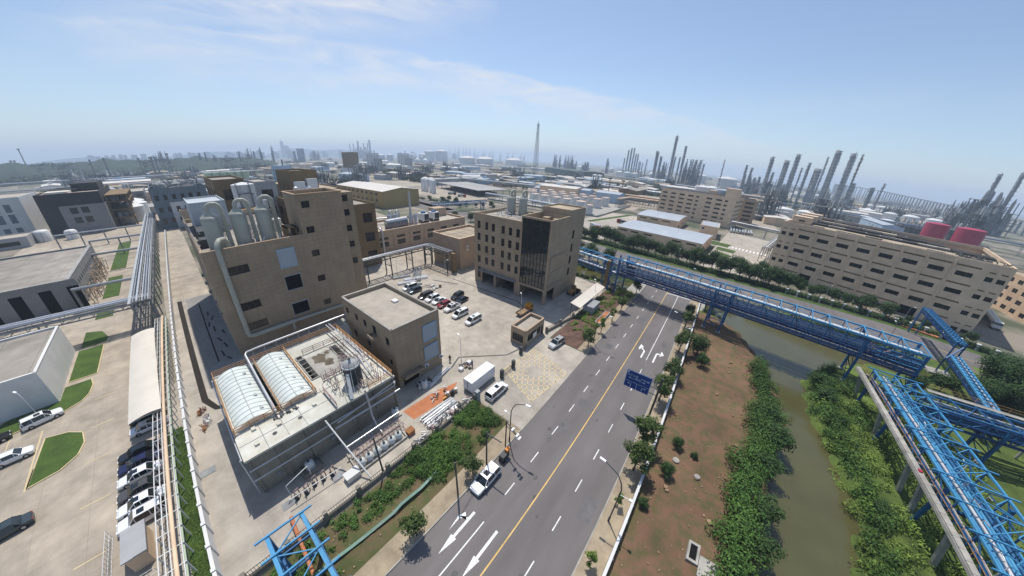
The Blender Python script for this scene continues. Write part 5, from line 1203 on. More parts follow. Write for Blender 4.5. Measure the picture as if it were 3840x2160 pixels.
t = thing('building', 'brown framed open structure behind the black and grey block', 'building', (-318,-22,0))
mb = MB()
for i in range(5):
    for j in (0,1):
        x, y = -340+12*i, -27+9*j; mb.beam((x,y,0),(x,y,19),.8)
for z in (5,10,15,19): mb.box(-341,-291,-27.5,-17.5,z,z+.6)
obj('frame', mb, 'brown_dark', t); mb = MB()
for k in range(26): x, y, z = -338+R.random()*46, -25+R.random()*6, R.choice((5.6,10.6,15.6)); mb.lathe((x,y,z), [(1.2,0),(1.2,2.6),(.1,3.2)], 8)
obj('vessel', mb, 'far_column', t)
t = thing('building', 'white block with rows of grey slot windows at the left edge', 'building', (-320,-95,0))
oE = [(69-4.4*k-2.4,69-4.4*k,z,z+h) for k in range(1,14) for z, h in ((2.5,3.0),(8,5.0),(14,4.4))]
Ps = block(t, -340, -300, -130, -61, 22, 'wall_white', 'roof_screed', .4, .4, {'E': oE})
for o in oE: window(t, Ps['E'], o, nx=1, split=False, glass='wall_bluegrey', frame='wall_grey')
simple_building('low pale annex with two small windows under the white block', -278, -262, -96, -57.5, 5.5, 'wall_ltgrey', 'roof_screed', wcols=3, wrows=1, sides='E')
for k, (x, y) in enumerate(((-273.9,-54.5),(-268.5,-43.7))):
    t = thing('storage_tank', 'stout white dome-topped tank in front of the black block, '+('left' if k == 0 else 'right')+' one', 'tank', (x,y,0), 'white tanks by the black block')
    mb = MB(); mb.lathe((x,y,0), [(3.0-.5*k,0),(3.0-.5*k,5.2-k),(2.2-.4*k,6-k),(.1,6.3-k)], 20); obj('shell', mb, 'tank_white', t); mb = MB(); mb.tube([(x+3.0-.5*k,y,0),(x+3.0-.5*k,y,5)], .12, 6); obj('pipe', mb, 'steel', t)
t = thing('building', 'slate blue block with window rows, white lower corner and cluttered roof', 'building', (-275,8,0))
oE = [(1.5+3.9*k,3.3+3.9*k,z,z+3.0) for k in range(6) for z in (3.2,9.6,16.6)]
Ps = block(t, -300, -255, -6.2, 20, 23.5, 'wall_bluegrey', 'roof_dark', 3.2, .4, {'E': oE, 'S': [(3+4*k,5+4*k,z,z+3) for k in range(10) for z in (3.2,9.6,16.6)]})
add_windows(t, Ps['E'], oE, nx=1)
mb = MB(); oW = [(o[0]-7.2+.2,o[1]-7.2+.2,o[2],o[3]) for o in oE if o[0] > 8.5 and o[3] < 14]; P_ = wallop(mb, (-254.8,1.0), (-254.8,20.2), 0, 15, oW, depth=.2); obj('lower_wall', mb, 'wall_white', t)
mb = MB()
for k in range(50): x, y, z = -296+R.random()*38, -4+R.random()*22, 21+R.random()*4; mb.tube([(x,y,z),(x+R.uniform(-6,6),y+R.uniform(-6,6),z)], .3, 6); mb.beam((x,y,20.4),(x,y,z),.2)
for z in (22.5,24.5): mb.box(-298,-262,-2,-1.6,z,z+.3); mb.box(-298,-262,8,8.4,z,z+.3); mb.box(-262,-261.6,-2,16,z,z+.3)
for k in range(14): x, y = -296+R.random()*38, -3+R.random()*20; mb.lathe((x,y,20.4), [(1.5,0),(1.5,3+R.random()*2),(1.0,5.4),(.2,5.7)], 12)
obj('roof_plant', mb, 'far_column', t)
simple_building('small windowless tan block at the end of the lane', -252, -243, 4, 17, 11, 'plaster_tan', 'roof_sand')
simple_building('grey block with small windows behind the brown framed structure', -420, -372, -52, -12, 15, 'wall_grey', 'roof_screed', wcols=7, wrows=3)
t = simple_building('pale cream flat-roofed hall beyond the brown framed structure', -420, -360, -8, 16, 13, 'plaster_cream', 'roof_pale', wcols=8, wrows=2)
t = thing('building', 'pale green ribbed silo house left of the distant steelworks', 'building', (-420,60,0))
mb = MB()
for k in range(6): mb.cyl((-420,38+6.5*k,0), 3.4, 24, 14)
obj('silo_drum', mb, 'silo_green', t); mb = MB(); mb.box(-424,-414,34,75,8,10); obj('gallery', mb, 'silo_green', t)
# ---- lamps, poles, sign
def lamp(label, x, y, h, arm, az, group=None, m='steel_dark', z0=.1, r=.085, second=None):
    t = thing('street_lamp', label, 'street lamp', (x,y,z0), group); mb = MB(); c, s = cos(az), sin(az)
    mb.tube([(x,y,z0),(x,y,h*.72),(x+.1*arm*c,y+.1*arm*s,h*.82),(x+.35*arm*c,y+.35*arm*s,h*.93),(x+arm*c,y+arm*s,h)], r, 8, r2=r*.6); mb.tube([(x,y,z0),(x,y,z0+1.0)], r*1.5, 8); obj('pole', mb, m, t)
    mb = MB(); mb.beam((x+arm*c,y+arm*s,h),(x+(arm+.75)*c,y+(arm+.75)*s,h+.05),.28,.1); obj('lamp_head', mb, 'lamp_white', t)
    if second: mb = MB(); q = (x+second[0], y+second[1], second[2]); mb.tube([(x,y,second[2]),q], .04, 6); mb.box(q[0]-.2,q[0]+.2,q[1]-.15,q[1]+.15,q[2]-.05,q[2]+.06); obj('side_lamp', mb, 'lamp_white', t)
    return t
gs = 'curved street lamps along the road'
lamp('tall curved street lamp on the right pavement beside the tiny bright tree', -.05, 22.9, 9.8, 2.6, pi*.97, gs, second=(1.3,.1,6.2)); lamp('curved street lamp on the right pavement half hidden behind trees', -.2, 71, 8.6, 2.4, pi*.97, gs, second=(1.2,.1,5.6)); lamp('curved street lamp on the right pavement under the blue bridge', -.3, 112, 8.6, 2.4, pi, gs)
lamp('slim curved street lamp at the gate side, beside the round tree', -17.33, 58.3, 8.6, 2.4, 0, gs); lamp('tall curved lamp beside the traffic camera on the left pavement', -16.9, 24.4, 9.2, 2.2, .15, gs, second=(-1,0,6)); lamp('curved street lamp on the left pavement at the bridge', -17.2, 99, 8.6, 2.4, 0, gs)
gw = 'white yard lamps'
for x, y, h, az, lb in ((-79.4,-28,5.2,-2.6,'white straight lamp post leaning over the white building wall'),(-38.4,57.2,6.5,2.4,'white lamp post by the orange flatbed truck'),(-36.9,33.2,6,2.8,'thin grey post in front of the block with blue-grey shutters'),(-26.5,80,7,2.4,'white lamp post behind the sloping white canopy'),(-88,50.5,6,1.2,'white lamp under the yard pipe frame'),(-77,63,5.5,1.0,'white lamp beside the tan cube building')):
    lamp(lb, x, y, h, .7, az, gw, 'tank_white', 0, .06)
gf = 'lamps along the far road'
for k, (x, y) in enumerate(((20,141.5),(42,140),(64,137),(-12,144),(78,112),(52,112))): lamp(('pale','slim','straight','grey','dark','bent')[k]+' street lamp beside the far cross road', x, y, 7.5, 1.6, (-pi/2 if y > 120 else pi/2), gf, 'tank_grey' if k < 4 else 'steel_dark', 0, .07)
def upole(label, x, y, h, cross=0, m='steel_dark', g='utility poles on the left pavement'):
    t = thing('utility_pole', label, 'pole', (x,y,.1), g); mb = MB(); mb.tube([(x,y,.1),(x,y,h)], .13, 8, r2=.1); obj('shaft', mb, m, t)
    if cross: mb = MB(); mb.beam((x,y,h-.25),(x+cross,y+.15,h-.25),.12); mb.beam((x,y,h-.9),(x+cross*.5,y+.1,h-.3),.06); obj('crossarm', mb, m, t)
    return t
upole('dark utility pole nearest the lone small tree', -17.15, 13.7, 7.0); upole('dark utility pole between the other pole and the curved lamp', -17.1, 19.3, 7.1, 2.4)
upole('tall grey pole by the railing fence with a sagging pipe', -27.2, 9.0, 7.5, g='poles at the fence')
w_ = MB(); w_.tube([(-17.15,13.7,6.9),(-17.2,16.5,5.0),(-17.5,17.6,3.4)], .02, 4); w_.tube([(-17.15,13.7,6.8),(-17.3,16.4,4.6),(-17.5,17.6,3.0)], .02, 4); tag(obj('stay_wire', w_, 'steel_dark'), 'two thin stay wires running down from the nearest utility pole', 'wire')
t = thing('traffic_camera', 'traffic camera rig with orange box on a low mast behind the white suv', 'camera mast', (-15.6,22.4,.1))
mb = MB(); mb.tube([(-16.9,23.4,.1),(-16.9,23.4,5.6)], .1, 8); mb.beam((-16.9,23.4,5.4),(-13.8,22.4,5.3),.12); mb.beam((-16.9,23.4,4.6),(-14.6,22.6,5.2),.07); obj('mast', mb, 'steel_dark', t)
for k, q in enumerate(((-13.8,22.3,5.45),(-14.3,22.5,5.45),(-15.3,22.8,5.6))): mb = MB(); mb.box(q[0]-.14,q[0]+.14,q[1]-.3,q[1]+.3,q[2]-.1,q[2]+.14); obj('camera', mb, 'tank_white', t)
t = thing('road_sweeper', 'small dark handcart machine with an orange top at the kerb', 'cart', (-15.6,21.6,.02))
mb = MB(); mb.box(-16.1,-15.3,20.9,22.3,.35,1.3); obj('body', mb, 'steel_dark', t); mb = MB(); mb.box(-15.9,-15.4,21.9,22.6,1.3,1.75); obj('cover', mb, 'box_orange', t)
for q in ((-16.1,21.1),(-15.3,21.1),(-15.7,22.3)): mb = MB(); mb.tube([(q[0]-.06,q[1],.3),(q[0]+.06,q[1],.3)], .28, 12); obj('wheel', mb, 'tyre', t)
t = thing('road_sign', 'large blue road direction sign over the right lane', 'road sign', (-.5,43,.1))
mb = MB(); mb.tube([(-.5,43,.1),(-.5,43,9.2)], .17, 12); obj('post', mb, 'steel_dark', t)
for z in (5.5,6.8,8.0): mb = MB(); mb.tube([(-.5,43,z),(-2.0,43,z),(-6.0,43.06,z)], .07, 8); obj('arm', mb, 'steel_dark', t)
mb = MB(); mb.box(-6.05,-1.85,42.84,42.92,4.9,8.45); pn = obj('panel', mb, 'sign_blue', t)
mb = MB()
yb = 42.835
def q4(x0, x1, z0, z1): mb.face([(x0,yb,z0),(x1,yb,z0),(x1,yb,z1),(x0,yb,z1)])
for a in ((-6.05,-1.85,8.38,8.45),(-6.05,-1.85,4.9,4.95),(-6.05,-6.0,4.9,8.45),(-1.9,-1.85,4.9,8.45),(-6.0,-1.9,6.2,6.26),(-3.98,-3.92,4.95,6.2)): q4(*a)
q4(-5.95,-5.6,7.95,8.3)
q4(-5.25,-3.0,6.93,6.99); mb.face([(-5.55,yb,6.96),(-5.2,yb,6.8),(-5.2,yb,7.12)]); mb.face([(-2.7,yb,6.96),(-3.05,yb,7.12),(-3.05,yb,6.8)])
q4(-4.95,-4.85,5.15,5.8); q4(-5.3,-4.85,5.72,5.82); mb.face([(-5.55,yb,5.77),(-5.28,yb,5.62),(-5.28,yb,5.92)])
q4(-3.05,-2.95,5.15,5.8); q4(-3.05,-2.6,5.72,5.82); mb.face([(-2.35,yb,5.77),(-2.62,yb,5.92),(-2.62,yb,5.62)])
obj('sign_marking', mb, 'sign_white', pn)
def text(s, x, y, z, size, par, m='sign_white', name='lettering', rot_=(pi/2,0,0), al='CENTER'):
    cu = bpy.data.curves.new(name, 'FONT'); cu.body = s; cu.size = size; cu.align_x = al; cu.fill_mode = 'BOTH'; cu.extrude = .004; cu.materials.append(M[m])
    o = link(bpy.data.objects.new(name, cu)); o.parent = par; b = BASE[par.name]; o.location = (x-b[0], y-b[1], z-b[2]); o.rotation_euler = rot_; return o
text('化工大道', -4.95, 42.83, 7.42, .46, pn); text('方水路', -2.85, 42.83, 7.28, .50, pn); text('罐区路', -4.0, 42.83, 7.05, .3, pn)
# green netting barrier in the roadside strip
mb = MB(); ps = [(-21.6,13.7),(-21.3,11),(-21.5,8),(-21.4,6.8),(-21.7,3.4),(-21.9,1.4),(-22.0,0),(-22.1,-3),(-22,-8)]
for i, (a, b) in enumerate(zip(ps, ps[1:])):
    h0, h1 = .75+.2*sin(i), .75+.2*sin(i+1); mb.face([(*a,.05),(*b,.05),(b[0]+.06,b[1],h1),(a[0]+.06,a[1],h0)]); mb.face([(a[0]+.06,a[1],h0),(b[0]+.06,b[1],h1),(b[0]+.3,b[1],h1-.25),(a[0]+.3,a[1],h0-.25)])
    mb.tube([(*a,0),(a[0],a[1],h0+.15)], .04, 5)
tag(obj('netting_barrier', mb, 'cloth_green'), 'sagging pale green netting barrier through the weedy roadside strip', 'barrier')
# gate rails
t = thing('sliding_gate', 'low dark sliding gate rail across the yard entrance', 'gate', (-27,40,0))
mb = MB(); railing(mb, [(-26.9,34.9),(-26.9,38.5)], 0, 1.2, .35, .05, (.15,1.15)); railing(mb, [(-28.4,43.5),(-28.4,45.6)], 0, 1.2, .35, .05, (.15,1.15)); obj('rail', mb, 'frame_dark', t)
for q in ((-26.9,34.8),(-26.9,38.6),(-28.4,43.4)): mb = MB(); mb.box(q[0]-.3,q[0]+.3,q[1]-.3,q[1]+.3,0,1.9); obj('gate_post', mb, 'steel_dark', t)
mb = MB(); mb.box(-26.9,-26.2,27.0,27.8,0,2.2); tag(obj('gate_pillar', mb, 'wall_ltgrey'), 'grey gate pillar at the near end of the white container', 'pillar')
dr = MB(); 
for a, b in (((-38,33.5),(-30.5,41)),((-36.5,30),(-38,33.5)),((-72,62),(-44,63.6)),((-44,63.6),(-33.5,57.5)),((-30.5,41),(-29.5,45))): dr.beam((*a,.012),(*b,.012),.35,.02)
struct('drain', dr, 'steel_dark')
# people near the gate
def person(label, x, y, rz, top, legs='cloth_dark', z=.02, lean=0):
    t = thing('person', label, 'person', (x,y,z)); b = MB(); off = lambda mb: setattr(mb, 'v', [(a+x, c+y, e+z) for a, c, e in mb.v]) or mb
    me = bpy.data.meshes.new('body'); P = [(0,0,.95),(0,.02,1.25),(0,.03,1.45),(0,.03,1.55),(0,.04,1.68),(-.19,.02,1.42),(-.24,0,1.14),(-.2,.12,.9),(.19,.02,1.42),(.25,0,1.14),(.22,.1,.9),(-.1,0,.9),(-.11,.05,.48),(-.12,-.02,.06),(-.12,.12,.03),(.1,0,.9),(.12,-.08,.48),(.12,-.16,.06),(.12,-.03,.03),(-.2,.16,.82),(.22,.14,.82)]
    E = [(0,1),(1,2),(2,3),(3,4),(2,5),(5,6),(6,7),(2,8),(8,9),(9,10),(0,11),(11,12),(12,13),(13,14),(0,15),(15,16),(16,17),(17,18),(7,19),(10,20)]
    me.from_pydata(P, E, []); me.materials.append(M['skin']); o = link(bpy.data.objects.new('body', me)); o.parent = t
    sk = o.modifiers.new('skin', 'SKIN'); me.skin_vertices.__class__
    me.attributes
    for i, r_ in enumerate([.13,.15,.12,.055,.105,.06,.045,.035,.06,.045,.035,.08,.06,.04,.035,.08,.06,.04,.035,.03,.03]): me.skin_vertices[0].data[i].radius = (r_,r_)
    me.skin_vertices[0].data[0].use_root = True; o.modifiers.new('sub', 'SUBSURF').levels = 1
    m1 = MB(); m1.lathe((0,.01,0), [(.16,.92),(.19,1.1),(.2,1.35),(.12,1.5),(.07,1.52)], 12); m1.tube([(-.17,.02,1.43),(-.24,0,1.16)], .08, 8); m1.tube([(.17,.02,1.43),(.25,0,1.16)], .08, 8); obj('shirt', off(m1), top, t)
    m1 = MB(); m1.tube([(-.09,0,.95),(-.11,.05,.5),(-.12,-.02,.1)], .095, 8, r2=.07); m1.tube([(.09,0,.95),(.12,-.08,.5),(.12,-.16,.1)], .095, 8, r2=.07); obj('trousers', off(m1), legs, t)
    m1 = MB(); m1.sphere((0,.03,1.72), .112, 10); obj('hair', off(m1), 'cloth_dark', t); t.rotation_euler = (0,0,rz); return t
person('person in dark clothes standing at the gatehouse corner', -28.4, 43.3, 1.2, 'cloth_dark'); person('person in a blue top bending over boxes behind the white container', -33.6, 33.2, 2.2, 'cloth_blue'); person('person in black at the bottom corner of the shuttered block', -38.3, 31.3, .6, 'cloth_dark')
# ---- yard materials
def bundle(name, label, x, y, L, w, n, rr, m, rz=0, z=.05, cat='pipes', group=None, jit=.3):
    t = None; mb = MB(); rnd = random.Random(hash(label) % 999 if 0 else len(label)*7+n)
    for k in range(n):
        v = (rnd.random()-.5)*w; zz = z + rr + (k % 3)*rr*1.6*(rnd.random()+.3); dl = rnd.uniform(-jit,jit); da = rnd.uniform(-.03,.03)
        a = rot(x-L/2+dl, y+v, (x,y), rz+da); b = rot(x+L/2+dl, y+v, (x,y), rz+da); mb.tube([(*a,zz),(*b,zz)], rr, 6)
    return tag(obj(name, mb, m), label, cat, group)
bundle('steel_pipe_bundle', 'long bright bundle of steel pipes beside the orange ground', -29.2, 21.2, 6.4, 2.5, 40, .09, 'steel_bright', pi/2-.02, cat='pipes'); bundle('steel_pipe_bundle', 'small bundle of steel pipes beside the shuttered block', -36.4, 26.6, 6.0, 1.0, 14, .09, 'steel_bright', pi/2+.2)
bundle('steel_pipe_bundle', 'loose grey pipes lying under the yard pipe frame', -84, 56, 13, 3.0, 22, .12, 'steel_grey', .9+pi/2); 
for k, (x, y, L, w, rz, lb) in enumerate(((-81,53.2,8,2.6,1.15,'shiny flat stack of steel sheets in the yard, nearest the pipe frame'),(-80,49.0,6,2.0,1.2,'stack of steel sheets just behind the parked cars'),(-77,50.2,4.5,1.3,.9,'short stack of steel sections beside the sheet stacks'),(-85.5,50.5,6,1.6,1.25,'grey steel stack under the pipe frame'))):
    mb = MB()
    for j in range(4):
        a = [rot(px,py,(x,y),rz+.02*j) for px,py in ((x-L/2,y-w/2+j*.1),(x+L/2,y-w/2+j*.1),(x+L/2,y+w/2-j*.1),(x-L/2,y+w/2-j*.1))]; mb.prism(a, .05+.13*j, .15+.13*j)
    tag(obj('sheet_stack', mb, 'steel_bright' if k < 2 else 'steel'), lb, 'steel stack', 'steel stacks in the yard')
for k, (x0,y0,x1,y1) in enumerate(((-76,56.5,-67,60),(-79,47,-71.5,52.2),(-74.5,52,-69,54.5))): 
    mb = MB(); mb.beam((x0,y0,.1),(x1,y1,.1),.15); tag(obj('steel_beam', mb, 'steel_grey'), ('long thin beam lying across the open yard','beam lying behind the car row','short beam beside the white sacks')[k], 'beam', 'loose beams in the yard')
for k in range(8):
    mb = MB(); x, y = -70.6+R.uniform(-1.7,1.7), 52.6+R.uniform(-1.2,1.2); mb.sphere((x,y,.32), .42, 8, sz=.7); tag(obj('sack', mb, 'tank_white'), 'white sack in the loose heap behind the dark brown car', 'sack', 'white sacks heaped in the yard')
mb = MB(); mb.sphere((-69.5,54.5,.5), .5, 8); tag(obj('sack', mb, 'brown_dark'), 'brown sack on top of the white heap', 'sack')
sheet('orange_ground', [(-34.4,17.2),(-31.6,17.4),(-30.9,24.5),(-32.6,28.2),(-34.0,24)], .022, 'soil_orange')
gp = 'white plastic dosing tanks in a row'
for k in range(6):
    y = 7.6+1.22*k; wh = ('nearest the bottom of the photo','second from the near end','third from the near end','third from the far end','second from the far end','nearest the red box')[k]
    t = thing('plastic_tank', 'white plastic dosing tank in the row, '+wh, 'tank', (-30.3,y,.1), gp); mb = MB(); mb.lathe((-30.3,y,.12), [(.52,0),(.54,.5),(.52,1.15),(.2,1.32)], 16); obj('shell', mb, 'tank_poly', t)
    mb = MB(); mb.tube([(-30.3,y,1.4),(-30.3,y,1.75)], .17, 8); mb.beam((-30.6,y,1.42),(-30,y,1.42),.08); obj('stirrer', mb, 'steel_dark', t)
mb = MB()
for a, b in (((-29.5,6.6),(-29.5,14.6)),((-29.5,6.6),(-33.4,6.9)),((-29.5,14.6),(-31.5,14.8))): mb.beam((*a,.2),(*b,.2),.18,.4)
tag(obj('bund_wall', mb, 'concrete_plain'), 'low concrete bund wall around the row of plastic tanks', 'low wall')
t = thing('pump_skid', 'tangled pink-grey pump skid with a long silver header behind the plastic tanks', 'pump skid', (-32.2,11,.1))
mb = MB()
for k in range(14): y = 7.2+.62*k; mb.beam((-32.8,y,.1),(-32.8,y,1.9),.06); mb.beam((-31.3,y,.1),(-31.3,y,1.6),.06); mb.beam((-32.8,y,1.2),(-31.2,y,1.2+.1*sin(k)),.05); mb.beam((-32.8,y,.7),(-31.2,y+.4,.7),.05)
for z in (.5,1.0,1.5): mb.beam((-31.3,7.2,z),(-31.3,15.3,z),.05); mb.beam((-32.1,7.2,z+.15),(-32.1,15.3,z+.15),.05)
obj('frame', mb, 'pink_frame', t); mb = MB(); mb.tube([(-33.0,6.9,2.1),(-33.0,15.8,2.1)], .14, 8); obj('header_pipe', mb, 'steel_bright', t)
t = thing('red_box', 'small rusty red box beside the last plastic tank', 'box', (-29.4,15.4,0)); mb = MB(); mb.box(-30.3,-29.3,14.9,16.0,.1,.75); obj('body', mb, 'soil_orange', t); mb = MB(); mb.box(-30.35,-29.25,14.85,16.05,.75,.85); obj('lid', mb, 'rust', t)
for k, (x, y, lb) in enumerate(((-35.2,2.4,'white plastic tank in a bund in the shade of the basin wall'),(-34.6,15.9,'white plastic tank standing at the basin corner'),(-36.2,23.2,'white plastic drum by the shuttered block doorway'))):
    t = thing('plastic_tank', lb, 'tank', (x,y,.1)); mb = MB(); mb.lathe((x,y,.05), [(.6,0),(.62,.7),(.58,1.4),(.2,1.6)], 16); obj('shell', mb, 'tank_poly', t); mb = MB(); mb.tube([(x,y,1.6),(x,y,1.85)], .15, 8); obj('cap', mb, 'steel_dark', t)
mb = MB(); 
for a, b in (((-36.1,1.2),(-34.2,1.2)),((-34.2,1.2),(-34.2,3.9)),((-34.2,3.9),(-36.1,3.9))): mb.beam((*a,.3),(*b,.3),.15,.6)
tag(obj('bund_wall', mb, 'concrete_wall'), 'low bund wall around the lone plastic tank by the basin', 'low wall')
t = thing('white_cabinet', 'white box cabinet standing near the plastic tanks', 'cabinet', (-29.6,5.9,0)); mb = MB(); mb.box(-30.3,-29.1,4.9,6.8,.05,.95); obj('body', mb, 'tank_white', t); mb = MB(); mb.box(-30.35,-29.05,4.85,6.85,.95,1.02); obj('lid', mb, 'wall_white', t)
for k in range(5):
    x, y = -32.3+.2*sin(k*2), -.6+1.15*k; t = thing('pump', 'pump with upright pipes in the row before the basin, '+('first','second','third','fourth','last')[k]+' from the blue frame', 'pump', (x,y,.05), 'pumps before the basin')
    mb = MB(); mb.tube([(x-.35,y,.35),(x+.35,y,.35)], .2, 10); mb.box(x-.4,x+.4,y-.2,y+.2,.03,.15); obj('motor', mb, 'tank_dark', t); mb = MB(); mb.tube([(x,y,.4),(x,y,1.5),(x-.1,y+.5,1.6),(x-.1,y+.5,.1)], .08, 8); mb.tube([(x+.2,y,.5),(x+.4,y,1.3)], .07, 6); obj('pipe', mb, 'pink_frame', t)
mb = MB(); mb.tube([(-31.6,-1.4,1.5),(-31.2,5.2,1.4)], .06, 6); mb.tube([(-33.9,2,.6),(-33.9,2,2.4),(-33,-1,2.4),(-33,-1,.1)], .06, 6); mb.tube([(-35.6,6.2,6.4),(-27.4,7.4,.4)], .11, 8); tag(obj('pipe_run', mb, 'tank_white'), 'pale pipes strung over the pump row and down to the fence', 'pipe')
for k, (x, y, s) in enumerate(((-32.3,-1.6,.8),(-31.3,4.6,.9),(-45.3,-8.1,.9))): mb = MB(); mb.box(x-s*.7,x+s*.7,y-s,y+s,.02,.07); tag(obj('grate', mb, 'steel_grey'), ('square drain grate by the blue frame','drain grate beside the pump row','square hatch on the lane beside the white wall')[k], 'grate')
gj = 'scrap and barrels by the fence'
for k in range(7):
    x, y = -31.6+R.uniform(-.5,.8), 25.6+R.uniform(-1.2,1.6); mb = MB(); mb.cyl((x,y,.03), .28, .85+.3*(k < 2), 12, top=0); tag(obj('barrel', mb, 'frame_dark' if k%2 else 'steel'), 'open '+('dark' if k%2 else 'grey')+' barrel at the end of the white container', 'barrel', gj)
for k in range(12):
    x, y = -28.6+R.uniform(-1.2,1.6), 14.8+13*k/12+R.uniform(-.5,.5); x = -27.7+R.uniform(-.5,.5); mb = MB()
    for j in range(7): a = (x+R.uniform(-.6,.6), y+R.uniform(-.6,.6), .1+R.random()*.5); mb.beam(a, (a[0]+R.uniform(-.9,.9), a[1]+R.uniform(-.9,.9), .1+R.random()*.9), .09+.1*R.random())
    mb.box(x-.3,x+.3,y-.3,y+.3,.03,.3+.3*R.random()); tag(obj('scrap_pile', mb, ('steel','steel_dark','wall_white','pink_frame')[k%4]), ('silvery','black','whitish','pinkish')[k%4]+' pile of scrap along the fence beside the pipe bundle', 'scrap pile', gj)
for k in range(6):
    x, y = -32.6+R.uniform(-.8,.9), 22.2+.7*k; mb = MB()
    for j in range(4): a = (x+R.uniform(-.5,.5), y+R.uniform(-.3,.3), .1+R.random()*.3); mb.beam(a, (a[0]+R.uniform(-.7,.7), a[1]+R.uniform(-.7,.7), .1+R.random()*.5), .12)
    tag(obj('scrap_pile', mb, ('wall_white','steel_dark','tank_white')[k%3]), ('white','black','pale')[k%3]+' offcuts between the orange ground and the container', 'scrap pile', gj)
mb = MB(); mb.beam((-31.2,23.4,.3),(-30.9,26.2,.3),.25); tag(obj('yellow_beam', mb, 'car_yellow'), 'yellow beam lying beside the barrels', 'beam')
for k in range(9):
    x, y = -34.0+R.uniform(-1.3,1.0), 32.4+R.uniform(-1.5,1.7); s = .25+.2*R.random(); mb = MB(); mb.box(x-s,x+s,y-s,y+s,.03,s*1.5); mb.box(x-s*1.04,x+s*1.04,y-s*.1,y+s*.1,.03,s*1.52); tag(obj('carton', mb, ('pipe_brown','wall_white','frame_dark')[k%3]), ('brown','white','black')[k%3]+' box in the heap behind the container', 'box', 'boxes behind the container')
for k in range(10):
    x, y = -36.9+R.uniform(-.9,.9), 23.6+R.uniform(-1.5,1.5); mb = MB(); mb.beam((x,y,.1),(x+R.uniform(-.8,.8),y+R.uniform(-.8,.8),.3+R.random()*.6),.12); mb.box(x-.2,x+.2,y-.2,y+.2,.02,.5); tag(obj('scrap_pile', mb, ('steel_dark','wall_white')[k%2]), ('dark','whitish')[k%2]+' junk by the doorway of the shuttered block', 'scrap pile', 'junk by the shuttered block')
for k in range(10):
    x, y = -62, -7; x = -60+5.5*R.random(); mb = MB(); yy = -7.4+1.2*R.random()
    for j in range(6): mb.beam((x+R.uniform(-.6,.6),yy+R.uniform(-.4,.4),.1),(x+R.uniform(-.8,.8),yy+R.uniform(-.5,.5),.3+R.random()*.7),.09)
    mb.box(x-.25,x+.25,yy-.2,yy+.2,.02,.35); tag(obj('scrap_pile', mb, ('rust','wall_white','pink_frame')[k%3]), ('rusty','white','pink')[k%3]+' clutter along the inside of the white boundary wall', 'scrap pile', 'clutter along the boundary wall')
# yard pipe frame, canopy and hut on the right of the office
t = thing('pipe_rack', 'grey steel pipe rack bending round the yard before the low building', 'pipe rack', (-90,55,0))
rack(t, (-91,32), (-91,66.5), 6.6, 3.8, (0,.9), frame='steel_dark', pipes=[(-1.2,.16,.9,'steel'),(-.3,.22,.9,'lagging'),(.6,.16,.9,'steel'),(1.3,.12,0,'steel')], leg_st=7); rack(t, (-91,66.6), (-77.6,66.6), 6.6, 3.8, (0,.9), frame='steel_dark', pipes=[(-1.0,.16,.9,'lagging'),(0,.22,.9,'steel'),(1.0,.14,.9,'steel')], leg_st=7)
mb = MB(); mb.box(-77.3,-75.6,66.2,67.4,0,7.4); tag(obj('cable_riser', mb, 'brown_dark'), 'rusty brown riser panel at the end of the yard pipe rack', 'panel')
t = thing('carport', 'sloping white canopy roof beside the grey hut right of the office', 'canopy', (-26.8,76,0))
mb = MB(); q = [(-28.2,66.6,4.1),(-25.2,66.6,3.5),(-25.2,85.5,3.5),(-28.2,85.5,4.1)]; mb.face(q); mb.face([(x,y,z-.1) for x,y,z in q][::-1]); 
for i in range(4): a, b = q[i], q[(i+1)%4]; mb.face([(a[0],a[1],a[2]-.1),(b[0],b[1],b[2]-.1),b,a])
obj('roof', mb, 'roof_canopy', t)
for k in range(5): mb = MB(); y = 67+4.5*k; mb.beam((-25.5,y,0),(-25.5,y,3.5),.12); mb.beam((-27.9,y,0),(-27.9,y,4.0),.12); obj('post', mb, 'steel_dark', t)
t = thing('hut', 'small grey metal hut under the sloping white canopy', 'hut', (-24.7,73.4,0)); mb = MB(); mb.box(-26.0,-23.0,70.8,75.9,0,2.5); obj('wall', mb, 'wall_ltgrey', t); mb = MB(); mb.box(-26.1,-22.9,70.7,76.0,2.5,2.62)
for k in range(8): mb.beam((-26.1,71+.65*k,2.64),(-22.9,71+.65*k,2.64),.06)
obj('roof', mb, 'wall_ltgrey', t)
t = thing('planter', 'low brick-walled bed with reddish rubble on the left pavement edge', 'planter', (-19.8,71,0)); mb = MB()
for a, b in (((-20.6,67),(-19.3,67)),((-19.3,67),(-19.3,75)),((-19.3,75),(-20.6,75)),((-20.6,75),(-20.6,67))): mb.beam((*a,.4),(*b,.4),.2,.8)
obj('wall', mb, 'concrete_plain', t); mb = MB(); mb.box(-20.5,-19.4,67.1,74.9,.0,.7); obj('soil', mb, 'soil_orange', t)
for k, (x, y, r_) in enumerate(((5.3,37.3,.5),(8.5,36.2,.42))): mb = MB(); mb.cyl((x,y,E_Z(x,y)-.05), r_, .32, 18); mb.cyl((x,y,E_Z(x,y)+.27), r_*.8, .04, 18); tag(obj('manhole', mb, 'concrete_plain'), ('round concrete manhole cover in the middle of the verge','smaller concrete manhole farther along the verge')[k], 'manhole')
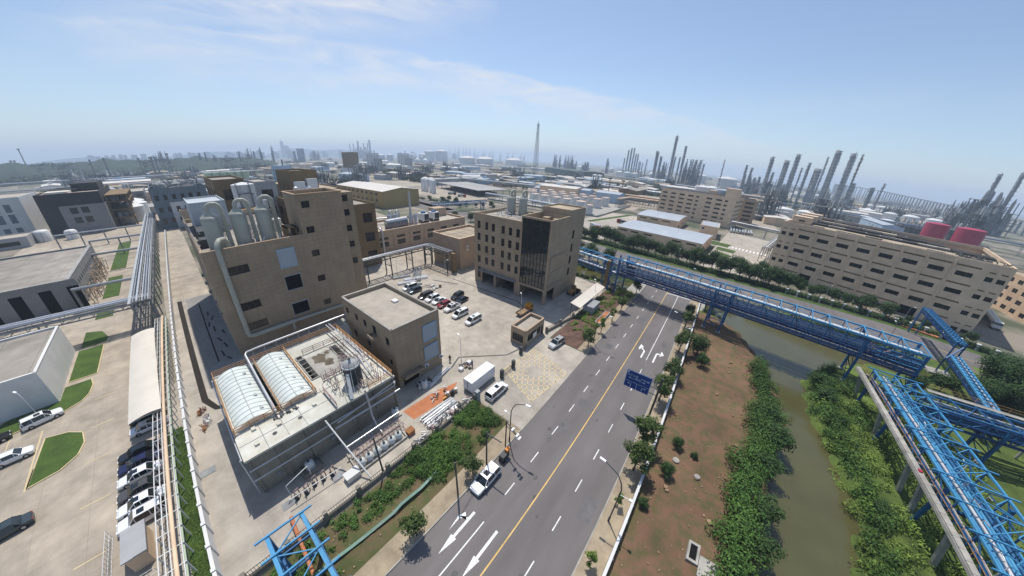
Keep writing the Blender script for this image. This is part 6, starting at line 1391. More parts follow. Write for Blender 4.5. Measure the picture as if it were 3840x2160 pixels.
t = thing('inspection_pit', 'rectangular concrete pit frame on the verge at the bottom', 'pit', (9.6,25.3,0)); mb = MB(); mb.box(9.0,9.25,24.2,26.6,-.1,.4); mb.box(10.05,10.3,24.2,26.6,-.1,.4); mb.box(9.25,10.05,24.2,24.5,-.1,.4); mb.box(9.25,10.05,26.3,26.6,-.1,.4); obj('kerb', mb, 'concrete_plain', t); mb = MB(); mb.face([(9.25,24.5,.15),(10.05,24.5,.15),(10.05,26.3,.15),(9.25,26.3,.15)]); obj('opening', mb, 'opening_black', t); mb = MB(); mb.box(10.4,12.4,22.6,25.6,-.1,.24); obj('slab', mb, 'concrete_plain', t)
# ================================================================ blue pipe bridges
def blue_truss(t, a, b, z0, z1, w, bay, top='blue_light', low='blue_deep', pipes=(), ext=.7, cw_=.34):
    a, b = Vector((*a,0)), Vector((*b,0)); d = (b-a).normalized(); n = Vector((-d.y,d.x,0)); L = (b-a).length; m = max(1, round(L/bay)); st = L/m
    P = lambda u, v, z: a + d*u + n*v + Vector((0,0,z))
    f = MB(); f.beam(P(0,0,z1), P(L,0,z1), cw_, cw_); f.beam(P(0,w,z1), P(L,w,z1), cw_, cw_); obj('top_chord', f, top, t)
    f = MB(); f.beam(P(0,0,z0), P(L,0,z0), .32, .36); f.beam(P(0,w,z0), P(L,w,z0), .32, .36)
    for i in range(m+1): f.beam(P(st*i,-.2,z0), P(st*i,w+.2,z0), .16, .2); 
    obj('bottom_chord', f, low, t)
    f = MB()
    for i in range(m+1): f.beam(P(st*i,-ext,z1+.24), P(st*i,w+ext,z1+.24), .16, .16)
    for i in range(m): f.beam(P(st*i,0,z1), P(st*(i+1),w,z1), .1) if i%2 else f.beam(P(st*i,w,z1), P(st*(i+1),0,z1), .1)
    obj('cross_beam', f, top, t)
    f = MB()
    for v in (0, w):
        for i in range(m+1):
            f.beam(P(st*i,v,z0), P(st*i,v,z1), .16)
            if i < m: f.beam(P(st*i,v,z0 if i%2 else z1), P(st*(i+1),v,z1 if i%2 else z0), .13); f.beam(P(st*i,v,(z0+z1)/2), P(st*(i+1),v,(z0+z1)/2), .09)
    obj('web_member', f, 'blue_mid', t)
    for v, z, r_, mt in pipes: f = MB(); f.tube([P(-.4,v,z), P(L*.5,v,z), P(L+.4,v,z)], r_, 10); obj('pipe', f, mt, t)
    return P
def pier(t, q, z, m='blue_mid', br=None):
    for p in q: f = MB(); f.beam((*p,-2.5 if False else 0),(*p,z),.42,.42); f.box(p[0]-.5,p[0]+.5,p[1]-.5,p[1]+.5,-.6,.35,1); obj('leg', f, [m,'concrete_plain'], t)
    f = MB()
    for i in range(len(q)):
        a, b = q[i], q[(i+1)%len(q)]; k = 3
        for j in range(k): z0, z1 = z*.92*j/k+.3, z*.92*(j+1)/k; f.beam((*a,z0),(*b,z1),.12); f.beam((*b,z0),(*a,z1),.12); f.beam((*a,z1),(*b,z1),.14)
    obj('leg_brace', f, m, t)
t = thing('pipe_bridge', 'long bright blue truss pipe bridge spanning the road and the river', 'pipe bridge', (10,85,0))
P = blue_truss(t, (-24,90.8), (44.5,80.3), 6.8, 11.8, 6.4, 3.3, pipes=[(5.0,10.3,.42,'tank_white'),(3.4,8.1,.22,'lagging'),(2.4,8.1,.2,'blue_deep'),(4.3,8.0,.2,'lagging'),(1.2,8.05,.25,'blue_deep'),(5.4,8.1,.2,'blue_mid'),(3.0,9.7,.12,'blue_deep')]+[(.5+.55*k,7.15,.2,('blue_deep','blue_mid','steel_grey')[k%3]) for k in range(10)]+[(.4+.6*k,9.3,.14,('blue_deep','steel_dark','blue_mid')[k%3]) for k in range(6)])
pier(t, [(4.2,86.4),(8.0,85.8),(8.9,91.8),(5.1,92.4)], 11.5); pier(t, [(35.2,81.7),(36.2,88.0)], 11.5); pier(t, [(-23.6,90.7),(-22.6,97.0),(-25.4,97.4),(-26.3,91.2)], 11.5); pier(t, [(44.3,80.4),(45.3,86.7)], 11.5)
mb = MB()
for z in (8.6,9.6,10.6,11.4): 
    for v in (0,): mb.beam(P(62,v,z), P(69.3,v,z), .16); mb.beam(P(62,3.2,z), P(69.3,3.2,z), .16)
obj('end_frame', mb, 'blue_light', t); mb = MB()
for k in range(18): u = 61+R.random()*6; v = 1+R.random()*4; mb.tube([P(u,v,8),P(u+.3,v,8.8+R.random()*1.8),P(u+R.uniform(-1,1),v+R.uniform(-1,1),9.3)], .1, 6)
obj('valve_cluster', mb, 'pink_frame', t); mb = MB(); mb.box(-22.2,-19.6,92.3,94.6,10.6,11.2); obj('tarpaulin', mb, 'sign_blue', t)
t = thing('pipe_bridge', 'lower blue pipe bridge running behind the office tower to the bridge end', 'pipe bridge', (-45,100,0))
blue_truss(t, (-75,106.5), (-26.4,94.5), 4.4, 9.0, 5.6, 3.4, pipes=[(4.4,7.6,.42,'tank_white'),(1.4,5.0,.24,'blue_deep'),(2.6,5.0,.24,'lagging'),(3.6,5.0,.24,'blue_mid')]); pier(t, [(-30,95.6),(-29,101)], 8.8); pier(t, [(-48,100),(-47,105.5)], 8.8); pier(t, [(-66,104.4),(-65,110)], 8.8)
mb = MB(); mb.box(-28.2,-26.8,92.6,94.2,0,10); 
tag(obj('riser_box', mb, 'brown_dark'), 'rusty riser column where the two blue pipe bridges meet', 'column')
t = thing('pipe_trestle', 'wide bright blue pipe trestle running toward the camera at the lower right', 'pipe bridge', (38,50,0))
P = blue_truss(t, (42.0,-12), (42.0,74.6), 4.9, 8.0, 6.5, 4.4, low='blue_mid', pipes=[(4.4,7.0,.18,'lagging'),(3.9,7.0,.14,'blue_light'),(4.9,6.9,.12,'blue_light'),(1.2,5.5,.2,'blue_mid'),(1.8,5.5,.2,'blue_light'),(2.4,5.6,.2,'blue_mid'),(3.0,5.5,.18,'blue_mid'),(5.6,5.6,.22,'blue_mid'),(5.1,5.5,.15,'lagging')], ext=1.0, cw_=.24)
mb = MB()
for i in range(20):
    u = 4.33*i
    for v in (2.2,4.4): mb.beam(P(u,v-2.2,8.0), P(u+2.16,v,8.0), .1); mb.beam(P(u+2.16,v,8.0), P(u+4.33,v-2.2,8.0), .1)
    mb.beam(P(u,3.25,8), P(u+4.33,3.25,8), .16)
obj('plan_bracing', mb, 'blue_light', t)
for y in (-5,12,30,47,63,74): 
    mb = MB()
    for x in (36,41.8): mb.beam((x,y,-1),(x,y,7.8),.4)
    mb.beam((36,y,4.4),(41.8,y,4.4),.4); obj('leg', mb, 'blue_mid', t)
mb = MB()
for k in range(30): u, v = R.uniform(10,85), R.uniform(1,5.5); mb.tube([P(u,v,5.6),P(u,v,7.6),P(u+R.uniform(-2,2),v,7.7)], .07, 5)
obj('branch_pipe', mb, 'lagging', t)
t = thing('pipe_trestle', 'dark blue crowded pipe trestle leaving the right edge beside the rusty walkway', 'pipe bridge', (60,69,0))
blue_truss(t, (42.4,67.3), (95,69.6), 5.2, 7.9, 4.2, 3.6, top='blue_mid', pipes=[(k*.55+.5,7.2+.2*(k%2),.16,('blue_deep','blue_mid','lagging')[k%3]) for k in range(6)]+[(1,5.7,.3,'blue_deep'),(2.4,5.7,.3,'blue_mid'),(3.4,5.7,.3,'blue_deep')], ext=.5); pier(t, [(52,67.8),(51.8,71.8)], 7.6); pier(t, [(68,68.4),(67.8,72.4)], 7.6)
t = thing('walkway', 'narrow rusty orange walkway above the dark blue trestle', 'walkway', (65,74,0)); mb = MB(); mb.beam((43.4,73.6,7.8),(100,75.2,7.8),1.0,.12); obj('deck', mb, 'concrete_plain', t); mb = MB(); railing(mb, [(43.4,74.1),(100,75.7)], 7.85, 1.0, 2.2, .05, (.5,1.0)); obj('railing', mb, 'rail_rust', t); mb = MB()
for x in (46,60,74,88): mb.beam((x,73.8+(x-43)*.03,0),(x,73.8+(x-43)*.03,7.8),.3)
obj('leg', mb, 'concrete_plain', t)
t = thing('walkway', 'long concrete gangway with slanted piers beside the bright blue trestle', 'walkway', (35,50,0))
mb = MB()
for k in range(62): y = -12+1.45*k; mb.box(34.25,34.95,y+.03,y+1.43,6.1,6.32)
mb.box(34.2,34.3,-12,78,5.7,6.12); mb.box(34.9,35.0,-12,78,5.7,6.12); obj('deck', mb, 'concrete_plain', t)
mb = MB(); railing(mb, [(35.0,-12),(35.0,78)], 6.3, 1.0, 2.6, .05, (.5,1.0)); obj('railing', mb, 'rail_rust', t)
for y in (76,64,52.2,48.3,41,31,20,8): mb = MB(); mb.beam((36.3,y,-.5),(34.7,y,6.1),.5,.55); mb.beam((34.4,y,5.75),(36.2,y,5.75),.4,.5); obj('pier', mb, 'concrete_plain', t)
mb = MB(); mb.box(34.4,34.8,49.5,50.0,6.33,6.5); tag(obj('red_bag', mb, 'tank_crimson'), 'small red and white bag lying on the concrete gangway', 'bag')
t = thing('pipe_arch', 'thin blue box-girder pipe arch crossing the far road at the right', 'pipe bridge', (61,118,0))
blue_truss(t, (64.2,131.5), (60.2,104.2), 7.7, 8.9, 1.7, 1.6, top='blue_mid', ext=0, pipes=[(.5,8.9,.14,'blue_light'),(1.2,8.9,.14,'blue_light')]); mb = MB()
for p in ((64.2,131.5),(66,131.2),(65,133.5),(60.2,104.2),(61.8,104)): mb.beam((*p,0),(*p,8.8),.26)
mb.beam((60.2,104.2,0),(58.2,101,5.2),.2); mb.beam((61.8,104,8.6),(58.4,101,5.4),.3); obj('leg', mb, 'blue_mid', t); mb = MB(); mb.box(58,63,102,105.4,0,.5); obj('footing', mb, 'concrete_plain', t)
t = thing('pipe_arch', 'blue pipe girder sloping from the arch down to the rusty walkway', 'pipe bridge', (56,90,0)); blue_truss(t, (59.4,102), (54.2,76.4), 4.9, 6.1, 1.7, 1.6, top='blue_light', ext=0, pipes=[(.5,6.1,.13,'blue_light'),(1.2,6.1,.13,'lagging')])
t = thing('pipe_gantry', 'bright blue open gantry beams at the bottom edge of the picture', 'pipe bridge', (-10,-2.4,0))
P = blue_truss(t, (-24.0,-3.9), (6,-4.6), 4.2, 8.0, 3.15, 2.1, top='blue_light', low='blue_mid', ext=1.0); mb = MB()
for p in ((-23.9,-3.9),(-23.9,-.8)): mb.beam((*p,0),(*p,8),.4)
obj('leg', mb, 'blue_mid', t)
mb = MB(); mb.tube([(-30,-2.0,.6),(-22,-2.6,.5),(-16.8,-3.2,.4)], .22, 8); tag(obj('pipe_run', mb, 'soil_orange'), 'orange pipe lying under the blue gantry', 'pipe')
# ================================================================ right-hand buildings
C0, ang = (24.7,168.1), atan2(146.3-168.1, 85.6-24.7)
def RP(u, v): return (C0[0]+u*cos(ang)-v*sin(ang), C0[1]+u*sin(ang)+v*cos(ang))
t = thing('factory_building', 'huge cream factory block with sunshade strips over its windows', 'building', (55,160,0))
ops = []; LB = 64.7
for r0 in range(4):
    zt = 19.6-6.1*r0
    for k in range(8):
        u = 7.3+6.58*k
        if r0 == 3 and k in (1, 6): continue
        if u+4 < 60: ops.append((u, u+3.9, zt-1.55, zt))
        if u+5 < 61.2: ops.append((u-.7, u+4.9, zt+1.7, zt+2.25, 's'))
    for u in (.7, 3.6): ops.append((u, u+1.7, zt-1.5, zt)); ops.append((u+.1, u+1.6, zt+1.3, zt+1.7, 's'))
    for u in (59.9, 62.4): ops.append((u, u+1.7, zt-1.5, zt)); ops.append((u+.1, u+1.6, zt+1.3, zt+1.7, 's'))
ops += [(12.4,17.2,.05,3.6,'d'),(45.6,50.6,.05,3.4,'d')]
mb = MB(); DP = 62
P = wallop(mb, RP(0,0), RP(LB,0), 0, 23.9, [o[:4] for o in ops]); opsW = [(2+4.2*k,3.6+4.2*k,z,z+1.5) for k in range(13) for z in (2,8,14,19.5)]
wallop(mb, RP(LB,0), RP(LB,DP), 0, 23.9); wallop(mb, RP(LB,DP), RP(0,DP), 0, 23.9); PW = wallop(mb, RP(0,DP), RP(0,0), 0, 23.9, opsW)
q = [RP(0,0),RP(LB,0),RP(LB,DP),RP(0,DP)]; qi = [RP(.5,.5),RP(LB-.5,.5),RP(LB-.5,DP-.5),RP(.5,DP-.5)]
for i in range(4): j = (i+1)%4; mb.face([(*q[i],23.9),(*q[j],23.9),(*qi[j],23.9),(*qi[i],23.9)]); mb.face([(*qi[i],23.9),(*qi[j],23.9),(*qi[j],22.6),(*qi[i],22.6)])
obj('wall', mb, 'plaster_cream', t)
for o in ops:
    if len(o) == 4: window(t, P, o, nx=3, fw=.1, split=False)
    elif o[4] == 'd': g = MB(); g.face([P(o[0],o[2],.24),P(o[1],o[2],.24),P(o[1],o[3],.24),P(o[0],o[3],.24)]); obj('doorway', g, 'opening_black', t)
g = MB()
for o in ops:
    if len(o) == 5 and o[4] == 's': g.face([P(o[0],o[2],.24),P(o[1],o[2],.24),P(o[1],o[3],.24),P(o[0],o[3],.24)])
obj('sunshade', g, 'brown_dark', t)
g = MB()
for k in range(8): g.beam(P(6.2+6.58*k,2.6,-.15), P(6.2+6.58*k,22.9,-.15), .5, .3)
obj('pilaster', g, 'plaster_cream', t)
for v0, v1, z, m_, pz in ((.6,7,22.62,'roof_dark',0),(7,15,23.3,'roof_sand',1),(15,25,22.62,'roof_dark',0),(25,29,23.3,'roof_screed',1),(29,42,22.62,'roof_dark',0),(42,47,23.4,'roof_sand',1),(47,61.4,22.62,'roof_dark',0)):
    rf = MB(); l1 = LB-.6 if v0 < 25 else (52 if v0 < 40 else 40); rf.face([(*RP(.6,v0),z),(*RP(l1,v0),z),(*RP(l1,v1),z),(*RP(.6,v1),z)])
    if pz: rf.face([(*RP(.6,v0),22.6),(*RP(l1,v0),22.6),(*RP(l1,v0),z),(*RP(.6,v0),z)])
    obj('roof', rf, m_, t)
for v, u in ((13,3),(27,2.5),(43,2)):
    mb = MB(); a = [RP(u-2,v-3),RP(u+5,v-3),RP(u+5,v+2.5),RP(u-2,v+2.5)]; mb.prism(a, 22.6, 26.2); mb.beam(RP(u+.5,v-3.02)+(24.4,), RP(u+2.8,v-3.02)+(24.4,), .1, .7, 1); obj('stair_cabin', mb, ['plaster_cream','frame_dark'], t)
mb = MB()
for v in (2,3.4,5,17,19.5,22): mb.beam((*RP(1,v),23.3),(*RP(LB-2,v),23.3),.12)
for k in range(26):
    for v in (2,5): mb.beam((*RP(2+2.4*k,v),22.6),(*RP(2+2.4*k,v),23.4),.1)
for k in range(30): u, v = R.uniform(52,64), R.uniform(2,12); mb.tube([(*RP(u,v),22.7),(*RP(u,v),23.6+R.random()),(*RP(u+R.uniform(-2,2),v+1),23.6+R.random())], .16, 6)
obj('roof_pipework', mb, 'steel_dark', t)
mb = MB()
for v0, v1, u1 in ((1.2,5.5,63),(16,23.5,63),(30,40,51),(48.5,59,39)):
    u = 1.5
    while u < u1-4: w_ = R.uniform(3,7); mb.prism([RP(u,v0),RP(min(u+w_,u1),v0),RP(min(u+w_,u1),v1-R.random()*1.5),RP(u,v1)], 22.6, 23.5+R.random()*.5); u += w_+.3
obj('roof_machinery', mb, 'roof_dark', t)
t = thing('building', 'six-storey cream block with a taller corner shaft beyond the warehouses', 'building', (-20,292,0)); P0, P1 = (-53,295), (6.7,281); a2 = atan2(P1[1]-P0[1], P1[0]-P0[0]); L6 = hypot(P1[0]-P0[0], P1[1]-P0[1])
RQ = lambda u, v: (P0[0]+u*cos(a2)-v*sin(a2), P0[1]+u*sin(a2)+v*cos(a2)); mb = MB()
ops = [(u, u+w, zt-1.35, zt) for zt in (21.3,17.9,14.4,10.9,7.4,3.9) for u, w in ((1.8,4.3),(9.4,4.3),(17.0,4.4),(24.4,4.4),(31.1,2.2),(39.4,4.4),(46.9,4.5),(53.4,2.4)) if not (zt < 5 and u < 4)]
P = wallop(mb, RQ(0,0), RQ(52.4,0), 0, 24, [o for o in ops if o[1] < 52.4]); P2 = wallop(mb, RQ(52.4,0), RQ(61.3,0), 0, 30.6, [(o[0]-52.4,o[1]-52.4,o[2],o[3]) for o in ops if o[1] > 52.4])
PE = wallop(mb, RQ(61.3,0), RQ(61.3,26), 0, 24, [(2+4*k,4.6+4*k,z,z+1.4) for k in range(6) for z in (2.5,6,9.5,13,16.5,20)]); wallop(mb, RQ(61.3,0), RQ(61.3,10), 24, 30.6); wallop(mb, RQ(61.3,10), RQ(52.4,10), 24, 30.6); wallop(mb, RQ(52.4,10), RQ(52.4,0), 24, 30.6); wallop(mb, RQ(61.3,26), RQ(0,26), 0, 24); wallop(mb, RQ(0,26), RQ(0,0), 0, 24)
mb.face([(*RQ(52.4,0),30.6),(*RQ(61.3,0),30.6),(*RQ(61.3,10),30.6),(*RQ(52.4,10),30.6)]); obj('wall', mb, 'plaster_cream', t)
mb = MB(); mb.face([(*RQ(.3,.3),23.7),(*RQ(61,.3),23.7),(*RQ(61,25.7),23.7),(*RQ(.3,25.7),23.7)]); obj('roof', mb, 'roof_dark', t)
for o in ops:
    if o[1] < 52.4: window(t, P, o, nx=3, fw=.12, split=False)
    else: window(t, P2, (o[0]-52.4,o[1]-52.4,o[2],o[3]), nx=2, fw=.12, split=False)
for k in range(6):
    for z in (2.5,6,9.5,13,16.5,20): window(t, PE, (2+4*k,4.6+4*k,z,z+1.4), nx=2, fw=.12, split=False)
mb = MB(); mb.prism([RQ(38,6),RQ(44,6),RQ(44,12),RQ(38,12)], 23.7, 27); obj('roof_cabin', mb, 'plaster_cream', t)
t2 = thing('storage_tank', 'white drum tank showing above the roof of the six-storey cream block', 'tank', (-22,345,0)); mb = MB(); mb.cyl((-22,345,0), 9, 27, 28); mb.lathe((-22,345,27), [(9,0),(.1,1.4)], 28); obj('shell', mb, 'tank_white', t2); mb = MB(); mb.tube([(-22,345,27),(-22,345,29)], .8, 8); obj('vent', mb, 'steel_grey', t2)
simple_building('tan block partly hidden behind the six-storey cream one', 12, 24, 312, 345, 22, 'plaster_tan', 'roof_dark', wcols=4, wrows=6)
def arched_hall(label, c, a, L2, W2, z, rise, ops):
    t = thing('warehouse', label, 'warehouse', (*c,0)); A = lambda u, v, zz=0: (c[0]+u*cos(a)-v*sin(a), c[1]+u*sin(a)+v*cos(a), zz); mb = MB(); n = 10
    P = wallop(mb, A(-L2,-W2)[:2], A(L2,-W2)[:2], 0, z, ops); wallop(mb, A(L2,-W2)[:2], A(L2,W2)[:2], 0, z, [(4,8,.1,3.5),(14,18,3,4)]); wallop(mb, A(L2,W2)[:2], A(-L2,W2)[:2], 0, z); wallop(mb, A(-L2,W2)[:2], A(-L2,-W2)[:2], 0, z)
    pf = [(-W2+2*W2*i/n, z+rise*(1-(2*i/n-1)**2)) for i in range(n+1)]
    for s in (-1,1): mb.face([A(s*L2,v,zz) for v, zz in pf])
    obj('wall', mb, 'plaster_cream', t); rf = MB(); rf.idx([A(s*(L2+.4),v*1.02,zz+.05) for s in (-1,1) for v, zz in pf], [(i, n+1+i, n+2+i, i+1) for i in range(n)], 0, True); obj('roof', rf, 'roof_bluegrey', t)
    for o in ops: window(t, P, o, nx=5, fw=.1, split=False)
    g = MB(); g.face([A(L2-.2,-W2+4,.1),A(L2-.2,-W2+8,.1),A(L2-.2,-W2+8,3.5),A(L2-.2,-W2+4,3.5)]); obj('door', g, 'frame_dark', t); return t
arched_hall('nearer cream warehouse with a long pale blue-grey arched roof', (-26.2,188), -.11, 23.4, 15.5, 5.9, 1.2, [(1.2,6,4.0,4.8),(8.4,13,4.0,4.8),(16,20.6,4.0,4.8),(31.6,36.4,4.0,4.8),(39.2,44,4.0,4.8),(2.6,3.8,1,2)])
arched_hall('farther cream warehouse with a pale arched roof behind the nearer one', (-38.5,247), -.06, 14.5, 18, 6.6, 1.2, [(2,7,4.6,5.4),(10,15,4.6,5.4),(18,24,4.6,5.4)])
t = thing('building', 'small cream block with a round emblem between the warehouses and six-storey block', 'building', (-5,232,0)); block(t, -10.6, .6, 222, 246, 8, 'plaster_cream', 'roof_bluegrey', .4, .3); mb = MB(); mb.tube([(-8.6,221.9,6),(-8.6,221.8,6)], .7, 16); obj('emblem', mb, 'sign_blue', t)
t = thing('vessel_park', 'row of white horizontal cylinders behind the nearer cream warehouse', 'tanks', (-18,218,0)); 
for k in range(7): mb = MB(); mb.hcyl((-22+1.9*k,209,1.6),(-22+1.9*k,224,1.6),.8,10); obj('cylinder', mb, 'tank_white', t)
for k in range(8):
    mb = MB(); mb.hcyl((9+2*k,262+.8*k,1.2),(9+2*k,276+.8*k,1.2),.8,8); tag(obj('gas_cylinder', mb, 'tank_grey'), 'grey horizontal tank lying in the lot right of the six-storey block', 'tank', 'grey tanks in the lot')
simple_building('cream block with small windows at the right edge of the picture', 118, 150, 172, 215, 16, 'plaster_cream', 'roof_sand', wcols=8, wrows=4, sides='SWE')
t = thing('pipe_rack', 'grey pipe rack crossing between the two big cream buildings', 'pipe rack', (20,230,0)); rack(t, (8,268), (42,258), 6, 3, (0,1.4), pipes=[(-1,.25,1.4,'lagging'),(0,.3,1.4,'lagging'),(1,.25,1.4,'steel')], leg_st=9); rack(t, (42,262), (24,185), 6, 3, (0,1.4), pipes=[(-1,.25,1.4,'lagging'),(0,.3,1.4,'tank_white'),(1,.25,1.4,'steel')], leg_st=9)
sheet('factory_road', [(-3,150),(22,150),(40,262),(8,268)], .014, 'concrete'); sheet('lorry_yard', [(-92,158),(-56,146),(-52,172),(-58,262),(-86,262)], .014, 'concrete')
for nm, pl in (('lawn', [(-2,206),(8,204),(10,214),(-1,216)]),('lawn', [(2,193),(11,191),(12.5,199),(2.6,201)]),('lawn', [(1,178),(8,176),(10,184),(4,188)]),('lawn', [(-84,206),(-80,204),(-66,262),(-70,264)])): mb = MB(); mb.prism(pl, 0, .12); tag(obj(nm, mb, 'lawn'), kind='structure')
t = thing('fence', 'white-capped dark railing wall before the big cream factory', 'fence', (50,143,0)); mb = MB()
for k in range(16): x = 30+3.6*k; y = lerp_tab(x, [(a[0], a[1]) for a in R2])+4.2; mb.box(x-.3,x+.3,y-.3,y+.3,0,1.8); mb.box(x-.45,x+.45,y-.45,y+.45,1.8,2.1)
obj('post', mb, 'wall_white', t); mb = MB()
for k in range(15): x = 30+3.6*k; y = lerp_tab(x, [(a[0], a[1]) for a in R2])+4.2; y2 = lerp_tab(x+3.6, [(a[0], a[1]) for a in R2])+4.2; mb.beam((x,y,.5),(x+3.6,y2,.5),.15,1.0)
obj('panel', mb, 'steel_dark', t)
mb = MB(); mb.prism([(64,135.6),(72,132.6),(73,134.4),(65,137.2)], .02, .5); tag(obj('earth_heap', mb, 'soil_orange'), 'low heap of orange earth beside the far road', 'earth heap')
# ================================================================ far field (x, y, top z, width)
MASTS = [(-1478,-258,73.6,2.2),(-1474,-280,44.6,2.4),(-1475,-274,44.2,2.4),(-797,-74,39.9,0.7),(-798,-58,42.2,0.7),(-900,-19,40.5,1.3),(-900,-1,41.6,3),(-900,5,41.4,1.9),(-900,25,47.6,1.6)]
UNITS = [(-1300,23,53.2,24.2),(-1192,136,39.9,18.3),(-1288,175,40.2,18.8),(-1278,238,57.4,18.1),(-1271,272,59.3,12.1),(-1361,328,66.3,12.4),(-2360,826,62.3,61.6),(-3137,1553,106.3,189.9),(-736,1307,66.6,20.8),(-717,1318,66.3,13.2),(-693,1330,66.3,7.8),(-683,1335,65.5,6.9),(-668,1343,66.5,18.7),(-513,1410,62.5,25.5),(-607,1372,43.8,55.7),(-119,942,57.8,19.9),(-96,945,59.0,30.8),(-183,983,56.0,25.5),(-618,1256,47.0,35.0)]
COLS = [(-1196,102,49.6,4.1),(-1194,115,50.2,2.7),(-1184,196,49.8,2.9),(-1275,252,52.2,3.7),(-1918,567,57.8,12.5),(-1913,583,71.2,7.9),(-1910,592,71.2,7.9),(-1908,601,71.3,7.9),(-1905,610,71.3,8.0),(-3180,1461,142.2,8.6),(-3166,1492,142.9,8.7),(-3147,1532,168.8,16.3),(-3123,1580,151.2,8.9),(-3107,1612,151.9,8.9),(-3097,1631,180.9,20.4),(-375,1245,100.5,5.0),(-365,1248,107.3,5.0),(-355,1251,108.0,4.9),(-346,1253,87.8,4.5),(-338,1255,87.2,4.9),(-385,1242,68.9,4.1),(-303,1264,70.2,3.9),(-330,1257,60.6,3.0),(-325,1259,58.5,3.0),(-317,1261,55.5,3.0),(-210,978,89.2,4.8),(-206,979,86.7,3.7),(-196,981,74.5,6.2),(-165,986,133.3,7.3),(-136,991,107.3,5.9),(-80,997,63.7,4.4),(-28,900,74.8,1.7),(-158,987,76.4,3.5),(-146,989,75.6,3.5),(-119,942,70.7,2.3),(-109,944,70.8,2.3),(-105,944,71.1,2.3),(-98,945,69.9,2.3),(-95,945,71.1,2.3),(-87,946,70.9,2.2),(-83,946,71.2,2.2)]
RCOLS = [(21,850,66.3,4.6),(32,849,61.7,4.3),(43,849,41.4,4.3),(52,848,43.3,3.2),(65,848,88.6,7.4),(74,847,56.5,3.6),(93,845,83.7,9.2),(109,843,97.7,8.7),(122,841,71.3,1.8),(132,840,82.9,4.6),(149,837,73.0,11.6),(158,835,96.3,2.0),(171,833,110.5,9.4),(58,796,28.7,6.9),(194,828,107.3,8.6),(207,825,105.7,3.1),(210,824,53.0,6.5),(237,816,48.8,2.7),(240,815,49.4,2.7),(252,812,58.5,2.8),(327,785,28.1,6.7)]
RUNIT = [(371,776,92.2,3.9),(390,766,96.5,3.9),(375,774,51.0,32.5)]
CITY = [(-3988,-315,57.2,31.4),(-3991,-266,57.6,28.4),(-3994,-226,61.1,28.9),(-3996,-171,61.5,55.4),(-3999,-102,61.6,49.0),(-4000,-43,62.2,46.0),(-4829,1295,191.3,45.3),(-4817,1341,150.8,61.2),(-3918,803,58.1,51.3),(-3996,190,64.0,55.3),(-3990,285,67.3,57.3)]
CRANES = [(-2633,2306,121.1),(-2594,2349,124.4),(-2575,2371,128.9),(-2565,2381,129.4),(-2533,2416,131.1),(-2510,2439,132.3),(-2482,2468,133.8),(-2445,2504,133.6),(-2421,2527,98.9),(-2381,2565,108.0),(-2362,2583,112.5),(-2324,2617,114.6),(-2296,2642,112.6),(-2231,2697,109.3),(-2167,2749,105.9),(-2122,2783,112.6),(-2047,2839,106.5),(-2017,2861,104.8)]
RED = [(211.4,491.5,18.7,16.7),(226.5,467.0,19.6,15.3)]
VES = [(219.0,587.5,12.9,4.9),(224.1,576.9,13.2,4.8),(234.5,583.0,12.6,4.3)]
DOMES = [(-2030,1565,80,74),(-1995,1660,88,98),(-1280,1251,45,90),(-1194,1309,45,98),(-1309,1736,46,116),(-860,1871,18,41),(-841,1940,18,42),(-128,1400,37,74),(-15,1150,36,60),(-893,532,14,24),(-766,479,16.7,23),(-357,1116,20.7,23),(-322,1096,21.2,25),(-298,1104,20,22),(-295,733,15.3,12.2),(-280,729,15,12),(-40,914,10,29),(-1950,1095,44,60),(-1890,1130,44,42),(-1850,1200,46,46),(-1800,1250,50,46),(-1760,1300,52,50)]
SPH = [(-1206,860,27.6,28),(-1159,869,27.2,30),(-948,747,14.5,15),(-1740,1217,38,22),(-1720,1260,37,22),(-564,1625,27,31),(-290,1339,25,33),(-246,1397,24,33),(-447,1765,24,24),(-500,1640,24,22)]
def ring_col(mb, x, y, r, h, m=0, n=10): mb.lathe((x,y,0), [(r*1.15,0),(r*1.15,h*.35),(r,h*.37),(r,h*.94),(r*.6,h*.985),(r*.1,h)], n, m)
def column(label, x, y, h, w, m='far_column', group='refinery columns', striped=False):
    t = thing('refinery_column', label, 'column', (x,y,0), group); mb = MB(); r = max(w*.5, .9)*1.0; ring_col(mb, x, y, r, h); obj('shaft', mb, m, t)
    mb = MB(); k = max(3, int(h/9))
    for i in range(1, k+1): z = h*(.3+.68*i/k); a = R.random()*6; mb.lathe((x,y,z), [(r,0),(r+1.3,0),(r+1.3,.9),(r+1.1,.9),(r+1.1,.1)], 10); mb.tube([(x+cos(a)*(r+.9),y+sin(a)*(r+.9),z-h*.68/k),(x+cos(a)*(r+.9),y+sin(a)*(r+.9),z)], .3, 4)
    obj('platform', mb, 'far_steel', t); mb = MB(); a = R.random()*6; q = r+.8; mb.tube([(x+q*cos(a),y+q*sin(a),4),(x+q*cos(a),y+q*sin(a),h*.97),(x+.3*q*cos(a),y+.3*q*sin(a),h*1.02)], .45, 6); obj('riser_pipe', mb, m, t)
    if striped:
        mb = MB()
        for i in range(5): mb.lathe((x,y,h*(.55+.09*i)), [(r*1.04,0),(r*1.04,h*.045)], 10)
        obj('stripe', mb, 'rust', t)
    return t
for x, y, h, w in COLS:
    left = x < -1000
    column('hazy grey column of the '+('far left steelworks skyline' if x > -2000 and left else ('tall refinery group under the hill' if left else ('central refinery cluster right of the lattice mast' if y > 1200 else 'refinery cluster behind the white spheres'))), x, y, h, w, 'far_steel_blue' if left else 'far_column', 'columns on the skyline')
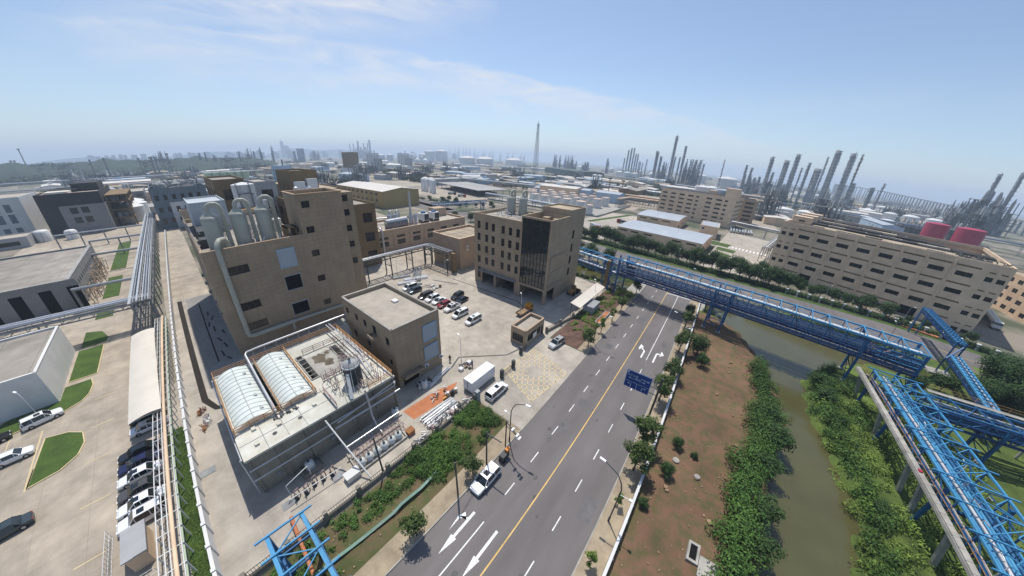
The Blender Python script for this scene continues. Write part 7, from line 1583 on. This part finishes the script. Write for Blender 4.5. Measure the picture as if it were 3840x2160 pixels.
for i, (x, y, h, w) in enumerate(RCOLS): column(('massive' if w > 8 else ('slender' if w < 3.5 else 'stout'))+' steel refinery column rising behind the big cream factory'+(' with rust bands' if i == 15 else ''), x, y, h, min(w,9.5) if h > 100 else w, striped=(i == 15))
for i, (x, y, h, w) in enumerate(RUNIT[:2]): column('dark stack on the process tower at the far right, '+('left' if i == 0 else 'right')+' one', x, y, h, w, 'steel_grey', 'stacks at the far right')
for x, y, z, w in MASTS:
    t = thing('flare_stack', 'thin '+('dark' if w < 1.8 else 'grey')+' stack standing over the wooded ridge at the left', 'chimney', (x,y,0), 'stacks over the wooded ridge'); mb = MB(); mb.lathe((x,y,0), [(max(w,1.6)*.6,0),(max(w,1.6)*.5,z)], 8); obj('shaft', mb, 'far_steel', t); mb = MB(); mb.lathe((x,y,z-3), [(w*.6+.5,0),(w*.9+.6,.5),(w*.9+.6,3),(w*.5,3.4)], 8); obj('tip', mb, 'far_steel', t)
def unit_proto(seed):
    rnd = random.Random(seed); t = thing('process_unit', 'x', 'process unit', (0,0,0)); mb = MB()
    for i in range(5):
        for j in range(3): mb.beam((-10+5*i,-5+5*j,0),(-10+5*i,-5+5*j,rnd.choice((18,22,26,30))),.5)
    for z in (5,10,15,20): mb.box(-10.5,10.5,-5.5,5.5,z,z+.45)
    for z in (25,): mb.box(-10.5,rnd.choice((0,5)),-5.5,5.5,z,z+.45)
    for i in range(16): a = (rnd.choice((-10,-5,0,5)), rnd.choice((-5.2,5.2)), rnd.choice((0,5,10,15))); mb.beam(a, (a[0]+5,a[1],a[2]+5), .3)
    obj('frame', mb, 'far_steel', t); mb = MB()
    for i in range(16):
        x, y, z = rnd.uniform(-9,9), rnd.uniform(-4.5,4.5), rnd.choice((.5,5.5,10.5,15.5)); h = rnd.uniform(3,9); r = rnd.uniform(.8,1.7); mb.lathe((x,y,z), [(r,0),(r,h),(.2,h+.8)], 8)
    for i in range(4): x, y = rnd.uniform(-9,9), rnd.uniform(-4,4); mb.lathe((x,y,0), [(1,0),(1,24+rnd.random()*8),(.2,33)], 8)
    obj('vessel', mb, 'far_column', t); mb = MB()
    for i in range(26): a = (rnd.uniform(-11,11), rnd.uniform(-6,6), rnd.uniform(1,24)); mb.tube([a, (a[0]+rnd.uniform(-8,8),a[1],a[2]), (a[0],a[1]+rnd.uniform(-3,3),a[2]+rnd.uniform(-6,6))], .35, 5)
    obj('pipework', mb, 'far_steel', t); return t
units = [unit_proto(s) for s in (41,42,43)]; nu = [0]
def unit(label, x, y, w, h, rz, group, blue=False):
    p = units[nu[0] % 3]; o = p if nu[0] < 3 else dup(p, (x,y,0)); nu[0] += 1
    o.location = (x,y,0); o.scale = (w/21, w/21, h/26); o.rotation_euler = (0,0,rz); o['label'] = label; o['group'] = group; return o
for x, y, h, w in UNITS: unit('hazy steel process unit on the '+('left' if x < -1000 else 'central')+' skyline', x, y, max(w,14), h*.86, R.random()*3, 'process units on the skyline')
x, y, h, w = RUNIT[2]
for q in ((0,0,40,52),(14,-10,36,46),(-12,6,34,40)): unit('big dark process tower at the foot of the two stacks at the far right', x+q[0], y+q[1], q[2], q[3], .3, 'process units at the far right')
for k in range(18):
    a = radians(R.uniform(2,26)); d = R.uniform(520,1000) if k%2 else R.uniform(780,950); x, y = d*sin(a), d*cos(a); unit('dense dark refinery unit between the tall columns at the right', x, y, R.uniform(18,38), R.uniform(14,38), R.random()*3, 'process units at the far right')
def dome_tank(label, x, y, z, w, group, m='tank_white', rm=None, dome=.12, leg=True):
    t = thing('storage_tank', label, 'tank', (x,y,0), group); r = w/2; hd = w*dome; mb = MB(); mb.lathe((x,y,0), [(r,0),(r,z-hd)], 28); obj('shell', mb, m, t)
    mb = MB(); mb.lathe((x,y,z-hd), [(r*1.01,0),(r*.8,hd*.42),(r*.5,hd*.8),(r*.2,hd*.97),(.05,hd)], 28); obj('roof', mb, rm or m, t); return t
for x, y, z, w in DOMES: dome_tank(('huge' if w > 55 else ('broad' if w > 27 else 'small'))+' pale dome-roofed tank '+('at the port skyline' if x < -1000 else ('beyond the white cylinders' if x < -600 else 'in the far tank yard')), x, y, z, w, 'dome tanks in the distance', 'far_white' if w > 30 else 'tank_white', 'roof_pale' if x < -1100 and w > 85 else None)
for x, y, z, w in SPH:
    t = thing('gas_sphere', 'white pressure sphere '+('left of the port tanks' if x < -900 else 'in front of the central refinery'), 'sphere tank', (x,y,0), 'pressure spheres'); r = w*.45; mb = MB(); mb.sphere((x,y,z-r), r, 18); obj('ball', mb, 'tank_white', t); mb = MB()
    for k in range(8): a = k*pi/4; mb.beam((x+r*.9*cos(a),y+r*.9*sin(a),0),(x+r*.9*cos(a),y+r*.9*sin(a),z-r),.6)
    obj('leg', mb, 'far_column', t)
# regular tank farm behind the office
ft = [(-162,254,4.2),(-150,252,4.3),(-135.5,250.5,4.3),(-123.5,248.5,4.4),(-107.2,243.5,4.5),(-95.8,237,3.0),(-105.6,278,4.5),(-104.2,296,4.2),(-178,275,4),(-188.7,291.7,3.9),(-162.3,272.6,3.9),(-176.5,290.6,3.9),(-175.6,307.7,3.9),(-160,287.5,3.9),(-148.5,268.8,3.8),(-159,304.5,4),(-147.2,285,4),(-134.4,268,3.9),(-121.8,266,3.9),(-146,304.5,3.8),(-133.4,284,3.9),(-120.6,281.5,3.9),(-131.4,301,3.8),(-118.8,297,4)]
row = lambda y: ('front row' if y < 256 else ('second row' if y < 280 else ('third row' if y < 293 else 'back row')))
for x, y, r in ft:
    t = thing('storage_tank', 'white round tank with a rusty pale roof in the tank farm, '+row(y), 'tank', (x,y,0), 'tank farm behind the office'); h = 8.6 if r > 3.5 else 7.4
    mb = MB(); mb.lathe((x,y,0), [(r,0),(r,h)], 26); obj('shell', mb, 'tank_white', t); mb = MB(); mb.lathe((x,y,h), [(r*1.02,0),(r*.6,.45),(.1,.8)], 26); obj('roof', mb, 'tank_roof', t)
    mb = MB(); mb.lathe((x,y,h+.85), [(r*.98,0),(r*1.01,0),(r*1.01,.08),(r*.98,.08)], 26)
    for k in range(10): a = k*.628; mb.beam((x+r*cos(a),y+r*sin(a),h),(x+r*cos(a),y+r*sin(a),h+.9),.08)
    obj('railing', mb, 'rust', t); mb = MB(); n = 12; a0 = -2.4
    for k in range(n): a = a0+k*.16; mb.beam((x+(r+.35)*cos(a),y+(r+.35)*sin(a),.3+(h-.6)*k/n),(x+(r+.35)*cos(a+.16),y+(r+.35)*sin(a+.16),.3+(h-.6)*(k+1)/n),.35,.15)
    obj('stair', mb, 'steel_grey', t)
sheet('tank_yard', rect(-205,-84,228,320), .014, 'concrete_plain')
mb = MB(); mb.beam((-205,229,.6),(-84,226,.6),.4,1.2); mb.beam((-84,226,.6),(-84,318,.6),.4,1.2); tag(obj('bund_wall', mb, 'wall_grey'), 'grey bund wall around the round tank farm', 'low wall')
for k in range(4): a = (-186,236+20*k); mb = MB(); mb.beam((-188,262+14*k,9.6),(-100,258+14*k,9.6),.5,.1); tag(obj('catwalk', mb, 'rust'), 'rusty catwalk linking the tank roofs', 'catwalk', 'catwalks over the tank farm')
t = thing('canopy_hall', 'wide open-sided grey canopy hall left of the tank farm', 'canopy', (-268,270,0)); q = [(-321,258),(-221.5,232.5),(-212,273),(-311,303)]
mb = MB(); mb.prism(q, 6.6, 7.0); obj('roof', mb, 'roof_shed', t)
for i in range(9):
    for j in range(3):
        x = q[0][0]+(q[1][0]-q[0][0])*i/8+(q[3][0]-q[0][0])*j/2*.95; y = q[0][1]+(q[1][1]-q[0][1])*i/8+(q[3][1]-q[0][1])*j/2*.95; mb = MB(); mb.beam((x,y,0),(x,y,6.6),.4); obj('post', mb, 'steel_dark', t)
mb = MB(); mb.prism([(-300,262),(-225,244),(-220,262),(-298,288)], 0, 3.4); obj('stored_goods', mb, 'wall_dark', t)
sheet('lorry_apron', [(-330,200),(-205,190),(-205,232),(-325,262)], .014, 'concrete_road'); sheet('yard_road', [(-300,170),(-180,150),(-178,162),(-300,190)], .016, 'asphalt')
for k, (x, y) in enumerate(((-301.5,220.5),(-293.4,219.5),(-284.5,219.5),(-275.5,216))):
    t = thing('storage_tank', 'slim upright white cylinder tank beside the canopy hall', 'tank', (x,y,0), 'upright cylinders by the canopy hall'); mb = MB(); mb.lathe((x,y,0), [(2.3,0),(2.3,13.6),(1.6,14.4),(.1,14.8)], 18); obj('shell', mb, 'tank_white', t); mb = MB(); mb.tube([(x+2.4,y,0),(x+2.4,y,14)], .2, 6); obj('pipe', mb, 'steel_grey', t)
t = thing('pipe_bridge', 'distant dark blue pipe bridge behind the windowless cube', 'pipe bridge', (-168,157,0)); blue_truss(t, (-176,137), (-164,182), 4.6, 7.2, 4, 4, top='blue_mid', low='blue_deep', pipes=[(1,6,.3,'lagging'),(2.4,6,.3,'blue_mid')]); pier(t, [(-174,140),(-170,139)], 7); pier(t, [(-165,176),(-161,175)], 7)
for k in range(13):
    y = 418+9.6*k; t = thing('storage_tunnel', 'long white half-round tunnel in the stepped row before the dark green shed', 'tunnel roof', (-285,y,0), 'white tunnels in a stepped row'); mb = MB(); n = 8; L0 = -312+1.2*k; L1 = -250-1.0*k
    pf = [(y-4.4*cos(pi*i/n), 4.6*sin(pi*i/n)) for i in range(n+1)]; mb.idx([(x,a,b) for x in (L0,L1) for a, b in pf], [(i, i+1, n+2+i, n+1+i) for i in range(n)], 0, True)
    for x in (L0,L1): mb.face([(x,a,b) for a, b in pf])
    obj('cover', mb, 'tank_white', t); mb = MB(); mb.box(L1,L1+.3,y-1.5,y+1.5,0,3); obj('door', mb, 'wall_grey', t)
t = thing('warehouse', 'very long dark green ribbed shed in the middle distance', 'warehouse', (-467,864,0)); a_ = atan2(745-982, -339+595); gable(t, (-467+22, 864+26), a_, 34, 172, 17, 2.5, 'wall_green', 'wall_green')
for nm, a, b, z, c_ in (('pale tan pipe track left of the six-storey block', (-122,356),(-61,352),6.5,'plaster_cream'),('tan pipe track bending beside the lorry yard', (-92,298),(-90,330),6.5,'plaster_cream'),('pale tan pipe track in front of the six-storey block', (-90,331),(-60,330),6.5,'plaster_cream'),('long silver pipe rack along the front of the tank farm', (-200,222),(-98,212),5,'lagging'),
        ('long pale pipe rack crossing behind the canopy hall', (-420,330),(-190,345),6,'lagging'),('blue-white pipe rack in front of the central refinery', (-560,1000),(-60,700),9,'lagging'),('blue-white pipe rack under the port tanks', (-1180,800),(-640,960),9,'lagging'),('long pale pipe rack before the wooded ridge', (-620,-170),(-560,90),8,'lagging'),('second pale pipe rack before the wooded ridge', (-800,-190),(-760,160),9,'lagging'),('pale pipe rack left of the white block towers', (-560,120),(-760,420),8,'lagging'),('long pipe rack behind the six-storey cream block', (-260,470),(60,400),8,'lagging'),('long pale blue pipe rack before the right refinery columns', (30,560),(300,470),9,'far_steel_blue')):
    t = thing('pipe_rack', nm, 'pipe rack', (*a,0)); L = hypot(b[0]-a[0], b[1]-a[1]); rack(t, a, b, z, 6 if L > 150 else 4, (0,1.6), frame='far_column' if L > 150 else 'steel_grey', pipes=[(-1.5,.4,1.6,c_),(0,.55,1.6,c_),(1.4,.4,1.6,c_)], leg_st=L/10, brace=False, beam=.4 if L > 150 else .22)
# white block towers, blue-white block
for x, y, h, w, lb in ((-760,405,43.5,22,'tall white block with two columns of windows in the mid-distance'),(-800,522,44.5,24,'second tall white windowed block, right of the first'),(-640,292,44,22,'olive grey tower on a white base in the mid-distance'),(-480,122,27,16,'pale blue windowed block behind the brown buildings')):
    ol = 'olive' in lb; pb = 'pale blue' in lb; t = thing('building', lb, 'building', (x,y,0)); a_ = .35; A = lambda u, v: (x+u*cos(a_)-v*sin(a_), y+u*sin(a_)+v*cos(a_)); mb = MB(); w2 = w/2
    ops = [(w*f, w*f+2.2, z, z+2.2) for f in (.18,.52,.78) for z in ([4+5.2*k for k in range(int((h-6)/5.2))])] if not ol else [(w*f, w*f+1.6, 8, 10) for f in (.1,.3,.5,.7)]
    P = wallop(mb, A(-w2,-w2), A(w2,-w2), 0, h, ops if not pb else ops); P2 = wallop(mb, A(w2,-w2), A(w2,w2), 0, h, ops); wallop(mb, A(w2,w2), A(-w2,w2), 0, h); wallop(mb, A(-w2,w2), A(-w2,-w2), 0, h); mb.face([(*A(-w2,-w2),h),(*A(w2,-w2),h),(*A(w2,w2),h),(*A(-w2,w2),h)]); obj('wall', mb, 'brown_dark' if ol else ('wall_paleblue' if pb else 'wall_white'), t)
    for o in ops: window(t, P, o, nx=1, fw=.2, split=False); window(t, P2, o, nx=1, fw=.2, split=False)
    if ol: mb = MB(); mb.prism([A(-w2-3,-w2-3),A(w2+6,-w2-3),A(w2+6,w2),A(-w2-3,w2)], 0, 14); obj('base', mb, 'wall_white', t)
    else: mb = MB(); mb.prism([A(w2,-w2+2),A(w2+9,-w2+2),A(w2+9,w2),A(w2,w2)], 0, h*.7); obj('service_frame', mb, 'far_column', t); mb = MB(); mb.tube([(*A(w2*.6,0),h),(*A(w2*.6,0),h+7)], .9, 6); obj('vent', mb, 'far_steel', t)
# lattice mast
t = thing('lattice_mast', 'very tall slim steel lattice mast in the centre distance', 'mast', (-553,853,0)); mb = MB(); H_ = 148; n = 22
W_ = lambda z: 4.6*(1-z/H_)+1.8
for i in range(n):
    z0, z1 = H_*i/n, H_*(i+1)/n
    for k in range(4):
        c0 = [(1,1),(1,-1),(-1,-1),(-1,1)]; a, b = c0[k], c0[(k+1)%4]; p = lambda c, z: (-553+c[0]*W_(z)/1, 853+c[1]*W_(z)/1, z); mb.beam(p(a,z0), p(a,z1), .75); mb.beam(p(a,z0), p(b,z1), .4) if i%2 else mb.beam(p(b,z0), p(a,z1), .4); mb.beam(p(a,z1), p(b,z1), .4)
obj('lattice', mb, 'far_steel', t); mb = MB(); mb.tube([(-553,853,148),(-553,853,156)], .8, 6); mb.box(-556,-550,850,856,143,144); obj('top_platform', mb, 'far_steel', t)
for k, (x, y, h) in enumerate(((-122,352,24),(-112,372,22))):
    t = thing('lamp_mast', 'tall rusty lamp mast among the tan pipe tracks', 'mast', (x,y,0), 'lamp masts'); mb = MB(); mb.tube([(x,y,0),(x,y,h)], .45, 8); obj('shaft', mb, 'rust', t); mb = MB(); mb.box(x-2,x+2,y-1,y+1,h,h+1.2); obj('lamp_head', mb, 'steel_dark', t)
# crimson tanks and vessels behind the big factory
for k, (x, y, z, w) in enumerate(RED):
    x, y = x*.86, y*.86; z = 40-(40-z)*.86; w = [16.5,17.5][k]
    dome_tank('crimson pink round tank with a low roof, '+('left' if k == 0 else 'right')+' of the pair', x, y, z, w, 'crimson tanks', 'tank_crimson', None, .07)
for k, (x, y, z, w) in enumerate(VES): t = thing('vessel', 'beige bottle-shaped vessel in the row left of the crimson tanks', 'tank', (x,y,0), 'beige vessels'); mb = MB(); mb.lathe((x,y,0), [(2.6,0),(2.6,z-3),(.9,z-1),(.8,z+2)], 12); obj('shell', mb, 'plaster_tan', t); mb = MB(); mb.lathe((x,y,z-4), [(2.7,0),(3.4,0),(3.4,.4),(2.7,.4)], 12); obj('collar', mb, 'far_steel', t)
# elevated motorway
bp = [(600,2700,64),(521,2138,60),(578,1810,50),(584,1490,38),(576,1276,32),(534,1018,26),(500,860,24),(470,700,22)]
t = thing('motorway_viaduct', 'long grey elevated motorway viaduct on tall piers at the right horizon', 'bridge', (580,1490,0)); mb = MB()
for a, b in zip(bp, bp[1:]): mb.beam(a, b, 13, 2.0); mb.beam((a[0]-6.5,a[1],a[2]+1.6), (b[0]-6.5,b[1],b[2]+1.6), .5, 1.2)
obj('deck', mb, 'city_grey', t)
for a, b in zip(bp, bp[1:]):
    L = hypot(b[0]-a[0], b[1]-a[1]); n = max(2, int(L/42))
    for i in range(n): f = i/n; x, y, z = [a[j]+(b[j]-a[j])*f for j in range(3)]; mb = MB(); mb.beam((x-4,y,0),(x-4,y,z),3); mb.beam((x+4,y,0),(x+4,y,z),3); obj('pier', mb, 'city_grey', t)
# skyline city, cranes, hills
for i, (x, y, h, w) in enumerate(CITY):
    t = thing('high_rise', 'faint hazy high-rise on the skyline'+(' with a pointed crown' if i == 6 else ''), 'building', (x,y,0), 'city skyline'); n = max(1, int(w/26)); mb = MB()
    for k in range(n): o = (k-(n-1)/2)*w/n*1.0; mb.box(x-12, x+12, y+o-w/n*.4, y+o+w/n*.4, 0, h+R.uniform(0,12))
    obj('tower', mb, 'city_grey', t)
    mb = MB(); mb.lathe((x,y,h-2), [(w*.3,0),(w*.12,22 if i == 6 else 4),(.3,48 if i == 6 else 8)], 4); obj('crown', mb, 'city_grey', t)
for i in range(26):
    a = radians(-96+1.9*i+R.random()); d = R.uniform(3600,5200); x, y = d*sin(a), d*cos(a); h = R.uniform(45,85); mb = MB(); mb.box(x-14,x+14,y-22,y+22,0,h); mb.box(x-5,x+5,y-6,y+6,h,h+7); mb.box(x-13,x+13,y+26,y+46,0,h*.8); tag(obj('high_rise', mb, 'city_grey'), 'plain grey high-rise block in the haze above the steelworks', 'building', 'city skyline')
for i, (x, y, h) in enumerate(CRANES):
    red = i > 7; t = thing('port_crane', ('small red harbour crane' if red else 'tall pale gantry crane')+' on the port skyline', 'crane', (x,y,0), 'port cranes'); mb = MB(); H2 = h*.62
    for s in (-8,8):
        for u in (-6,6): mb.beam((x+s,y+u,0),(x+s*.8,y+u,H2),2.0)
    mb.beam((x-20,y,H2),(x+24,y,H2),2.4); obj('frame', mb, 'rust' if red else 'city_grey', t); mb = MB(); mb.beam((x,y,H2),(x+8+4*(i%3),y-6,h),2.0); mb.beam((x+8+4*(i%3),y-6,h),(x+22,y,H2),1.0); obj('boom', mb, 'rust' if red else 'city_grey', t)
mb = MB(); n = 60
for (az0, az1, D_, H0, ser) in ((-79,-62,7000,235,0),(-100,-70,6400,105,1)):
    prev = None
    for i in range(n+1):
        f = i/n; a = radians(az0+(az1-az0)*f); pk = (sin(pi*f)**1.4)*(.75+.25*sin(f*9+ser)) if ser == 0 else (sin(pi*f)**.5)*(.7+.3*sin(f*14)); c = (sin(a), cos(a)); p = [(c[0]*(D_-900), c[1]*(D_-900), 0), (c[0]*(D_-300), c[1]*(D_-300), H0*pk*.6), (c[0]*D_, c[1]*D_, H0*pk), (c[0]*(D_+900), c[1]*(D_+900), 0)]
        if prev: 
            for k in range(3): mb.face([prev[k], p[k], p[k+1], prev[k+1]], 0, True)
        prev = p
struct('hills', mb, 'hill_rock')
rnd = random.Random(5); mb = MB(); prev = None
for i in range(81):
    a = radians(-112+36*i/80); c = (sin(a), cos(a)); h = 40*(.86+.14*sin(i*.35)+.07*sin(i*1.3)) * min(1, (80-i)/14+.35); p = [(c[0]*D_, c[1]*D_, z) for D_, z in ((1010,0),(1120,h*.55),(1250,h*.9),(1330,h),(1500,h*.7),(1800,0))]
    if prev:
        for k in range(5): mb.face([prev[k], p[k], p[k+1], prev[k+1]], 0, True)
    prev = p
struct('wooded_ridge', mb, 'hill_rock')
pts = []
for i in range(900): a = radians(rnd.uniform(-111,-77)); d = rnd.uniform(1010,1400); f = min(1,(d-1010)/300); k = (degs := math.degrees(a)); hh = 40*.9*min(1,f*1.0)*min(1,(-76-k)/6+.3); pts.append((d*sin(a), d*cos(a), rnd.uniform(9,15), hh*2+8))
mb = MB()
for x, y, r_, h in pts: leaf_cloud(mb, [(x,y,h*.36,r_)], 60, 3.0, rnd, squash=.5)
tag(obj('ridge_woodland', mb, 'leaf_far'), kind='stuff')
pts = []
for k in range(150):
    a = radians(rnd.uniform(-40,-8)); d = rnd.uniform(420,900); pts.append((d*sin(a)+rnd.uniform(-20,20), d*cos(a), rnd.uniform(5,9)))
for k in range(190): a = radians(rnd.uniform(-100,24)); d = math.exp(rnd.uniform(math.log(420),math.log(2600))); pts.append((d*sin(a), d*cos(a), rnd.uniform(4,8)*(1+d/1500)))
mb = MB()
for x, y, r_ in pts:
    for j in range(3): leaf_cloud(mb, [(x+j*r_*1.5,y+rnd.uniform(-3,3),r_*.5,r_*rnd.uniform(.7,1.1))], 60, r_*.2, rnd, squash=.7)
tag(obj('distant_tree_belts', mb, 'leaf_far'), kind='stuff')
# scattered works of the industrial plain
free = lambda x, y, d: not ((-345 < x < -60 and y < 335) or (x > -110 and y < 350) or (-330 < x < -225 and 400 < y < 560) or (-225 < x < -80 and 220 < y < 330) or d < 330 or (x+467)**2+(y-864)**2 < 200**2 or (x < -950 and y < 200))
REG = lambda x, y: 'left of the steelworks' if atan2(x, y) < radians(-78) else ('behind the tall tan factory' if atan2(x, y) < radians(-62) else ('below the port tanks' if atan2(x, y) < radians(-44) else ('around the lattice mast' if atan2(x, y) < radians(-26) else ('before the central refinery' if atan2(x, y) < radians(-5) else 'among the right refinery'))))
SC = [('white','far_white','roof_pale'),('grey','wall_ltgrey','roof_shed'),('tan','plaster_tan','roof_sand'),('pale blue','wall_paleblue','roof_bluegrey'),('cream','plaster_cream','roof_pale'),('brown','brown_dark','roof_stained')]
def dist(): return math.exp(R.uniform(math.log(340), math.log(1500)))
n = 0
while n < 185:
    a, d = radians(R.uniform(-101, 25)), dist()
    if n > 120: a, d = (radians(R.uniform(-100,-80)), R.uniform(345,950)) if n % 2 else (radians(R.uniform(-46,-16)), R.uniform(350,720))
    x, y = d*sin(a), d*cos(a)
    if not free(x, y, d): continue
    c, wm, rm = SC[int(R.random()*5.6)]; L = R.uniform(16,48)*(1+d/2500); W2 = R.uniform(9,20)*(1+d/2500); h = R.uniform(5,12); az = R.choice((0,0,pi/2,.15))
    t = thing('warehouse', f'{c} {"long" if L > 38 else "small" if L < 24 else "plain"} industrial shed {REG(x,y)}', 'shed', (x,y,0), 'sheds across the industrial plain'); gable(t, (x,y), az, W2/2*1.2, L/2*1.3, h, h*.14, wm, rm); n += 1
    if R.random() < .5: mb = MB(); mb.prism([rot(x+px,y+py,(x,y),az) for px,py in ((-3,-2),(5,-2),(5,2),(-3,2))], h, h+R.uniform(2,4)); obj('roof_cabin', mb, wm, t)
n = 0
while n < 52:
    a, d = radians(R.uniform(-100, 24)), dist()
    if n > 34: a, d = radians(R.uniform(-100,-78)), R.uniform(420,980)
    x, y = d*sin(a), d*cos(a)
    if not free(x, y, d): continue
    unit(f'mid-sized steel process unit {REG(x,y)}', x, y, R.uniform(16,34), R.uniform(9,22)*(1+.3*(a > radians(-2))), R.choice((0,pi/2,.3)), 'process units across the plain'); n += 1
n = 0
while n < 22:
    a = radians(R.uniform(-98, 22)); d = dist(); x, y = d*sin(a), d*cos(a)
    if not free(x, y, d): continue
    w = R.uniform(8,16)*(1+d/2500); k = R.choice((2,3,4)); n += 1
    for j in range(k): dome_tank(f'white drum tank {REG(x,y)}', x+j*w*1.35, y+R.uniform(-1,1), w*.75, w, 'drum tanks across the plain')
n = 0
while n < 26:
    a = radians(R.uniform(-98, 20)); d = dist(); x, y = d*sin(a), d*cos(a)
    if not free(x, y, d): continue
    L = R.uniform(50,160); b = (x+L, y+R.uniform(-10,10)) if R.random() < .6 else (x, y+L)
    if not free(b[0], b[1], hypot(*b)): continue
    t = thing('pipe_rack', f'pale pipe rack on low legs {REG(x,y)}', 'pipe rack', (x,y,0), 'pipe racks across the plain'); rack(t, (x,y), b, 4.5, 4, (0,), frame='far_column', pipes=[(-1.2,.4,0,'lagging'),(0,.5,0,'plaster_cream'),(1.2,.4,0,'lagging')], leg_st=L/5, brace=False, beam=.4); n += 1
pv = MB()
for k in range(90):
    a = radians(R.uniform(-100,25)); d = dist(); x, y = d*sin(a), d*cos(a)
    if free(x, y, d): w, l = R.uniform(20,70), R.uniform(15,50); z = .004+.003*(k % 9); pv.face([(x-w,y-l,z),(x+w,y-l,z),(x+w,y+l,z),(x-w,y+l,z)])
struct('works_paving', pv, 'concrete_road')
for k, (a0, d0, a1, d1) in enumerate(((-70,380,-30,620),(-98,420,-60,560),(-30,640,5,420),(-50,900,-10,1000))):
    p0, p1 = [Vector((d*sin(radians(a)), d*cos(radians(a)), .035)) for a, d in ((a0,d0),(a1,d1))]; dd = (p1-p0).normalized(); nn = Vector((-dd.y,dd.x,0))*5; mb = MB(); mb.face([p0-nn, p1-nn, p1+nn, p0+nn]); struct('plain_road', mb, 'asphalt')
# ---- air
mb = MB(); HZ = 11000; mb.box(-HZ, HZ, -HZ, HZ, -4, 262)
hz = obj('haze', mb, 'ground'); tag(hz, kind='stuff'); hz.data.materials.clear()
hm = bpy.data.materials.new('haze'); hm.use_nodes = True; hn = hm.node_tree.nodes; hn.clear(); ho = hn.new('ShaderNodeOutputMaterial'); hv = hn.new('ShaderNodeVolumePrincipled')
hv.inputs['Color'].default_value = (.66,.80,1,1); hv.inputs['Density'].default_value = .00024; hv.inputs['Anisotropy'].default_value = .1
hm.node_tree.links.new(hv.outputs[0], ho.inputs['Volume']); hz.data.materials.append(hm)
# ---- writing as meshes; distinct labels for look-alikes
dg = bpy.context.evaluated_depsgraph_get()
for o in [o for o in scene.objects if o.type == 'FONT']:
    me = bpy.data.meshes.new_from_object(o.evaluated_get(dg)); n_ = link(bpy.data.objects.new('lettering', me)); n_.parent = o.parent; n_.location = o.location; n_.rotation_euler = o.rotation_euler
    cu = o.data; bpy.data.objects.remove(o); bpy.data.curves.remove(cu)
WORDS = ['first','second','third','fourth','fifth','sixth','seventh','eighth','ninth','tenth']
def ordinal(i, n):
    if n == 2: return ('left one','right one')[i]
    if i == 0: return 'leftmost'
    if i == n-1: return 'rightmost'
    if i < n/2: return (WORDS[i]+' from left') if i < 10 else f'{i+1}th from left'
    j = n-1-i; return (WORDS[j]+' from right') if j < 10 else f'{j+1}th from right'
by = {}
for o in scene.objects:
    if o.parent is None and o.get('label') and o.get('category'): by.setdefault(o['label'], []).append(o)
for lb, os_ in by.items():
    if len(os_) < 2: continue
    def ang_(o):
        v = Vector(o.location) if o.location.length else Vector(o.bound_box[0]); w = Vector((v.x, v.y)); return (atan2(w.x, w.y)+YAW)
    os_.sort(key=ang_)
    for i, o in enumerate(os_): o['label'] = ' '.join(lb.replace(',', '').split()[:13]) + ', ' + ordinal(i, len(os_))
